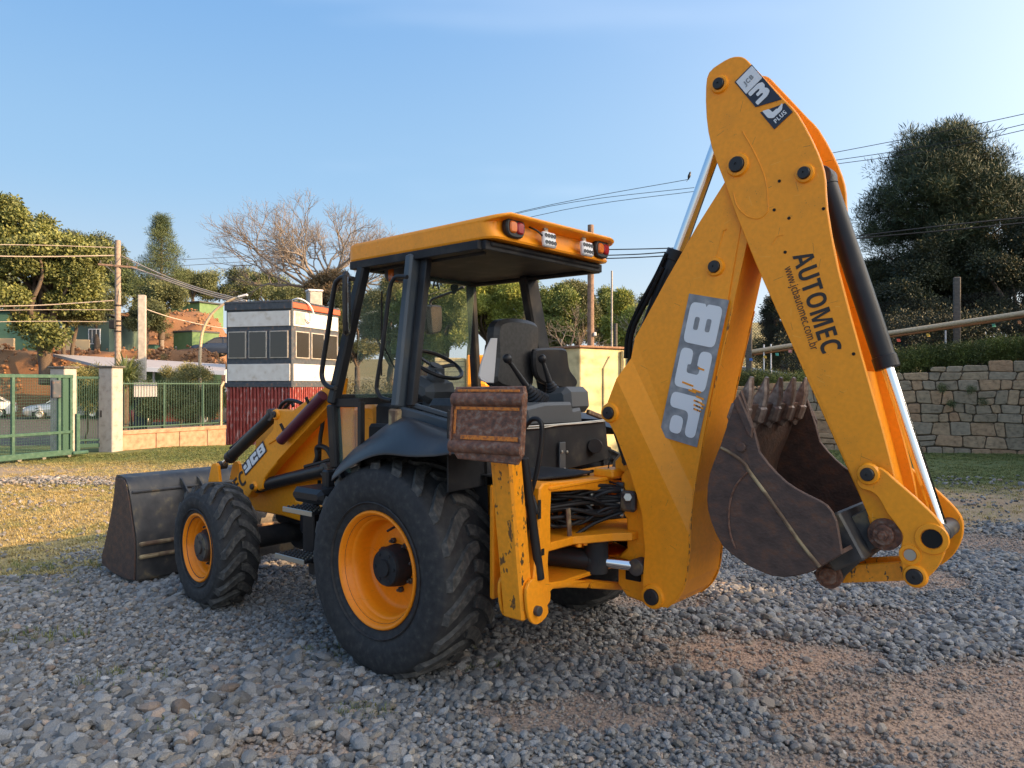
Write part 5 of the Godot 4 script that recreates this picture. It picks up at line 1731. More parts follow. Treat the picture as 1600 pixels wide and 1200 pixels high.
func wheel(called: String, root: Node3D, at: Vector3, R: float, w: float, rim_r: float, lugs: int, lug_h: float, hub_r: float, side: float, steer := 0.0) -> void:
	var t := Transform3D(Basis(Vector3.UP, steer) * (Basis() if side > 0.0 else Basis(Vector3.UP, PI)), at)
	var o := Node3D.new()
	o.name = uname(called, root)
	o.transform = t
	root.add_child(o, true)
	var hw := w / 2.0
	var rc := R - lug_h                 # carcass under the lugs
	var sh := hw * 0.86
	var s := nst()
	var prof := PackedVector2Array([Vector2(rim_r - 0.02, -hw * 0.78), Vector2(rim_r + 0.012, -hw * 0.84), Vector2(rim_r + 0.05, -hw * 0.90), Vector2(lerpf(rim_r, rc, 0.42), -hw), Vector2(lerpf(rim_r, rc, 0.66), -hw * 0.995), Vector2(rc - 0.055, -hw * 0.955), Vector2(rc - 0.022, -sh), Vector2(rc, -hw * 0.45), Vector2(rc + 0.004, 0)])
	var full := smooth_open(prof, 3)
	for i in range(full.size() - 2, -1, -1):
		full.append(Vector2(full[i].x, -full[i].y))
	lathe(s, full, Transform3D(), 72, false)
	# a moulded ring on each wall
	for z in [-1.0, 1.0]:
		var rr := lerpf(rim_r, rc, 0.22)
		lathe(s, PackedVector2Array([Vector2(rr - 0.006, z * hw * 0.93), Vector2(rr, z * (hw * 0.955 + 0.006)), Vector2(rr + 0.006, z * hw * 0.955)]), Transform3D(), 72)
	obj("tyre", s, M.rubber, o)
	# chevron lugs, each bar from the shoulder past the middle
	s = nst()
	var carcass := func(z: float) -> float:
		var a := absf(z) / hw
		return rc - 0.004 - 0.02 * pow(minf(a / 0.86, 1.0), 3.0) - (0.0 if a < 0.86 else (a - 0.86) / 0.14 * 0.085)
	var step := TAU / lugs
	var flip := side
	for k in lugs:
		for m in [-1.0, 1.0]:
			var th0: float = step * (k + (0.5 if m > 0.0 else 0.0))
			var zs := [1.0, 0.93, 0.82, 0.62, 0.40, 0.18, 0.0, -0.10]
			var th := [-0.42, -0.40, -0.34, -0.12, 0.12, 0.28, 0.34, 0.35]
			var wd := [0.17, 0.19, 0.21, 0.22, 0.215, 0.20, 0.18, 0.15]
			var rows := []
			for i in 8:
				var z: float = m * zs[i] * hw * (0.985 if i == 0 else 1.0)
				var a: float = th0 + flip * th[i] * step * 1.25
				var r0: float = carcass.call(z) - 0.012
				var top: float = minf(carcass.call(z) + lug_h, R) if i > 0 else carcass.call(z) + lug_h * 0.3
				if i == 1: top = carcass.call(z) + lug_h * 0.75
				var hwid: float = wd[i] * step * 1.05
				var row := PackedVector3Array()
				for q in [[-1.25, r0], [-0.86, top], [0.86, top], [1.25, r0]]:
					var ang: float = a + q[0] * hwid
					row.append(Vector3(q[1] * cos(ang), q[1] * sin(ang), z))
				rows.append(row)
			sheet(s, rows, Vector3.ZERO, -1)
			for i in [0, 7]:
				quad(s, rows[i][0], rows[i][1], rows[i][2], rows[i][3])
	obj("tread_lugs", s, M.tread, o)
	# dished rim
	s = nst()
	var f := hw * 0.875
	lathe(s, smooth_open(PackedVector2Array([Vector2(rim_r - 0.03, -f), Vector2(rim_r + 0.004, -f), Vector2(rim_r + 0.006, -f + 0.02), Vector2(rim_r - 0.03, -f + 0.04), Vector2(rim_r - 0.05, 0), Vector2(rim_r - 0.03, f - 0.04), Vector2(rim_r + 0.012, f - 0.012), Vector2(rim_r + 0.012, f + 0.004), Vector2(rim_r - 0.002, f + 0.006), Vector2(rim_r - 0.022, f - 0.03), Vector2(rim_r - 0.032, f - 0.06), Vector2(rim_r - 0.05, f - 0.075), Vector2(rim_r - 0.062, f * 0.18), Vector2(rim_r - 0.09, f * 0.08), Vector2(hub_r * 1.35, f * 0.12), Vector2(hub_r * 0.9, f * 0.12)]), 2), Transform3D(), 56, false)
	obj("rim", s, M.rim_orange, o)
	s = nst()
	var hz := f * 0.12
	var hl := f * (0.86 if R < 0.6 else 0.66)
	lathe(s, PackedVector2Array([Vector2(hub_r * 0.98, hz - 0.05), Vector2(hub_r, hz + 0.02), Vector2(hub_r * 0.96, hl * 0.6), Vector2(hub_r * 0.9, hl - 0.015), Vector2(hub_r * 0.84, hl), Vector2(hub_r * 0.42, hl + 0.004), Vector2(hub_r * 0.40, hl + 0.018), Vector2(0, hl + 0.018)]), Transform3D(), 32)
	for k in 6:
		var a := TAU * k / 6.0
		cyl(s, Vector3(cos(a) * hub_r * 0.66, sin(a) * hub_r * 0.66, hl), Vector3(cos(a) * hub_r * 0.66, sin(a) * hub_r * 0.66, hl + 0.008), hub_r * 0.09, 6)
	obj("hub", s, M.matt if R > 0.6 else M.steel_dark, o)
	for k in (8 if R > 0.6 else 6):
		var a := TAU * (k + 0.3) / (8 if R > 0.6 else 6)
		s = nst()
		var rb := hub_r * 1.16
		cyl(s, Vector3(cos(a) * rb, sin(a) * rb, hz), Vector3(cos(a) * rb, sin(a) * rb, hz + 0.028), 0.017, 6)
		cyl(s, Vector3(cos(a) * rb, sin(a) * rb, hz + 0.028), Vector3(cos(a) * rb, sin(a) * rb, hz + 0.045), 0.009, 8)
		obj("wheel_nut", s, M.steel_dark, o)
	s = nst()
	cyl(s, Vector3(rim_r - 0.055, 0, f - 0.07), Vector3(rim_r - 0.085, 0.01, f - 0.02), 0.007, 8)
	s.set_smooth_group(-1)
	obj("valve", s, M.pin, o).rotation.z = 1.2
	return

# both cheeks and the rim of a welded box whose half width changes along its outline
func cheeks(s: SurfaceTool, polys: Array, loop: PackedVector3Array) -> void:
	for p in polys:
		var flat := PackedVector2Array()
		for v in p:
			flat.append(Vector2(v.x, v.y))
		var ix := Geometry2D.triangulate_polygon(flat)
		for i in ix.size() / 3:
			var a: Vector3 = p[ix[3 * i]]
			var b: Vector3 = p[ix[3 * i + 1]]
			var c: Vector3 = p[ix[3 * i + 2]]
			if (b - a).cross(c - a).z > 0.0:
				var d := b
				b = c
				c = d
			tri(s, a, b, c)
			tri(s, Vector3(a.x, a.y, -a.z), Vector3(c.x, c.y, -c.z), Vector3(b.x, b.y, -b.z))
	var n := loop.size()
	var area := 0.0
	for i in n:
		var j := (i + 1) % n
		area += loop[i].x * loop[j].y - loop[j].x * loop[i].y
	for i in n:
		var a := loop[i]
		var b := loop[(i + 1) % n]
		if area < 0.0:
			a = loop[(i + 1) % n]
			b = loop[i]
		quad(s, Vector3(a.x, a.y, -a.z), Vector3(a.x, a.y, a.z), Vector3(b.x, b.y, b.z), Vector3(b.x, b.y, -b.z))

# a pin end: welded ring, pin and its dimple
func pin(root: Node3D, c: Vector3, r: float, side := 1.0, collar := 1.45) -> void:
	var s := nst()
	var d := Vector3(0, 0, side)
	lathe(s, PackedVector2Array([Vector2(r * collar + 0.008, -0.004), Vector2(r * collar, 0.014), Vector2(r * 1.06, 0.016), Vector2(r * 1.03, 0.008)]), Transform3D(frame_of(d), c), 24)
	obj("pin_boss", s, M.yellow, root)
	s = nst()
	lathe(s, PackedVector2Array([Vector2(r * 1.03, 0.0), Vector2(r, 0.026), Vector2(r * 0.92, 0.03), Vector2(r * 0.2, 0.031), Vector2(r * 0.16, 0.026), Vector2(0, 0.026)]), Transform3D(frame_of(d), c), 24)
	obj("pin", s, M.pin, root)

func spot(root: Node3D, called: String, c: Vector3, r: float, m: Material, h := 0.003) -> void:
	var s := nst()
	cyl(s, c, c + Vector3(0, 0, h), r, 14, -1.0, 0.0005)
	obj(called, s, m, root)

func ram(root: Node3D, called: String, a: Vector3, b: Vector3, part: float, r: float, rr: float, cap := 0.0) -> void:
	var o := Node3D.new()
	o.name = uname(called, root)
	root.add_child(o, true)
	var m := a.lerp(b, part)
	var d := (b - a).normalized()
	var s := nst()
	cyl(s, a, m, r, 28, -1.0, 0.012)
	cyl(s, m - d * 0.05, m + d * 0.012, r * 1.10, 28)
	cyl(s, a - d * 0.01, a + d * 0.05, r * 1.06, 28)
	obj("barrel", s, M.black, o)
	s = nst()
	cyl(s, m, b, rr, 24)
	obj("rod", s, M.chrome, o)
	s = nst()
	cyl(s, b - Vector3(0, 0, rr * 1.5), b + Vector3(0, 0, rr * 1.5), rr * 1.5, 20)
	cyl(s, a - Vector3(0, 0, r * 0.95), a + Vector3(0, 0, r * 0.95), r * 1.0, 20)
	obj("eye", s, M.steel_dark, o)

func letter_plate(root: Node3D, pts: Array, t: Transform3D, m: Material) -> void:
	for p in pts:
		var s := nst()
		plate(s, rounded(V2(p), 0.16, 4), 0.0, 0.002, 0.0004, t)
		obj("letter", s, m, root)

# the three block letters of the maker's mark, one unit high, reading along x
func mark(root: Node3D, t: Transform3D, m: Material, hole: Material) -> void:
	letter_plate(root, [
		[0.50, 0.0, 0.95, 0.0, 0.95, 1.0, 0.58, 1.0, 0.58, 0.34, 0.0, 0.34, 0.0, 0.0], [0.0, 0.46, 0.42, 0.46, 0.42, 0.86, 0.0, 0.86],
		[1.08, 0.0, 2.0, 0.0, 2.0, 0.40, 1.64, 0.40, 1.64, 0.30, 1.44, 0.30, 1.44, 0.70, 1.64, 0.70, 1.64, 0.60, 2.0, 0.60, 2.0, 1.0, 1.08, 1.0],
		[2.12, 0.0, 3.06, 0.0, 3.06, 0.46, 2.98, 0.5, 3.06, 0.54, 3.06, 1.0, 2.12, 1.0]], t, m)
	for y in [0.25, 0.62]:
		var s := nst()
		plate(s, rounded(V2([2.44, y, 2.74, y, 2.74, y + 0.15, 2.44, y + 0.15]), 0.05, 2), 0.0008, 0.0032, 0.0003, t)
		obj("letter_counter", s, hole, root)

func build_machine() -> void:
	var root := thing("backhoe_loader", "yellow backhoe loader with open cab, folded rear boom and rusty bucket on the gravel", "backhoe loader", Vector3(-0.087, 0, -5.23), -deg_to_rad(40.2))
	wheel("rear_wheel", root, Vector3(0, 0.660, 0.89), 0.643, 0.47, 0.330, 20, 0.028, 0.125, 1.0)
	wheel("rear_wheel", root, Vector3(0, 0.660, -0.89), 0.643, 0.47, 0.330, 20, 0.028, 0.125, -1.0)
	wheel("front_wheel", root, Vector3(-2.17, 0.478, 0.90), 0.49, 0.335, 0.25, 18, 0.036, 0.125, 1.0, -0.07)
	wheel("front_wheel", root, Vector3(-2.17, 0.478, -0.90), 0.49, 0.335, 0.25, 18, 0.036, 0.125, -1.0, -0.07)
	build_boom(root)
	build_dipper(root)
	build_digging_bucket(root)
	build_rear_frame(root)
	build_stabilizers(root)
	build_cab(root)
	build_loader(root)
	build_chassis(root)

func build_boom(root: Node3D) -> void:
	var o := Node3D.new()
	o.name = "boom"
	root.add_child(o, true)
	var low := V3([1.077, 1.77, 0.205, 1.002, 1.598, 0.205, 1.007, 1.546, 0.205, 1.073, 1.444, 0.205, 1.171, 1.229, 0.205, 1.246, 1.018, 0.205, 1.267, 0.805, 0.205, 1.254, 0.659, 0.205, 1.254, 0.551, 0.205, 1.283, 0.513, 0.205, 1.332, 0.497, 0.205, 1.403, 0.51, 0.205, 1.473, 0.576, 0.205, 1.519, 0.674, 0.205, 1.542, 0.844, 0.205, 1.542, 0.92, 0.205])
	var band_hi := V3([1.147, 1.888, 0.158, 1.541, 1.149, 0.158])
	var up := V3([1.168, 2.005, 0.15, 1.365, 2.313, 0.15, 1.559, 2.601, 0.15, 1.717, 2.81, 0.15])
	var head := V3([1.736, 2.959, 0.135, 1.806, 2.959, 0.135, 1.861, 2.901, 0.135, 1.879, 2.812, 0.135])
	var right := V3([1.836, 2.489, 0.14, 1.756, 2.145, 0.14, 1.666, 1.774, 0.14, 1.592, 1.428, 0.14])
	# lower cheeks, the slanting step, upper cheeks
	var band := PackedVector3Array([low[0], low[15], band_hi[1], band_hi[0]])
	var top := PackedVector3Array([band_hi[0], band_hi[1]])
	for i in [3, 2, 1, 0]: top.append(right[i])
	for i in [3, 2, 1, 0]: top.append(head[i])
	for i in [3, 2, 1, 0]: top.append(up[i])
	var loop := PackedVector3Array()
	for i in 16: loop.append(low[i])
	loop.append(band_hi[1])
	for i in [3, 2, 1, 0]: loop.append(right[i])
	for i in [3, 2, 1, 0]: loop.append(head[i])
	for i in [3, 2, 1, 0]: loop.append(up[i])
	loop.append(band_hi[0])
	var s := nst()
	cheeks(s, [low, band, top], loop)
	obj("boom_body", s, M.yellow, o)
	# worn bead of weld and bare steel down the back edges
	s = nst()
	for m in [1.0, -1.0]:
		var p := PackedVector3Array()
		for v in [right[1], right[2], right[3], band_hi[1], low[15], low[14], low[13], low[12], low[11]]:
			p.append(Vector3(v.x, v.y, v.z * m))
		tube(s, smooth_path(p, 3), 0.006, 6)
	obj("edge_wear", s, M.worn, o)
	# plate between the cheeks at the foot, scuffed
	s = nst()
	var back := V3([1.508, 1.416, 0, 1.449, 1.123, 0, 1.434, 0.867, 0, 1.414, 0.682, 0, 1.349, 0.524, 0])
	var rows := []
	for v in back:
		rows.append(PackedVector3Array([Vector3(v.x + 0.075, v.y, 0.15), Vector3(v.x + 0.075, v.y, -0.15)]))
	sheet(s, rows, Vector3(-0.02, 0, 0))
	obj("back_plate", s, M.worn, o)
	pin(o, Vector3(1.317, 0.555, 0.207), 0.044)
	pin(o, Vector3(1.035, 1.572, 0.207), 0.036)
	pin(o, Vector3(1.663, 2.365, 0.15), 0.032)
	# a weld line above the upper pin
	s = nst()
	tube(s, smooth_path(V3([1.663, 2.41, 0.15, 1.685, 2.472, 0.15, 1.707, 2.548, 0.15, 1.725, 2.559, 0.15]), 4), 0.004, 6)
	obj("weld", s, M.yellow, o)
	# grey block badge with the white mark, read upwards
	var a: Vector3 = Vector3(1.332, 1.449, 0.155)
	var b: Vector3 = Vector3(1.562, 1.397, 0.155)
	var c: Vector3 = Vector3(1.741, 2.179, 0.146)
	var d: Vector3 = Vector3(1.512, 2.237, 0.146)
	var ux := ((d + c) / 2.0 - (a + b) / 2.0)
	var L := ux.length()
	ux = ux / L
	var uz := (b - a).cross(ux).normalized()
	if uz.z < 0.0: uz = -uz
	var uy := uz.cross(ux)
	var H := (b - a).length()
	var mid := (a + b) / 2.0
	var badge := Node3D.new()
	badge.name = "badge"
	o.add_child(badge, true)
	var tf := Transform3D(Basis(ux, uy, uz), mid + uz * 0.006)
	s = nst()
	plate(s, V2([0, -H / 2, L, -H / 2, L, H / 2, 0, H / 2]), 0.0, 0.002, 0.0005, tf)
	obj("badge_plate", s, M.decal_grey, badge)
	var k := L * 0.90 / 3.06
	mark(badge, tf * Transform3D(Basis.from_scale(Vector3(k, H * 0.80, 1.0)), Vector3(L * 0.05, -H * 0.40, 0.0022)), M.white, M.decal_grey)
	# scratches through the badge
	s = nst()
	for q in [[0.40, -0.10, 0.30], [0.37, -0.32, 0.24], [0.33, -0.42, 0.20], [0.30, -0.40, 0.22], [0.27, -0.46, 0.26], [0.245, -0.42, 0.2], [0.29, -0.47, 0.1], [0.52, -0.28, 0.16], [0.36, -0.2, 0.2]]:
		bx(s, tf * Vector3(L * q[0], H * (q[1] + q[2] / 2.0), 0.0052), Vector3(0.010, H * q[2], 0.0012), 0.0003, tf.basis * Basis(Vector3(0, 0, 1), -0.12))
	obj("scratches", s, M.scuffed, badge)
	# dipper ram lying on the boom
	var hp: Vector3 = Vector3(1.706, 3.315, 0.172)
	ram(root, "dipper_ram", Vector3(1.139, 1.949, 0), Vector3(hp.x, hp.y, 0), 0.40, 0.062, 0.036)
	s = nst()
	for q in [0.0, 0.05]:
		tube(s, smooth_path(V3([1.052, 1.892, 0.06, 1.07, 2.044, 0.06, 1.148, 2.198, 0.06, 1.258, 2.368, 0.06, 1.324, 2.487, 0.06]), 5), 0.014, 8)
		tube(s, smooth_path(V3([1.155, 1.815, 0.1, 1.103, 1.905, 0.1, 1.129, 2.069, 0.1, 1.222, 2.227, 0.1, 1.322, 2.402, 0.1]), 5), 0.014, 8)
	obj("hose", s, M.black, root)

func build_dipper(root: Node3D) -> void:
	var o := Node3D.new()
	o.name = "dipper"
	root.add_child(o, true)
	var ol := V2([1.618, 3.334, 1.636, 3.405, 1.691, 3.434, 1.755, 3.45, 1.8, 3.444, 1.835, 3.425, 1.873, 3.378, 1.956, 3.271, 2.044, 3.156, 2.101, 3.082, 2.173, 2.937, 2.221, 2.812, 2.239, 2.722, 2.248, 2.579, 2.299, 2.29, 2.405, 1.869, 2.475, 1.607, 2.537, 1.36, 2.575, 1.159, 2.562, 1.047, 2.51, 1.005, 2.458, 1.033, 2.431, 1.125, 2.414, 1.171, 1.89, 2.363, 1.73, 2.787, 1.651, 3.002, 1.621, 3.169])
	var s := nst()
	ol = smooth2(ol, 2)
	plate(s, ol, 0.148, 0.172, 0.004)
	obj("side_plate", s, M.yellow, o)
	s = nst()
	plate(s, ol, -0.172, -0.148, 0.004)
	obj("side_plate", s, M.yellow, o)
	s = nst()
	var inner := V2([1.626, 3.322, 1.691, 3.421, 1.777, 3.431, 1.839, 3.368, 1.948, 3.208, 2.02, 3.029, 2.065, 2.821, 2.09, 2.6, 2.238, 2.112, 2.35, 1.74, 2.486, 1.235, 2.497, 1.058, 2.447, 1.082, 2.425, 1.17, 1.908, 2.358, 1.741, 2.79, 1.662, 3.005, 1.629, 3.166])
	plate(s, inner, -0.148, 0.148, 0.001)
	obj("box_section", s, M.yellow, o)
	# rear flanges on the box
	s = nst()
	var f1: Vector3 = Vector3(2.373, 1.803, 0)
	var f2: Vector3 = Vector3(2.511, 1.221, 0)
	bar(s, f1, f2, 0.30, 0.012)
	obj("flange", s, M.yellow, o)
	# welded doubler round the dipper pivot
	s = nst()
	tube(s, smooth_path(V3([1.773, 2.743, 0.172, 1.794, 2.666, 0.172, 1.85, 2.605, 0.172, 1.911, 2.586, 0.172, 1.951, 2.61, 0.172, 1.957, 2.654, 0.172, 1.944, 2.78, 0.172, 1.89, 2.92, 0.172, 1.822, 3.05, 0.172]), 5), 0.0035, 6)
	obj("weld", s, M.yellow, o)
	s = nst()
	tube(s, smooth_path(V3([1.977, 2.444, 0.172, 2.003, 2.48, 0.172, 2.035, 2.485, 0.172]), 4), 0.0025, 6)
	obj("weld", s, M.worn, o)
	pin(o, Vector3(1.798, 2.879, 0.172), 0.040, 1.0, 1.42)
	pin(o, Vector3(1.699, 3.323, 0.172), 0.030)
	pin(o, Vector3(2.143, 2.773, 0.172), 0.030)
	for q in [Vector3(2.016, 2.758, 0.172), Vector3(1.99, 2.617, 0.172), Vector3(2.064, 2.565, 0.172), Vector3(2.045, 2.398, 0.172), Vector3(2.231, 2.587, 0.172), Vector3(2.369, 1.882, 0.172)]:
		spot(o, "bolt_hole", q, 0.008, M.hole)
	# model plate near the head
	var sticker := Node3D.new()
	sticker.name = "model_sticker"
	o.add_child(sticker, true)
	var a: Vector3 = Vector3(1.781, 3.315, 0.174)
	var b: Vector3 = Vector3(1.991, 3.022, 0.174)
	var c: Vector3 = Vector3(2.087, 3.097, 0.174)
	var d: Vector3 = Vector3(1.878, 3.375, 0.174)
	var ux := (b - a).normalized()
	var uy := Vector3(0, 0, 1).cross(ux)
	var L := (b - a).length()
	var H := (d - a).length()
	var tf := Transform3D(Basis(ux, uy, Vector3(0, 0, 1)), a)
	s = nst()
	plate(s, V2([0, 0, L * 0.54, 0, L * 0.74, H, 0, H]), 0, 0.002, 0.0004, tf)
	plate(s, V2([L * 0.65, 0, L, 0, L, H, L * 0.82, H]), 0, 0.002, 0.0004, tf)
	obj("sticker_base", s, M.decal_navy, sticker)
	s = nst()
	plate(s, V2([L * 0.02, H * 0.05, L * 0.28, H * 0.05, L * 0.28, H * 0.97, L * 0.02, H * 0.97]), 0.002, 0.0035, 0.0003, tf)
	obj("sticker_panel", s, M.white, sticker)
	var up := Basis(-uy, ux, Vector3(0, 0, 1))
	up = Basis(uy, -ux, Vector3(0, 0, 1))
	text("lettering", "JCB", H * 0.30, tf * Vector3(L * 0.15, H * 0.5, 0.0045), 0.0, M.decal_grey, sticker, true, up)
	# the three and the C, drawn as block figures reading across the sticker
	for g in [[0.31, [[0.02, 1, 0.72, 1, 0.96, 0.86, 0.96, 0.62, 0.84, 0.5, 0.96, 0.38, 0.96, 0.14, 0.72, 0, 0.02, 0, 0.02, 0.26, 0.55, 0.26, 0.63, 0.33, 0.55, 0.40, 0.30, 0.40, 0.30, 0.60, 0.55, 0.60, 0.63, 0.67, 0.55, 0.74, 0.02, 0.74]]]]:
		for p in g[1]:
			s = nst()
			plate(s, rounded(V2(p), 0.08, 3), 0, 0.0016, 0.0003, tf * Transform3D(Basis(Vector3(0, H * 0.80, 0), Vector3(-L * 0.25, 0, 0), Vector3(0, 0, 1)), Vector3(L * 0.545, H * 0.10, 0.0022)))
			obj("figure", s, M.white, sticker)
	s = nst()
	plate(s, rounded(V2([0.0, 0.82, 0.0, 0.24, 0.2, 0.0, 0.8, 0.0, 1.0, 0.24, 1.0, 0.30, 0.66, 0.24, 0.62, 0.30, 0.36, 0.30, 0.34, 0.60]), 0.08, 3), 0, 0.0016, 0.0003, tf * Transform3D(Basis(Vector3(0, H * 0.80, 0), Vector3(-L * 0.25, 0, 0), Vector3(0, 0, 1)), Vector3(L * 0.865, H * 0.10, 0.0022)))
	obj("letter", s, M.white, sticker)
	text("lettering", "PLUS", H * 0.27, tf * Vector3(L * 0.925, H * 0.5, 0.0045), 0.0, M.white, sticker, true, up)
	# dealer's name and web address down the arm
	var p0: Vector3 = Vector3(2.125, 2.389, 0.174)
	var p1: Vector3 = Vector3(2.271, 1.887, 0.174)
	var e := p1 - p0
	var ang := atan2(e.y, e.x)
	var tx := text("dealer_lettering", "AUTOMEC", 0.132, (p0 + p1) / 2.0, ang, M.ink, o)
	var wid: float = tx.mesh.get_aabb().size.x
	tx.scale = Vector3(e.length() / wid * 0.98, 1.0, 1.0)
	p0 = Vector3(2.059, 2.323, 0.174)
	p1 = Vector3(2.19, 1.908, 0.174)
	e = p1 - p0
	tx = text("web_address", "www.jcbautomec.com.br", 0.052, (p0 + p1) / 2.0, atan2(e.y, e.x), M.ink, o, false)
	wid = tx.mesh.get_aabb().size.x
	tx.scale = Vector3(e.length() / wid, 1.0, 1.0)
	# bucket ram
	var ra: Vector3 = Vector3(2.148, 2.782, 0.17)
	var rb: Vector3 = Vector3(2.707, 1.06, 0.21)
	ram(root, "bucket_ram", Vector3(ra.x + 0.03, ra.y, 0), Vector3(rb.x, rb.y, 0), 0.555, 0.052, 0.029)
	# tipping lever, two plates
	var lev := Node3D.new()
	lev.name = "tipping_lever"
	root.add_child(lev, true)
	var lo := V2([2.393, 1.278, 2.399, 1.309, 2.414, 1.334, 2.439, 1.352, 2.48, 1.358, 2.51, 1.347, 2.559, 1.303, 2.626, 1.246, 2.682, 1.194, 2.723, 1.152, 2.751, 1.109, 2.76, 1.065, 2.753, 1.002, 2.723, 0.931, 2.673, 0.872, 2.63, 0.856, 2.602, 0.875, 2.583, 0.925, 2.578, 0.993, 2.588, 1.057, 2.563, 1.102, 2.524, 1.151, 2.5, 1.196, 2.475, 1.231, 2.445, 1.247, 2.414, 1.253])
	for z in [0.182, -0.21]:
		s = nst()
		plate(s, smooth2(lo, 3), z, z + 0.028, 0.004)
		obj("lever_plate", s, M.yellow, lev)
	s = nst()
	var q1: Vector3 = Vector3(2.705, 1.06, 0.21)
	var q2: Vector3 = Vector3(2.639, 0.889, 0.21)
	cyl(s, Vector3(q1.x, q1.y, -0.2), Vector3(q1.x, q1.y, 0.2), 0.042, 24)
	cyl(s, Vector3(q2.x, q2.y, -0.2), Vector3(q2.x, q2.y, 0.2), 0.032, 24)
	obj("cross_pin", s, M.steel_dark, lev)
	pin(lev, Vector3(2.444, 1.324, 0.21), 0.030, 1.0, 1.5)
	pin(lev, Vector3(2.639, 0.886, 0.21), 0.034, 1.0, 1.35)
	s = nst()
	lathe(s, PackedVector2Array([Vector2(0.070, -0.002), Vector2(0.066, 0.008), Vector2(0.046, 0.009), Vector2(0.044, -0.004)]), Transform3D(Basis(), q1), 28)
	var q3: Vector3 = Vector3(2.618, 0.977, 0.21)
	lathe(s, PackedVector2Array([Vector2(0.047, -0.002), Vector2(0.044, 0.006), Vector2(0.030, 0.007), Vector2(0.028, -0.004)]), Transform3D(Basis(), q3), 28)
	obj("bush", s, M.yellow, lev)
	spot(lev, "pin_hole", q1, 0.042, M.hole, 0.004)
	spot(lev, "pin_hole", q3, 0.026, M.zinc, 0.003)
	spot(lev, "bolt_hole", Vector3(2.472, 1.346, 0.21), 0.010, M.hole)
	spot(lev, "bolt_hole", Vector3(2.419, 1.301, 0.21), 0.009, M.hole)
	# link from the lever to the bucket
	s = nst()
	var l1: Vector3 = Vector3(2.185, 0.794, 0)
	var l2: Vector3 = Vector3(q2.x, q2.y, 0)
	for z in [0.085, -0.085]:
		bar(s, l1 + Vector3(0, 0, z), l2 + Vector3(0, 0, z), 0.03, 0.085)
	bar(s, l1, l2, 0.15, 0.03)
	obj("bucket_link", s, M.scuffed, root)

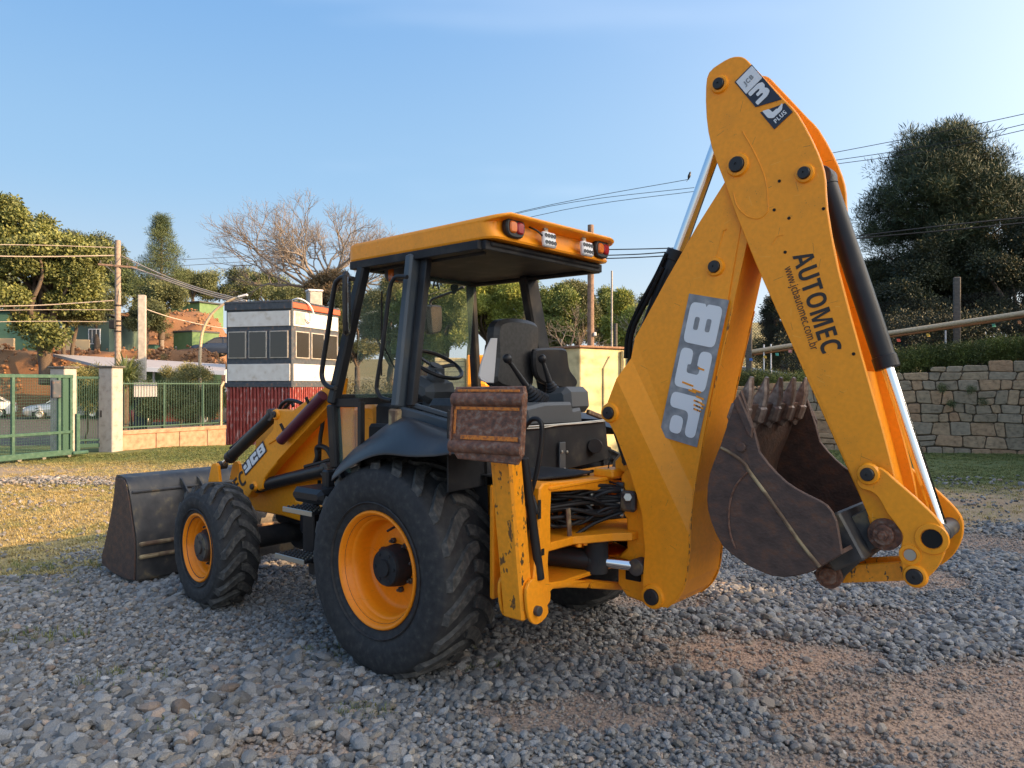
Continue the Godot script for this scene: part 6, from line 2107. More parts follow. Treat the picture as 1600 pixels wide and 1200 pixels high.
func build_digging_bucket(root: Node3D) -> void:
	var o := Node3D.new()
	o.name = "digging_bucket"
	root.add_child(o, true)
	var W := 0.44
	var side := V2([1.903, 1.664, 1.93, 1.711, 1.961, 1.623, 1.996, 1.514, 2.023, 1.415, 2.064, 1.364, 2.105, 1.322, 2.15, 1.285, 2.195, 1.258, 2.247, 1.235, 2.298, 1.215, 2.331, 1.197, 2.354, 1.169, 2.373, 1.129, 2.385, 1.062, 2.397, 0.987, 2.298, 0.912, 2.264, 0.888, 2.212, 0.864, 2.141, 0.843, 2.078, 0.84, 2.032, 0.85, 1.98, 0.865, 1.937, 0.884, 1.879, 0.914, 1.834, 0.948, 1.799, 1.005, 1.775, 1.059, 1.759, 1.114, 1.754, 1.161, 1.757, 1.238, 1.769, 1.296, 1.789, 1.354, 1.824, 1.437, 1.859, 1.537, 1.884, 1.613])
	var s := nst()
	plate(s, side, W - 0.022, W, 0.004)
	obj("side_plate", s, M.rust, o)
	s = nst()
	plate(s, side, -W, -W + 0.022, 0.004)
	obj("side_plate", s, M.rust, o)
	s = nst()
	bent(s, smooth_open(V2([1.899, 1.641, 1.859, 1.537, 1.824, 1.437, 1.789, 1.354, 1.769, 1.296, 1.757, 1.238, 1.754, 1.161, 1.759, 1.114, 1.775, 1.059, 1.799, 1.005, 1.834, 0.948, 1.879, 0.914, 1.937, 0.884, 1.98, 0.865, 2.032, 0.85, 2.078, 0.84, 2.141, 0.843, 2.212, 0.864, 2.264, 0.888, 2.298, 0.912, 2.397, 0.987]), 2), 0.018, -W + 0.022, W - 0.022)
	obj("shell", s, M.rust, o)
	# lip and the cutting edge
	var lip: Vector3 = Vector3(1.903, 1.645, 0.44)
	var lip2: Vector3 = Vector3(1.867, 1.542, 0.44)
	var dn := (lip2 - lip)
	s = nst()
	bar(s, Vector3(lip.x, lip.y, 0) + dn * 0.5 + Vector3(0.016, 0, 0), Vector3(lip.x, lip.y, 0) + dn * 0.5 + Vector3(0.016, 0.001, 0) + Vector3(0, 0, 0.001), 0.01, 0.01)
	var ux := -dn.normalized()
	var uz := Vector3(0, 0, 1)
	var uy := uz.cross(ux)
	bx(s, Vector3(lip.x, lip.y, 0) + dn * 0.5 - uy * 0.012, Vector3(dn.length(), 0.03, W * 2 - 0.06), 0.004, Basis(ux, uy, uz))
	obj("cutting_edge", s, M.rust, o)
	for k in 5:
		var z := lerpf(W - 0.06, -W + 0.06, k / 4.0)
		s = nst()
		var tp := V2([-0.13, -0.03, 0.0, -0.042, 0.06, -0.034, 0.140, -0.005, 0.143, 0.005, 0.05, 0.022, 0.0, 0.042, -0.13, 0.036])
		plate(s, tp, -0.026, 0.026, 0.010, Transform3D(Basis(ux, uy, uz), Vector3(lip.x, lip.y, z) - uy * 0.012))
		bx(s, Vector3(lip.x, lip.y, z) - ux * 0.05 - uy * 0.012, Vector3(0.10, 0.10, 0.06), 0.014, Basis(ux, uy, uz))
		obj("tooth", s, M.tooth, o)
	# side cutters, weld ribs and bolts on the cheeks
	for m in [1.0, -1.0]:
		s = nst()
		plate(s, V2([1.899, 1.655, 1.926, 1.688, 1.996, 1.533, 1.99, 1.485, 1.974, 1.495, 1.918, 1.613]), (W if m > 0.0 else -W - 0.022), (W + 0.022 if m > 0.0 else -W), 0.004)
		obj("side_cutter", s, M.rust, o)
		s = nst()
		var p := V3([1.829, 1.428, 0.44, 1.889, 1.4, 0.44, 1.952, 1.356, 0.44, 1.971, 1.325, 0.44, 2.051, 1.227, 0.44, 2.141, 1.111, 0.44, 2.212, 1.018, 0.44, 2.302, 0.917, 0.44])
		for i in p.size():
			p[i].z = (W + 0.002) * m
		tube(s, smooth_path(p, 3), 0.009, 6)
		obj("weld_rib", s, M.dusty, o)
		s = nst()
		p = V3([1.966, 1.32, 0.44, 1.913, 1.261, 0.44, 1.879, 1.183, 0.44, 1.869, 1.088, 0.44, 1.879, 1.006, 0.44, 1.903, 0.944, 0.44])
		for i in p.size():
			p[i].z = (W + 0.002) * m
		tube(s, smooth_path(p, 3), 0.005, 6)
		obj("weld_rib", s, M.rust_foot, o)
		var b1: Vector3 = Vector3(1.933, 1.436, 0.44)
		s = nst()
		cyl(s, Vector3(b1.x, b1.y, W * m), Vector3(b1.x, b1.y, (W + 0.014) * m), 0.024, 18)
		obj("bolt", s, M.rust, o)
	# hanger with two ears, black
	var ear := V2([2.277, 1.06, 2.421, 1.158, 2.434, 1.164, 2.462, 1.118, 2.502, 1.117, 2.532, 1.099, 2.552, 1.074, 2.553, 1.042, 2.545, 1.014, 2.482, 0.989, 2.441, 0.962, 2.379, 0.886, 2.321, 0.821, 2.304, 0.785, 2.272, 0.769, 2.242, 0.768, 2.2, 0.79, 2.172, 0.814, 2.25, 0.861, 2.304, 0.92])
	for z in [0.115, -0.155]:
		s = nst()
		plate(s, ear, z, z + 0.04, 0.006)
		obj("hanger_ear", s, M.steel_dark, o)
	s = nst()
	var h1: Vector3 = Vector3(2.321, 1.007, 0.14)
	bx(s, Vector3(h1.x, h1.y, 0), Vector3(0.16, 0.24, 0.56), 0.01, Basis(Vector3(0, 0, 1), 0.5))
	obj("hanger_block", s, M.steel_dark, o)
	s = nst()
	var pv: Vector3 = Vector3(2.505, 1.049, 0.19)
	cyl(s, Vector3(pv.x, pv.y, -0.21), Vector3(pv.x, pv.y, 0.21), 0.046, 24)
	cyl(s, Vector3(pv.x, pv.y, 0.15), Vector3(pv.x, pv.y, 0.185), 0.074, 24)
	cyl(s, Vector3(pv.x, pv.y, -0.185), Vector3(pv.x, pv.y, -0.15), 0.074, 24)
	cyl(s, Vector3(pv.x, pv.y, 0.2), Vector3(pv.x, pv.y, 0.225), 0.022, 6)
	var pw: Vector3 = Vector3(2.254, 0.816, 0.17)
	cyl(s, Vector3(pw.x, pw.y, -0.19), Vector3(pw.x, pw.y, 0.19), 0.042, 24)
	cyl(s, Vector3(pw.x, pw.y, 0.15), Vector3(pw.x, pw.y, 0.172), 0.062, 24)
	obj("hanger_pin", s, M.rust_foot, o)

# lays a figure drawn in (z, y) into the plane across the machine at x, its thickness going forwards
func across(x: float) -> Transform3D:
	return Transform3D(Basis(Vector3(0, 0, 1), Vector3(0, 1, 0), Vector3(-1, 0, 0)), Vector3(x, 0, 0))

# lays a figure drawn in (x, z) flat at height y, its thickness going down
func flat(y: float) -> Transform3D:
	return Transform3D(Basis(Vector3(1, 0, 0), Vector3(0, 0, 1), Vector3(0, -1, 0)), Vector3(0, y, 0))

func build_rear_frame(root: Node3D) -> void:
	var o := Node3D.new()
	o.name = "rear_frame"
	root.add_child(o, true)
	var s := nst()
	var ep := V2([0.823, 1.191, 0.798, 1.215, 0.73, 1.219, 0.719, 1.165, 0.727, 1.05, 0.724, 0.897, 0.745, 0.839, 0.748, 0.786, 0.735, 0.684, 0.722, 0.62, 0.727, 0.583, 0.767, 0.554, 0.829, 0.549, 0.877, 0.555, 0.893, 0.59, 0.889, 0.633, 0.862, 0.807, 0.834, 0.989, 0.829, 1.124])
	plate(s, ep, 0.0, 0.16, 0.008, across(1.0))
	obj("end_plate", s, M.yellow, o)
	s = nst()
	var mir := PackedVector2Array()
	for v in ep: mir.append(Vector2(-v.x, v.y))
	plate(s, mir, 0.0, 0.16, 0.008, across(1.0))
	obj("end_plate", s, M.yellow, o)
	for q in [[0.828, 1.085, 0.012, 0.10], [0.80, 0.858, 0.012, 0.035]]:
		s = nst()
		bx(s, Vector3(1.0015, q[1], q[0]), Vector3(0.004, q[3], q[2] * 2), 0.001)
		obj("slot", s, M.hole, o)
	# beams across the frame, seen edge on
	s = nst()
	var tb := V2([0.735, 1.217, 0.574, 1.207, 0.408, 1.202, 0.202, 1.186, -0.02, 1.152, -0.02, 1.054, 0.077, 1.07, 0.202, 1.111, 0.408, 1.144, 0.574, 1.155, 0.735, 1.165])
	plate(s, tb, 0.0, 0.05, 0.006, across(1.0))
	bx(s, Vector3(0.83, 1.185, 0.0), Vector3(0.36, 0.02, 1.5), 0.005)
	obj("top_beam", s, M.yellow, o)
	s = nst()
	plate(s, V2([0.68, -0.74, 0.98, -0.74, 1.0, -0.5, 1.08, -0.3, 1.18, -0.2, 1.18, 0.2, 1.10, 0.28, 1.02, 0.44, 0.985, 0.5, 0.985, 0.76, 0.68, 0.76]), 0.0, 0.045, 0.006, flat(0.89))
	obj("middle_plate", s, M.yellow, o)
	for q in [0.45, 0.39]:
		s = nst()
		cyl(s, Vector3(0.985, 0.848, q), Vector3(0.985, 0.825, q), 0.017, 10)
		obj("bolt", s, M.yellow, o)
	s = nst()
	var lb := V2([0.748, 0.683, 0.574, 0.666, 0.379, 0.623, 0.336, 0.619, -0.138, 0.5, -0.147, 0.458, 0.14, 0.522, 0.336, 0.57, 0.358, 0.605, 0.379, 0.579, 0.574, 0.624, 0.704, 0.643, 0.745, 0.624])
	plate(s, lb, 0.0, 0.06, 0.008, across(1.0))
	bx(s, Vector3(0.82, 0.655, 0.0), Vector3(0.34, 0.024, 1.46), 0.005)
	obj("lower_beam", s, M.yellow, o)
	s = nst()
	bx(s, Vector3(0.62, 0.9, 0.0), Vector3(0.06, 0.56, 1.5), 0.006)  # black panel standing in for the shade inside the frame
	obj("dark_back_panel", s, M.black, o)
	s = nst()
	bx(s, Vector3(0.70, 0.88, 0.70), Vector3(0.03, 0.62, 0.34), 0.008)
	obj("side_gusset", s, M.yellow, o)
	s = nst()
	bx(s, Vector3(0.80, 1.0, -0.30), Vector3(0.16, 0.20, 0.80), 0.02)  # black filler added to hide the sunlit end plate and keep the inside dark
	for k in 5:
		cyl(s, Vector3(0.88, 1.0, -0.02 - 0.13 * k), Vector3(0.92, 1.0, -0.02 - 0.13 * k), 0.03, 10)
	obj("dark_filler", s, M.black, o)
	# king post and its casting
	var kp := Node3D.new()
	kp.name = "king_post"
	root.add_child(kp, true)
	s = nst()
	plate(s, V2([1.10, 0.50, 1.30, 0.47, 1.38, 0.52, 1.36, 0.66, 1.26, 0.74, 1.24, 1.0, 1.28, 1.16, 1.24, 1.24, 1.10, 1.25, 1.06, 1.20, 1.06, 0.98, 1.10, 0.95, 1.10, 0.78, 1.04, 0.72, 1.04, 0.56]), -0.135, 0.135, 0.012)
	obj("post_casting", s, M.yellow, kp)
	s = nst()
	plate(s, V2([1.0, 1.22, 1.10, 1.22, 1.14, 1.30, 1.10, 1.345, 1.05, 1.33, 1.0, 1.28]), 0.03, 0.10, 0.006)
	obj("hose_bracket", s, M.yellow, kp)
	s = nst()
	cyl(s, Vector3(1.075, 1.285, 0.10), Vector3(1.075, 1.285, 0.112), 0.022, 14)
	obj("bolt", s, M.steel_dark, kp)
	s = nst()
	bx(s, Vector3(1.131, 1.063, 0.16), Vector3(0.10, 0.12, 0.05), 0.02)
	obj("lock_block", s, M.steel_dark, kp)
	s = nst()
	cyl(s, Vector3(1.142, 1.089, 0.185), Vector3(1.151, 1.092, 0.2), 0.026, 6)
	obj("bolt", s, M.zinc, kp)
	s = nst()
	bx(s, Vector3(1.151, 0.655, 0.137), Vector3(0.10, 0.105, 0.02), 0.004)
	obj("rod_opening", s, M.hole, kp)
	# slewing rams
	for m in [1.0, -1.0]:
		ram(root, "slew_ram", Vector3(0.50, 0.755, 0.50 * m), Vector3(1.21, 0.70, 0.17 * m), 0.70, 0.062, 0.032)
		s = nst()
		cyl(s, Vector3(0.985, 0.65, 0.275 * m), Vector3(0.985, 0.845, 0.275 * m), 0.070, 22)
		obj("trunnion", s, M.matt, root)
	# hoses through the frame
	for k in 9:
		var y := 0.955 + 0.021 * k + rf(-0.012, 0.012)
		s = nst()
		var p := PackedVector3Array([Vector3(0.74, y + rf(-0.05, 0.05), 0.66 + rf(-0.05, 0.08)), Vector3(0.86 + rf(-0.06, 0.08), y + rf(-0.05, 0.04), 0.48 + rf(-0.04, 0.04)), Vector3(0.98 + rf(-0.03, 0.04), y + rf(-0.02, 0.03), 0.28), Vector3(1.07, y, 0.145), Vector3(1.11, y, 0.10)])
		tube(s, smooth_path(p, 6), 0.0125, 8)
		obj("hose", s, M.black, o)
	for k in 5:
		s = nst()
		var p := PackedVector3Array([Vector3(0.68, 1.16, 0.62 - 0.09 * k), Vector3(0.80, 1.10 - 0.03 * k, 0.58 - 0.08 * k), Vector3(0.74, 1.0 - 0.02 * k, 0.46 - 0.06 * k), Vector3(0.78, 0.90, 0.4 - 0.05 * k)])
		tube(s, smooth_path(p, 6), 0.012, 8)
		obj("hose", s, M.black, o)
	for k in 8:
		s = nst()
		var y := 0.93 + 0.03 * k
		var p := PackedVector3Array([Vector3(0.70, y + rf(-0.1, 0.1), 0.60 - rf(0.0, 0.3)), Vector3(0.90 + rf(-0.05, 0.06), y + rf(-0.08, 0.06), 0.42 + rf(-0.1, 0.1)), Vector3(1.0 + rf(-0.02, 0.05), y + rf(-0.06, 0.04), 0.24 + rf(-0.05, 0.05)), Vector3(1.08, 0.99 + 0.018 * k, 0.15 - 0.01 * k)])
		tube(s, smooth_path(p, 6), rf(0.009, 0.014), 8)
		obj("hose", s, M.black, o)
	for k in 6:
		s = nst()
		var p0 := Vector3(1.045, 0.975 + 0.035 * k, 0.15)
		cyl(s, p0, p0 + Vector3(0.045, 0, -0.01), 0.018, 6)
		obj("hose_fitting", s, M.zinc if k % 2 == 0 else M.steel_dark, o)
	s = nst()
	bx(s, Vector3(0.953, 0.96, 0.5), Vector3(0.012, 0.17, 0.035), 0.003, Basis(Vector3(1, 0, 0), 0.1))
	obj("hose_clamp", s, M.dusty, o)
	s = nst()
	cyl(s, Vector3(0.954, 1.126, 0.28), Vector3(0.954, 1.033, 0.28), 0.017, 14)
	obj("grease_post", s, M.zinc, o)
	s = nst()
	bx(s, Vector3(0.908, 0.856, 0.33), Vector3(0.10, 0.03, 0.09), 0.006)
	obj("rubber_stop", s, M.black, o)
	# mat, box and oddments on top of the frame
	s = nst()
	plate(s, V2([0.44, 0.74, 0.84, 0.72, 0.92, 0.40, 0.90, 0.18, 0.44, 0.16]), 0.0, 0.012, 0.003, flat(1.222))
	obj("rubber_mat", s, M.matt, o)
	s = nst()
	tube(s, smooth_path(V3([0.849, 1.156, 0.18, 0.873, 1.212, 0.18, 0.905, 1.222, 0.18, 0.927, 1.193, 0.18, 0.927, 1.163, 0.18]), 5), 0.007, 6)
	tube(s, smooth_path(V3([0.784, 1.157, 0.16, 0.877, 1.176, 0.16, 0.991, 1.166, 0.16, 1.07, 1.15, 0.16]), 5), 0.006, 6)
	tube(s, smooth_path(V3([0.98, 1.276, 0.13, 0.971, 1.207, 0.13, 0.967, 1.108, 0.13, 0.958, 1.015, 0.13]), 4), 0.004, 6)
	obj("wire", s, M.black, o)
	s = nst()
	bx(s, Vector3(0.98, 1.215, 0.12), Vector3(0.14, 0.05, 0.16), 0.01)
	obj("bracket", s, M.yellow, o)
	s = nst()
	lathe(s, PackedVector2Array([Vector2(0, 0.09), Vector2(0.05, 0.085), Vector2(0.085, 0.04), Vector2(0.095, 0)]), Transform3D(Basis(Vector3(1, 0, 0), -PI / 2.0), Vector3(0.95, 1.22, -0.12)), 20, false)
	obj("filter_dome", s, M.dusty, o)

func stabilizer(root: Node3D, m: float) -> void:
	var o := Node3D.new()
	o.name = uname("stabilizer", root)
	root.add_child(o, true)
	var a := Vector3(0.925, 0.53, 0.905)
	var b := Vector3(0.935, 1.44, 1.03)
	var d := (b - a).normalized()
	var s := nst()
	bar(s, Vector3(a.x, a.y, a.z * m), Vector3(b.x, b.y, b.z * m), 0.140, 0.10, Vector3(d.x, d.y, d.z * m).cross(Vector3.RIGHT), 0.012)
	obj("arm", s, M.worn, o)
	for k in [-1.0, 1.0]:
		s = nst()
		var t := Transform3D(Basis(), Vector3(0.925 + 0.09 * k, 0, 0)) * across(0.0)
		plate(s, smooth2(V2([0.78 * m, 0.54, 0.87 * m, 0.50, 0.94 * m, 0.55, 0.96 * m, 0.70, 0.89 * m, 0.74, 0.82 * m, 0.64]), 3), -0.01, 0.01, 0.003, t)
		obj("pivot_ear", s, M.yellow, o)
	s = nst()
	cyl(s, Vector3(0.80, 0.575, 0.885 * m), Vector3(1.05, 0.575, 0.885 * m), 0.026, 16)
	obj("pivot_pin", s, M.steel_dark, o)
	# ram up the inner side of the arm
	s = nst()
	cyl(s, Vector3(1.0, 0.72, 0.82 * m), Vector3(0.98, 1.36, 0.93 * m), 0.024, 16)
	obj("ram_tube", s, M.black, o)
	# foot turned up, its worn sole outwards
	var ft := Node3D.new()
	ft.name = "foot"
	ft.transform = Transform3D(Basis(Vector3(0, 1, 0), 0.12) * Basis(Vector3(1, 0, 0), -0.10), Vector3(0.965, 1.572, 1.20)) if m > 0.0 else Transform3D(Basis(Vector3(0, 1, 0), PI), Vector3(0.965, 1.572, -1.20))
	o.add_child(ft, true)
	var w := 0.215
	s = nst()
	plate(s, V2([-w, -0.15, -w + 0.05, -0.205, w - 0.03, -0.215, w, -0.165, w, 0.12, w - 0.012, 0.16, -w + 0.012, 0.155, -w, 0.12]), -0.03, 0.0, 0.006)
	obj("sole_plate", s, M.rust_foot, ft)
	# rolled ribs across the sole
	for y in [0.092, -0.142]:
		s = nst()
		var rows := []
		for k in 9:
			var an := PI * k / 8.0
			rows.append(PackedVector3Array([Vector3(-w + 0.002, y - cos(an) * 0.032, sin(an) * 0.024), Vector3(w - 0.002, y - cos(an) * 0.032, sin(an) * 0.024)]))
		sheet(s, rows)
		for x in [-w + 0.002, w - 0.002]:
			for k in range(1, 8):
				tri(s, Vector3(x, rows[0][0].y, 0), Vector3(x, rows[k][0].y, rows[k][0].z), Vector3(x, rows[k + 1][0].y, rows[k + 1][0].z))
		obj("rib", s, M.rust_foot, ft)
	for q in [[0.0, 0.136, 0.37, 0.012], [0.0, 0.048, 0.38, 0.016], [0.02, -0.096, 0.34, 0.022], [-0.192, -0.02, 0.014, 0.12]]:
		s = nst()
		bx(s, Vector3(q[0], q[1], 0.001), Vector3(q[2], q[3], 0.006), 0.002)
		obj("paint_remains", s, M.rust_edge, ft)
	for x in [-w + 0.006, w - 0.006]:
		s = nst()
		plate(s, V2([-0.19, -0.0, 0.10, -0.0, 0.10, 0.012, -0.15, 0.014]), -0.006, 0.006, 0.002, Transform3D(Basis(Vector3(0, 1, 0), Vector3(0, 0, 1), Vector3(1, 0, 0)), Vector3(x, 0, 0)))
		obj("edge_strip", s, M.rust_foot, ft)
	for x in [-0.11, 0.05]:
		s = nst()
		plate(s, V2([-0.12, -0.03, 0.10, -0.03, 0.04, -0.14, -0.06, -0.14]), -0.009, 0.009, 0.003, Transform3D(Basis(Vector3(0, 1, 0), Vector3(0, 0, 1), Vector3(1, 0, 0)), Vector3(x, 0, 0)))
		obj("foot_ear", s, M.rust_foot, ft)

func build_stabilizers(root: Node3D) -> void:
	stabilizer(root, 1.0)
	stabilizer(root, -1.0)
	# hoses to the near leg
	var s := nst()
	tube(s, smooth_path(V3([0.912, 1.51, 0.84, 0.964, 1.556, 0.84, 1.02, 1.541, 0.84, 1.024, 1.441, 0.84, 0.99, 1.273, 0.84, 0.947, 1.152, 0.84, 0.921, 1.099, 0.84]), 6), 0.013, 8)
	tube(s, smooth_path(V3([0.98, 1.157, 0.86, 1.006, 1.077, 0.86, 0.955, 1.038, 0.86, 0.937, 0.901, 0.86, 0.955, 0.737, 0.86]), 6), 0.011, 8)
	obj("stabilizer_hose", s, M.black, root)

func build_cab(root: Node3D) -> void:
	var s := nst()
	# roof: rounded tray with an arched back
	var ro := Node3D.new()
	ro.name = "cab_roof"
	root.add_child(ro, true)
	var rows := []
	var plan := rounded(V2([-0.92, -0.60, 0.51, -0.635, 0.51, 0.635, -0.92, 0.60]), 0.09, 5)
	# inset, height, share of the arch, push of the back
	for q in [[-0.05, 2.600, 0.0, -0.02], [-0.008, 2.600, 0.0, -0.01], [0.0, 2.612, 0.0, -0.01], [0.002, 2.66, 0.05, -0.055], [0.002, 2.690, 0.7, -0.05], [0.002, 2.700, 1.0, 0.06], [0.0, 2.712, 1.0, 0.085], [-0.018, 2.724, 1.0, 0.085], [-0.10, 2.738, 1.0, 0.08], [-0.42, 2.758, 0.7, 0.0]]:
		var row := PackedVector3Array()
		for i in plan.size() + 1:
			var p := plan[i % plan.size()]
			var v := p + (p - Vector2(-0.2, 0)).normalized() * float(q[0])
			var back := smoothstep(0.05, 0.48, p.x)
			v.x += q[3] * back * (1.0 - 0.5 * pow(absf(p.y) / 0.64, 4.0))
			var arch := 0.085 * (1.0 - pow(absf(p.y) / 0.66, 2.0)) * back + 0.012 * back * (1.0 if p.y < 0.0 else 0.2)
			row.append(Vector3(v.x, q[1] + arch * q[2], v.y))
		rows.append(row)
	sheet(s, [rows[0], rows[1]], Vector3.ZERO, 1)
	sheet(s, [rows[1], rows[2]], Vector3.ZERO, 2)
	sheet(s, [rows[2], rows[3], rows[4]], Vector3.ZERO, 3)
	sheet(s, [rows[4], rows[5]], Vector3.ZERO, 4)
	sheet(s, [rows[5], rows[6], rows[7]], Vector3.ZERO, 5)
	sheet(s, [rows[7], rows[8], rows[9]], Vector3.ZERO, 6)
	var n: int = rows[0].size() - 1
	for i in range(1, n - 1):
		tri(s, rows[9][0], rows[9][i + 1], rows[9][i])
		tri(s, rows[0][0], rows[0][i], rows[0][i + 1])
	obj("roof_shell", s, M.yellow, ro)
	# dark lining and side rails below it
	s = nst()
	bx(s, Vector3(-0.22, 2.576, 0), Vector3(1.34, 0.03, 1.16), 0.01)
	for m in [1.0, -1.0]:
		bar(s, Vector3(-0.84, 2.566, 0.60 * m), Vector3(0.40, 2.566, 0.62 * m), 0.06, 0.055)
		bar(s, Vector3(-0.80, 2.535, 0.52 * m), Vector3(0.36, 2.535, 0.54 * m), 0.02, 0.02)
	bar(s, Vector3(0.41, 2.566, -0.62), Vector3(0.41, 2.566, 0.62), 0.05, 0.055)
	bar(s, Vector3(-0.80, 2.566, -0.58), Vector3(-0.80, 2.566, 0.58), 0.06, 0.06)
	obj("roof_lining", s, M.matt, ro)
	for z in [0.445, -0.495]:
		var lamp := Node3D.new()
		lamp.name = uname("tail_light", ro)
		ro.add_child(lamp, true)
		lamp.position = Vector3(0.512, 2.680, z)
		s = nst()
		plate(s, smooth2(V2([-0.085, -0.02, -0.05, -0.058, 0.05, -0.058, 0.085, -0.02, 0.085, 0.03, 0.05, 0.058, -0.05, 0.058, -0.085, 0.03]), 3), -0.012, 0.03, 0.008, across(0.0))
		obj("bezel", s, M.black, lamp)
		for c in [[0.030, M.amber_lens], [-0.036, M.red_lens]]:
			s = nst()
			plate(s, rounded(V2([c[0] - 0.032, -0.036, c[0] + 0.032, -0.036, c[0] + 0.032, 0.036, c[0] - 0.032, 0.036]), 0.022, 3), -0.024, 0.0, 0.008, across(0.0))
			obj("lens", s, c[1], lamp)
	for z in [0.150, -0.268]:
		var lamp := Node3D.new()
		lamp.name = uname("work_light", ro)
		ro.add_child(lamp, true)
		lamp.position = Vector3(0.555, 2.648, z)
		lamp.rotation.z = 0.12
		s = nst()
		bx(s, Vector3(-0.012, 0, 0), Vector3(0.03, 0.095, 0.125), 0.008)
		obj("housing", s, M.white, lamp)
		s = nst()
		bar(s, Vector3(-0.02, 0.04, 0), Vector3(-0.035, 0.105, 0), 0.03, 0.012)
		cyl(s, Vector3(-0.03, 0.075, -0.02), Vector3(-0.03, 0.075, 0.02), 0.011, 8)
		obj("bracket", s, M.zinc, lamp)
		for i in 4:
			for j in 2:
				s = nst()
				lathe(s, PackedVector2Array([Vector2(0.013, 0.0), Vector2(0.0125, 0.004), Vector2(0.006, 0.0005), Vector2(0, 0.0005)]), Transform3D(Basis(Vector3.UP, PI / 2.0), Vector3(0.004, -0.022 + 0.044 * j, -0.044 + 0.0295 * i)), 10)
				obj("led", s, M.grey_plastic if j == 0 else M.grey_plastic, lamp)
	s = nst()
	tube(s, smooth_path(PackedVector3Array([Vector3(0.49, 2.715, 0.28), Vector3(0.52, 2.70, 0.275), Vector3(0.53, 2.69, 0.25), Vector3(0.54, 2.665, 0.21)]), 5), 0.006, 6)
	obj("lamp_wire", s, M.black, ro)
	# posts
	var fr := Node3D.new()
	fr.name = "cab_frame"
	root.add_child(fr, true)
	s = nst()
	for q in [[Vector3(-0.725, 2.57, 0.59), Vector3(-0.885, 1.60, 0.735)], [Vector3(-0.885, 1.60, 0.735), Vector3(-0.862, 1.16, 0.72)], [Vector3(-0.862, 1.16, 0.72), Vector3(-0.78, 0.98, 0.70)]]:
		bar(s, q[0], q[1], 0.075, 0.075, Vector3(0, 0, 1), 0.012)
	obj("front_post", s, M.black, fr)
	s = nst()
	bar(s, Vector3(-0.80, 2.57, -0.56), Vector3(-0.83, 1.42, -0.68), 0.075, 0.06, Vector3(0, 0, 1), 0.01)
	obj("front_post", s, M.matt, fr)
	s = nst()
	bar(s, Vector3(-0.205, 2.57, 0.595), Vector3(-0.19, 1.585, 0.735), 0.07, 0.125, Vector3(0, 0, 1), 0.014)
	obj("rear_post", s, M.post, fr)
	s = nst()
	bar(s, Vector3(-0.12, 2.55, 0.575), Vector3(-0.11, 1.60, 0.715), 0.06, 0.05, Vector3(0, 0, 1), 0.006)
	obj("post_trim", s, M.black, fr)
	s = nst()
	bar(s, Vector3(-0.22, 2.57, -0.58), Vector3(-0.10, 1.45, -0.74), 0.08, 0.16, Vector3(0, 0, 1), 0.014)
	obj("rear_post", s, M.matt, fr)
	s = nst()
	bar(s, Vector3(-0.19, 1.565, 0.735), Vector3(0.32, 1.475, 0.72), 0.05, 0.075, Vector3.UP, 0.01)
	bar(s, Vector3(-0.15, 1.615, 0.70), Vector3(0.30, 1.53, 0.69), 0.03, 0.03, Vector3.UP, 0.006)
	obj("sill_rail", s, M.post, fr)
	s = nst()
	bar(s, Vector3(-0.88, 1.63, 0.70), Vector3(-0.84, 1.63, -0.66), 0.05, 0.075)
	bar(s, Vector3(-0.90, 1.61, 0.72), Vector3(-0.60, 1.615, 0.72), 0.04, 0.06)
	bar(s, Vector3(-0.60, 1.62, 0.72), Vector3(-0.60, 1.05, 0.72), 0.035, 0.04, Vector3(0, 0, 1))
	bar(s, Vector3(-0.13, 1.44, -0.72), Vector3(-0.83, 1.44, -0.69), 0.05, 0.06)
	obj("waist_rail", s, M.black, fr)
	# panes
	s = nst()
	bx(s, Vector3(-0.792, 2.11, 0.015), Vector3(0.005, 0.94, 1.14), 0.001, Basis(Vector3(0, 0, 1), -0.10))
	obj("windscreen", s, M.glass, root)
	s = nst()
	plate(s, V2([-0.845, 1.18, -0.62, 1.10, -0.62, 1.58, -0.865, 1.58]), 0.722, 0.727, 0.001)
	obj("door_pane", s, M.glass, root)
	s = nst()
	bar(s, Vector3(-0.745, 2.40, 0.42), Vector3(-0.82, 1.80, 0.36), 0.012, 0.016)
	bar(s, Vector3(-0.79, 2.05, 0.39), Vector3(-0.85, 1.70, 0.10), 0.010, 0.010)
	obj("wiper", s, M.black, root)
	# floor, cowl, column
	s = nst()
	bx(s, Vector3(-0.30, 1.03, 0), Vector3(1.1, 0.08, 1.36), 0.01)
	obj("cab_floor", s, M.black, root)
	s = nst()
	bx(s, Vector3(-0.76, 1.32, -0.14), Vector3(0.18, 0.56, 1.08), 0.02)
	bx(s, Vector3(-0.50, 1.25, 0.58), Vector3(0.30, 0.44, 0.10), 0.02)
	obj("cowl", s, M.matt, root)
	for q in [1.12, 1.34]:
		s = nst()
		bx(s, Vector3(-0.50, q, 0.632), Vector3(0.30, 0.008, 0.004), 0.001)
		obj("panel_seam", s, M.hole, root)
	var sw := Node3D.new()
	sw.name = "steering_wheel"
	root.add_child(sw, true)
	sw.transform = Transform3D(Basis(Vector3(0, 0, 1), -0.55), Vector3(-0.60, 1.885, 0.02))
	s = nst()
	var ring := PackedVector3Array()
	for k in 41:
		ring.append(Vector3(cos(TAU * k / 40.0) * 0.2, 0, sin(TAU * k / 40.0) * 0.2))
	tube(s, ring, 0.015, 10)
	obj("wheel_ring", s, M.black, sw)
	s = nst()
	for k in 3:
		var a := TAU * k / 3.0 + 0.5
		bar(s, Vector3(0, -0.03, 0), Vector3(cos(a) * 0.195, 0, sin(a) * 0.195), 0.035, 0.014)
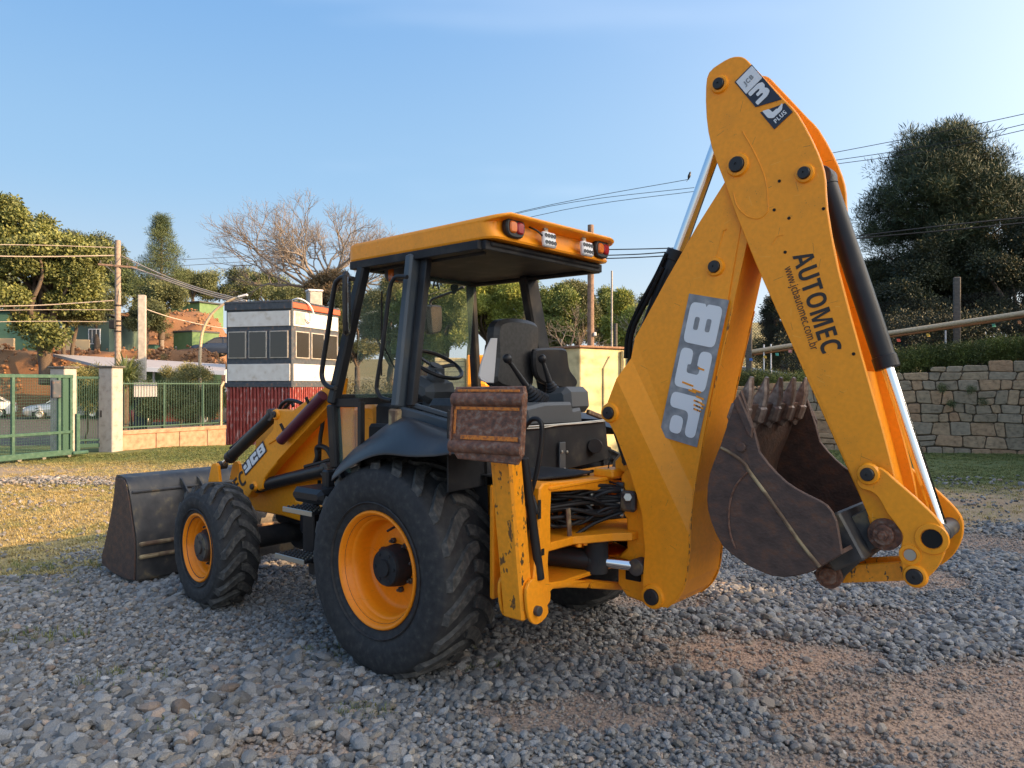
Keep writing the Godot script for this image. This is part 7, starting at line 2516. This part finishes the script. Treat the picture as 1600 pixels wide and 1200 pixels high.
	cyl(s, Vector3(0, -0.06, 0), Vector3(0, -0.005, 0), 0.05, 16)
	obj("spokes", s, M.black, sw)
	s = nst()
	cyl(s, Vector3(-0.60, 1.86, 0.02), Vector3(-0.66, 1.30, 0.02), 0.06, 16, 0.11)
	bx(s, Vector3(-0.63, 1.70, 0.02), Vector3(0.24, 0.16, 0.30), 0.05, Basis(Vector3(0, 0, 1), -0.4))
	obj("steering_column", s, M.grey_plastic, root)
	# seat, turned half round
	var seat := Node3D.new()
	seat.name = "seat"
	root.add_child(seat, true)
	s = nst()
	plate(s, smooth2(V2([0.013, 1.741, -0.005, 1.924, 0.005, 2.078, -0.019, 2.161, -0.105, 2.199, -0.258, 2.211, -0.402, 2.202, -0.476, 2.174, -0.487, 2.102, -0.476, 1.957, -0.434, 1.813, -0.402, 1.71, -0.227, 1.691]), 3), -0.03, 0.09, 0.03, across(-0.05))
	obj("backrest", s, M.vinyl, seat)
	s = nst()
	plate(s, V2([0.061, 2.055, -0.006, 2.058, 0.01, 1.923, 0.032, 1.746, 0.103, 1.748, 0.159, 1.761, 0.187, 1.792, 0.166, 1.872, 0.117, 1.972]), 0.0, 0.012, 0.004, across(-0.02))
	obj("seat_cover", s, M.cloth, seat)
	s = nst()
	bx(s, Vector3(-0.22, 1.56, 0.02), Vector3(0.50, 0.16, 0.50), 0.05)
	bx(s, Vector3(-0.22, 1.28, 0.02), Vector3(0.34, 0.42, 0.34), 0.02)
	obj("seat_base", s, M.vinyl, seat)
	s = nst()
	plate(s, smooth2(V2([-0.333, 1.971, -0.406, 2.001, -0.669, 2.011, -0.735, 1.989, -0.749, 1.921, -0.776, 1.847, -0.862, 1.778, -0.855, 1.72, -0.749, 1.701, -0.625, 1.71, -0.422, 1.751, -0.341, 1.831]), 3), 0.0, 0.05, 0.015, across(0.05))
	obj("side_panel", s, M.black, root)
	# rear console with two levers in bellows
	s = nst()
	var cn := V2([0.279, 1.593, 0.075, 1.62, -0.222, 1.619, -0.238, 1.571, -0.335, 1.578, -0.352, 1.463, 0.252, 1.47])
	plate(s, cn, 0.0, 0.30, 0.02, across(0.46))
	obj("console", s, M.grey_plastic, root)
	s = nst()
	bx(s, Vector3(0.3, 1.624, -0.371), Vector3(0.24, 0.18, 0.28), 0.04, Basis(Vector3(0, 0, 1), 0.1))
	obj("console_pod", s, M.grey_plastic, root)
	for q in [[Vector3(0.32, 1.616, -0.03), Vector3(0.3, 1.723, 0.07), Vector3(0.28, 1.888, 0.229)], [Vector3(0.26, 1.624, -0.31), Vector3(0.24, 1.751, -0.257), Vector3(0.22, 1.895, -0.207)]]:
		var lv := Node3D.new()
		lv.name = uname("control_lever", root)
		root.add_child(lv, true)
		s = nst()
		var d: Vector3 = (q[1] - q[0])
		var prof := PackedVector2Array()
		for k in 7:
			var r := lerpf(0.085, 0.032, k / 6.0)
			prof.append(Vector2(r, d.length() * (k / 6.5)))
			prof.append(Vector2(r * 0.80, d.length() * ((k + 0.5) / 6.5)))
		prof.append(Vector2(0, d.length() * 1.02))
		lathe(s, prof, Transform3D(frame_of(d.normalized()), q[0]), 20)
		obj("bellows", s, M.black, lv)
		s = nst()
		tube(s, PackedVector3Array([q[1] - d * 0.1, q[1].lerp(q[2], 0.5), q[2]]), 0.022, 10, 0.013)
		obj("lever_rod", s, M.black, lv)
		s = nst()
		lathe(s, PackedVector2Array([Vector2(0, -0.012), Vector2(0.02, -0.008), Vector2(0.030, 0.014), Vector2(0.028, 0.034), Vector2(0.018, 0.047), Vector2(0, 0.05)]), Transform3D(frame_of((q[2] - q[1]).normalized()), q[2]), 16, false)
		obj("knob", s, M.black, lv)
	# tray at the back with its trim, hinge and tie
	s = nst()
	plate(s, V2([1, 1.439, 1, 1.6, 0.323, 1.472, -0.564, 1.483, -0.613, 1.213, -0.467, 1.197, 0.335, 1.158, 1, 1.145]), 0.0, 0.012, 0.004, across(0.5))
	bx(s, Vector3(0.24, 1.34, -0.56), Vector3(0.5, 0.30, 0.012), 0.004)
	bx(s, Vector3(0.24, 1.34, 0.70), Vector3(0.5, 0.28, 0.012), 0.004)
	obj("rear_valance", s, M.matt, root)
	s = nst()
	tube(s, V3([0.508, 1.477, 0.332, 0.508, 1.478, 0.086, 0.508, 1.48, -0.195, 0.508, 1.488, -0.552]), 0.006, 6)
	tube(s, smooth_path(V3([0.51, 1.465, 0.335, 0.51, 1.465, 0.156, 0.51, 1.474, -0.014, 0.51, 1.474, -0.229, 0.51, 1.479, -0.548]), 4), 0.005, 6)
	obj("edge_trim", s, M.zinc, root)
	s = nst()
	plate(s, V2([-0.03, -0.10, 0.035, -0.10, 0.035, 0.10, -0.03, 0.10]), 0.0, 0.012, 0.003, Transform3D(Basis(Vector3(0, 0, 1), Vector3(0, 1, 0), Vector3(-1, 0, 0)), Vector3(0.522, 1.262, -0.032)))
	obj("hinge", s, M.grey_plastic, root)
	for q in [Vector3(0.524, 1.301, -0.009), Vector3(0.524, 1.297, -0.065), Vector3(0.524, 1.187, -0.037)]:
		s = nst()
		cyl(s, q, q + Vector3(0.012, 0, 0), 0.010, 6)
		obj("bolt", s, M.zinc, root)
	s = nst()
	cyl(s, Vector3(0.51, 1.312, -0.42), Vector3(0.55, 1.318, -0.361), 0.05, 18)
	obj("vent_cap", s, M.black, root)
	s = nst()
	bx(s, Vector3(0.36, 1.517, -0.643), Vector3(0.03, 0.035, 0.2), 0.006, Basis(Vector3(1, 0, 0), -0.25))
	obj("wood_block", s, M.dusty, root)
	s = nst()
	tube(s, smooth_path(V3([1, 1.589, 0.16, 1.044, 1.478, 0.16, 1.088, 1.368, 0.16, 1.122, 1.273, 0.16]), 4), 0.022, 8)
	obj("hose", s, M.black, root)
	# left mudguard
	s = nst()
	var inn := smooth_path(V3([-0.829, 1.201, 0.71, -0.696, 1.297, 0.71, -0.527, 1.383, 0.71, -0.34, 1.483, 0.71, -0.179, 1.537, 0.71, 0.032, 1.503, 0.71, 0.243, 1.464, 0.71, 0.521, 1.409, 0.71]), 3)
	var mid := smooth_path(V3([-0.572, 1.184, 0.95, -0.433, 1.271, 0.95, -0.256, 1.369, 0.95, -0.064, 1.463, 0.95, 0.123, 1.516, 0.95, 0.328, 1.479, 0.95, 0.51, 1.44, 0.95, 0.784, 1.388, 0.95]), 3)
	var out := smooth_path(V3([-0.362, 1.18, 1.13, -0.231, 1.255, 1.13, -0.04, 1.335, 1.13, 0.13, 1.371, 1.13, 0.334, 1.372, 1.13, 0.535, 1.386, 1.13, 0.705, 1.409, 1.13, 0.944, 1.384, 1.13]), 3)
	var lip := PackedVector3Array()
	for v in out: lip.append(v + Vector3(0, -0.022, 0.006))
	sheet(s, [inn, mid, out, lip], Vector3(0, -0.008, 0))
	obj("mudguard", s, M.fender, root)
	s = nst()
	for k in range(1, inn.size()):
		quad(s, inn[k - 1], inn[k], Vector3(inn[k].x, 0.9, 0.69), Vector3(inn[k - 1].x, 0.9, 0.69))
	obj("wheel_arch", s, M.black, root)
	# the same on the other side
	s = nst()
	var rows2 := []
	for r in [inn, mid, out, lip]:
		var q := PackedVector3Array()
		for v in r: q.append(Vector3(v.x, v.y, -v.z))
		rows2.append(q)
	sheet(s, rows2, Vector3(0, -0.008, 0))
	obj("mudguard", s, M.fender, root)
	s = nst()
	bar(s, Vector3(-0.19, 1.585, 0.735), Vector3(-0.20, 1.42, 0.73), 0.08, 0.14, Vector3(0, 0, 1), 0.01)
	obj("post_foot", s, M.dusty, root)
	# mirrors, grab rail, front lamp
	var mr := Node3D.new()
	mr.name = "side_mirror"
	root.add_child(mr, true)
	s = nst()
	tube(s, smooth_path(V3([-0.606, 2.437, 0.78, -0.702, 2.458, 0.78, -0.765, 2.447, 0.78, -0.815, 2.386, 0.78, -0.886, 2.092, 0.78, -0.945, 1.864, 0.78, -0.952, 1.793, 0.78, -0.916, 1.74, 0.78, -0.843, 1.714, 0.78, -0.8, 1.714, 0.78]), 5), 0.017, 10)
	obj("mirror_arm", s, M.black, mr)
	s = nst()
	var mc: Vector3 = Vector3(-0.63, 2.272, 0.84)
	plate(s, smooth2(V2([-0.085, -0.18, -0.03, -0.21, 0.03, -0.21, 0.085, -0.18, 0.095, 0.0, 0.085, 0.18, 0.03, 0.21, -0.03, 0.21, -0.085, 0.18, -0.095, 0.0]), 2), 0.0, 0.035, 0.012, Transform3D(Basis(Vector3(0, 1, 0), 2.38) * Basis(Vector3(0, 0, 1), 0.06), mc))
	obj("mirror_case", s, M.black, mr)
	s = nst()
	plate(s, smooth2(V2([-0.075, -0.17, 0.075, -0.17, 0.085, 0.0, 0.075, 0.17, -0.075, 0.17, -0.085, 0.0]), 3), 0.035, 0.038, 0.001, Transform3D(Basis(Vector3(0, 1, 0), 2.38) * Basis(Vector3(0, 0, 1), 0.06), mc))
	obj("mirror_glass", s, M.chrome, mr)
	mr = Node3D.new()
	mr.name = "side_mirror_001"
	root.add_child(mr, true)
	s = nst()
	tube(s, smooth_path(V3([-1.058, 2.573, -0.75, -1.158, 2.548, -0.75, -1.331, 2.517, -0.75, -1.461, 2.487, -0.75, -1.469, 2.425, -0.75]), 4), 0.012, 8)
	obj("mirror_arm", s, M.black, mr)
	s = nst()
	plate(s, smooth2(V2([-0.38, 2.375, -0.424, 2.4, -0.557, 2.405, -0.587, 2.38, -0.587, 2.218, -0.542, 2.172, -0.453, 2.157, -0.402, 2.186]), 2), 0.0, 0.05, 0.015, across(-1.15))
	obj("mirror_case", s, M.black, mr)
	s = nst()
	tube(s, smooth_path(V3([-0.122, 2.41, 0.74, -0.206, 2.421, 0.74, -0.255, 2.401, 0.74, -0.292, 2.323, 0.74, -0.355, 1.988, 0.74, -0.412, 1.748, 0.74, -0.406, 1.69, 0.74, -0.361, 1.649, 0.74, -0.267, 1.634, 0.74]), 5), 0.014, 10)
	obj("grab_rail", s, M.black, root)
	s = nst()
	bx(s, Vector3(-0.662, 2.529, 0.34), Vector3(0.14, 0.12, 0.16), 0.02)
	obj("front_lamp", s, M.grey_plastic, root)
	s = nst()
	bx(s, Vector3(-0.641, 2.507, 0.4), Vector3(0.05, 0.09, 0.08), 0.012)
	obj("indicator", s, M.amber_lens, root)
	s = nst()
	plate(s, smooth2(V2([-0.308, 2.522, -0.386, 2.53, -0.383, 2.488, -0.344, 2.449, -0.308, 2.481]), 2), 0.0, 0.002, 0.0005, across(-0.775))
	obj("window_sticker", s, M.decal_navy, root)
	text("window_lettering", "UA", 0.13, Vector3(-0.775, 2.515, -0.094), 0.0, M.decal_grey, root, true, Basis(Vector3(0, 0, -1), Vector3.UP, Vector3(1, 0, 0)))

func build_loader(root: Node3D) -> void:
	for m in [1.0, -1.0]:
		var o := Node3D.new()
		o.name = uname("loader_arm", root)
		root.add_child(o, true)
		var s := nst()
		plate(s, V2([-2.595, 0.893, -2.076, 1.295, -1.957, 1.379, -1.948, 1.438, -1.932, 1.513, -1.898, 1.538, -1.816, 1.535, -1.687, 1.533, -1.424, 1.65, -1.169, 1.765, -1.092, 1.782, -1.134, 1.619, -1.198, 1.583, -1.515, 1.371, -1.89, 1.116, -1.999, 1.038, -2.085, 0.965, -2.116, 0.881, -2.172, 0.861, -2.2, 0.888, -2.243, 0.869, -2.333, 0.788, -2.463, 0.815]), 0.44 * m if m > 0.0 else -0.53, 0.53 if m > 0.0 else -0.44, 0.008)
		obj("arm_box", s, M.yellow, o)
		if m > 0.0:
			s = nst()
			bar(s, Vector3(-2.008, 1.261, 0.535), Vector3(-1.759, 1.361, 0.535), 0.012, 0.02)
			bar(s, Vector3(-1.89, 1.122, 0.535), Vector3(-1.195, 1.592, 0.535), 0.02, 0.012)
			obj("arm_seam", s, M.yellow, o)
			pin(o, Vector3(-2.227, 0.892, 0.533), 0.024)
			pin(o, Vector3(-1.905, 1.497, 0.533), 0.026)
			# small badge with the mark
			var a: Vector3 = Vector3(-2.36, 0.97, 0.534)
			var b: Vector3 = Vector3(-2.034, 1.196, 0.534)
			var c: Vector3 = Vector3(-2.415, 1.054, 0.534)
			var ux := (b - a).normalized()
			var uy := Vector3(0, 0, 1).cross(ux)
			var L := (b - a).length()
			var H := (c - a).dot(uy)
			var tf := Transform3D(Basis(ux, uy, Vector3(0, 0, 1)), a)
			var bd := Node3D.new()
			bd.name = "arm_badge"
			o.add_child(bd, true)
			s = nst()
			plate(s, V2([0, 0, L, 0, L, H, 0, H]), 0, 0.002, 0.0004, tf)
			obj("badge_plate", s, M.decal_navy, bd)
			mark(bd, tf * Transform3D(Basis.from_scale(Vector3(L * 0.92 / 3.06, H * 0.80, 1)), Vector3(L * 0.04, H * 0.10, 0.0022)), M.white, M.decal_navy)
			var e: Vector3 = Vector3(-2.463, 0.903, 0.534)
			text("dealer_lettering", "MEC", 0.17, e - ux * 0.07, atan2(ux.y, ux.x), M.ink, o)
			s = nst()
			cyl(s, Vector3(-1.219, 1.657, 0.58), Vector3(-1.768, 1.297, 0.58), 0.040, 24)
			obj("safety_strut", s, M.maroon, root)
			for q in [Vector3(-1.357, 1.582, 0.6), Vector3(-1.689, 1.374, 0.6)]:
				s = nst()
				cyl(s, q, q + Vector3(-0.02, 0.06, 0.02), 0.012, 10)
				obj("strut_pin", s, M.black, root)
		ram(root, "lift_ram", Vector3.ZERO + Vector3(-1.26, 1.103, 0.5) * Vector3(1, 1, m), Vector3(-2.342, 0.868, 0.46) * Vector3(1, 1, m), 0.94, 0.052, 0.03)
		ram(root, "tilt_ram", Vector3(-2.035, 1.488, 0.47) * Vector3(1, 1, m), Vector3(-2.85, 1.022, 0.47) * Vector3(1, 1, m), 0.84, 0.050, 0.024)
		s = nst()
		var pp := V3([-2.043, 1.509, 0.47, -2.13, 1.459, 0.47, -2.271, 1.386, 0.47, -2.454, 1.289, 0.47, -2.643, 1.189, 0.47, -2.711, 1.16, 0.47])
		for i in pp.size(): pp[i] = Vector3(pp[i].x, pp[i].y + 0.02, pp[i].z * m)
		tube(s, pp, 0.014, 8)
		obj("ram_pipe", s, M.black, root)
		# lugs on the back of the shovel
		for dz in [0.10, -0.10]:
			s = nst()
			plate(s, V2([-2.835, 1.024, -2.806, 1.048, -2.756, 1.054, -2.726, 1.032, -2.696, 0.896, -2.888, 0.88]), 0.47 * m + dz - 0.014, 0.47 * m + dz + 0.014, 0.003)
			obj("shovel_lug", s, M.yellow, root)
	# shovel
	var sh := Node3D.new()
	sh.name = "shovel"
	root.add_child(sh, true)
	var W := 1.1
	var prof := V2([-3.534, 0.919, -3.372, 0.905, -3.306, 0.819, -3.255, 0.698, -3.215, 0.57, -3.18, 0.477, -3.161, 0.392, -3.158, 0.305, -3.161, 0.218, -3.171, 0.075])
	var s := nst()
	bent(s, smooth_open(prof, 2), 0.02, -W + 0.014, W - 0.014)
	obj("back_sheet", s, M.steel_dark, sh)
	s = nst()
	var fl := V2([-3.171, 0.075, -3.301, 0.059, -3.587, 0.074, -3.811, 0.116])
	bent(s, fl, 0.02, -W + 0.014, W - 0.014, Transform3D(), false)
	obj("floor_sheet", s, M.steel_dark, sh)
	var cheek := V2([-3.534, 0.921, -3.367, 0.91, -3.301, 0.82, -3.25, 0.698, -3.21, 0.571, -3.176, 0.477, -3.156, 0.393, -3.153, 0.306, -3.156, 0.219, -3.166, 0.074, -3.301, 0.056, -3.587, 0.069, -3.817, 0.111, -3.828, 0.186, -3.778, 0.262, -3.712, 0.409, -3.646, 0.543, -3.598, 0.662, -3.56, 0.779])
	for z in [W - 0.014, -W]:
		s = nst()
		plate(s, cheek, z, z + 0.014, 0.003)
		obj("end_plate", s, M.rust, sh)
	s = nst()
	var l0 := prof[0]
	bar(s, Vector3(l0.x + 0.01, l0.y + 0.004, -W + 0.02), Vector3(l0.x + 0.01, l0.y + 0.004, W - 0.02), 0.09, 0.024)
	obj("top_lip", s, M.rust, sh)
	for q in [Vector2(-3.151, 0.372), Vector2(-3.146, 0.264)]:
		s = nst()
		bx(s, Vector3(q.x + 0.012, q.y, 0), Vector3(0.05, 0.035, W * 2 - 0.06), 0.015, Basis(Vector3(0, 0, 1), 0.3))
		obj("stiffener", s, M.dusty, sh)
	s = nst()
	var ch := Vector2(-3.301, 0.803)
	bx(s, Vector3(ch.x + 0.014, ch.y, 0), Vector3(0.05, 0.03, W * 2 - 0.06), 0.012)
	obj("stiffener", s, M.steel_dark, sh)
	for z in [0.62, 0.46, -0.46, -0.62]:
		s = nst()
		plate(s, V2([-3.364, 0.903, -3.275, 0.871, -3.151, 0.763, -3.126, 0.397, -3.161, 0.392, -3.245, 0.699]), z - 0.008, z + 0.008, 0.003)
		obj("back_rib", s, M.steel_dark, sh)
	# torque tube between the arms
	s = nst()
	cyl(s, Vector3(-2.45, 1.02, -0.45), Vector3(-2.45, 1.02, 0.45), 0.06, 18)
	obj("torque_tube", s, M.yellow, root)

func build_chassis(root: Node3D) -> void:
	var s := nst()
	bx(s, Vector3(0.18, 0.84, 0.0), Vector3(1.0, 0.62, 0.80), 0.02)
	obj("rear_chassis", s, M.yellow, root)
	s = nst()
	plate(s, V2([-2.624, 0.789, -2.44, 0.85, -2.127, 0.984, -1.279, 1.05, -1.033, 1.031, -1.033, 0.691, -1.762, 0.638, -2.033, 0.654, -2.44, 0.652]), -0.40, 0.40, 0.01)
	obj("main_chassis", s, M.yellow, root)
	s = nst()
	plate(s, V2([-2.271, 0.973, -1.407, 1.567, -1.161, 1.571, -1.161, 1.041, -1.779, 0.992]), 0.33, 0.36, 0.005)
	obj("loader_tower", s, M.yellow, root)
	s = nst()
	plate(s, V2([-2.271, 0.973, -1.407, 1.567, -1.161, 1.571, -1.161, 1.041, -1.779, 0.992]), -0.36, -0.33, 0.005)
	obj("loader_tower", s, M.yellow, root)
	# bonnet
	s = nst()
	plate(s, rounded(V2([-2.55, 0.75, -2.62, 1.25, -2.45, 1.42, -0.95, 1.60, -0.92, 0.8]), 0.1, 4), -0.31, 0.31, 0.03)
	obj("bonnet", s, M.yellow, root)
	for k in 6:
		s = nst()
		bx(s, Vector3(-1.5 - 0.09 * k, 1.26, 0.313), Vector3(0.03, 0.22, 0.008), 0.003)
		obj("louvre", s, M.black, root)
	s = nst()
	plate(s, V2([-0.02, 0.0, 0.02, 0.0, 0.03, 0.09, -0.01, 0.09]), 0.402, 0.406, 0.001, Transform3D(Basis(), Vector3(-1.52, 0.90, 0)))
	obj("slot", s, M.hole, root)
	# axles
	s = nst()
	cyl(s, Vector3(0, 0.655, -0.78), Vector3(0, 0.655, 0.78), 0.13, 20)
	cyl(s, Vector3(0, 0.655, -0.26), Vector3(0, 0.655, 0.26), 0.22, 20)
	obj("rear_axle", s, M.matt, root)
	s = nst()
	cyl(s, Vector3(-2.17, 0.478, -0.72), Vector3(-2.17, 0.478, 0.72), 0.085, 18)
	cyl(s, Vector3(-2.17, 0.478, -0.16), Vector3(-2.17, 0.478, 0.16), 0.15, 18)
	bx(s, Vector3(-2.17, 0.66, 0), Vector3(0.5, 0.26, 0.46), 0.03)
	obj("front_axle", s, M.matt, root)
	# tank and steps on the near side
	s = nst()
	bx(s, Vector3(-1.02, 0.56, 0.42), Vector3(0.75, 0.34, 0.36), 0.03)
	bx(s, Vector3(-1.42, 0.66, 0.36), Vector3(0.50, 0.20, 0.26), 0.03)
	obj("fuel_tank", s, M.black, root)
	s = nst()
	bx(s, Vector3(-1.42, 0.40, 0.30), Vector3(0.5, 0.14, 0.02), 0.005)
	obj("belly_guard", s, M.dusty, root)
	s = nst()
	cyl(s, Vector3(-1.75, 0.80, 0.43), Vector3(-1.28, 0.79, 0.43), 0.035, 14)
	obj("exhaust_pipe", s, M.yellow, root)
	s = nst()
	bx(s, Vector3(-0.876, 0.991, 0.84), Vector3(0.34, 0.10, 0.26), 0.03)
	bx(s, Vector3(-1.165, 0.684, 0.72), Vector3(0.14, 0.42, 0.05), 0.006)
	bx(s, Vector3(-0.852, 1.085, 0.8), Vector3(0.07, 0.14, 0.07), 0.012)
	obj("step_box", s, M.black, root)
	for q in [Vector3(-0.995, 0.885, 0.86), Vector3(-1.027, 0.565, 0.9)]:
		var st := Node3D.new()
		st.name = uname("step", root)
		root.add_child(st, true)
		st.position = q
		s = nst()
		bx(s, Vector3(0, -0.012, 0), Vector3(0.34, 0.022, 0.17), 0.004)
		obj("tread", s, M.black, st)
		s = nst()
		bx(s, Vector3(0, -0.012, 0.09), Vector3(0.34, 0.036, 0.012), 0.003)
		obj("edge", s, M.zinc, st)
		for k in 4:
			s = nst()
			for j in 9:
				bx(s, Vector3(-0.15 + 0.0375 * j, 0.004, -0.06 + 0.04 * k), Vector3(0.018, 0.014, 0.012), 0.003)
			obj("grip_row", s, M.steel_dark, st)
	s = nst()
	bx(s, Vector3(-0.884, 0.488, 0.86), Vector3(0.16, 0.09, 0.06), 0.01)
	obj("step_bracket", s, M.black, root)
	# hoses by the cab foot and on the arm
	s = nst()
	tube(s, smooth_path(V3([-1.494, 1.115, 0.46, -1.456, 1.18, 0.46, -1.463, 1.243, 0.46, -1.418, 1.264, 0.46, -1.33, 1.246, 0.46, -1.271, 1.183, 0.46, -1.25, 1.149, 0.46]), 5), 0.02, 8)
	tube(s, smooth_path(V3([-1.461, 1.142, 0.44, -1.454, 1.251, 0.44, -1.446, 1.333, 0.44, -1.424, 1.406, 0.44, -1.416, 1.478, 0.44]), 4), 0.016, 8)
	tube(s, smooth_path(V3([-1.588, 1.096, 0.48, -1.496, 1.116, 0.48, -1.405, 1.136, 0.48, -1.302, 1.163, 0.48, -1.259, 1.168, 0.48]), 4), 0.016, 8)
	obj("hose", s, M.black, root)
	s = nst()
	tube(s, smooth_path(V3([-2.067, 1.526, 0.4, -2.033, 1.57, 0.4, -1.949, 1.605, 0.4, -1.833, 1.602, 0.4, -1.752, 1.584, 0.4]), 5), 0.016, 8)
	tube(s, smooth_path(V3([-2.03, 1.531, 0.38, -1.979, 1.566, 0.38, -1.929, 1.594, 0.38, -1.896, 1.558, 0.38]), 5), 0.014, 8)
	obj("hose", s, M.black, root)
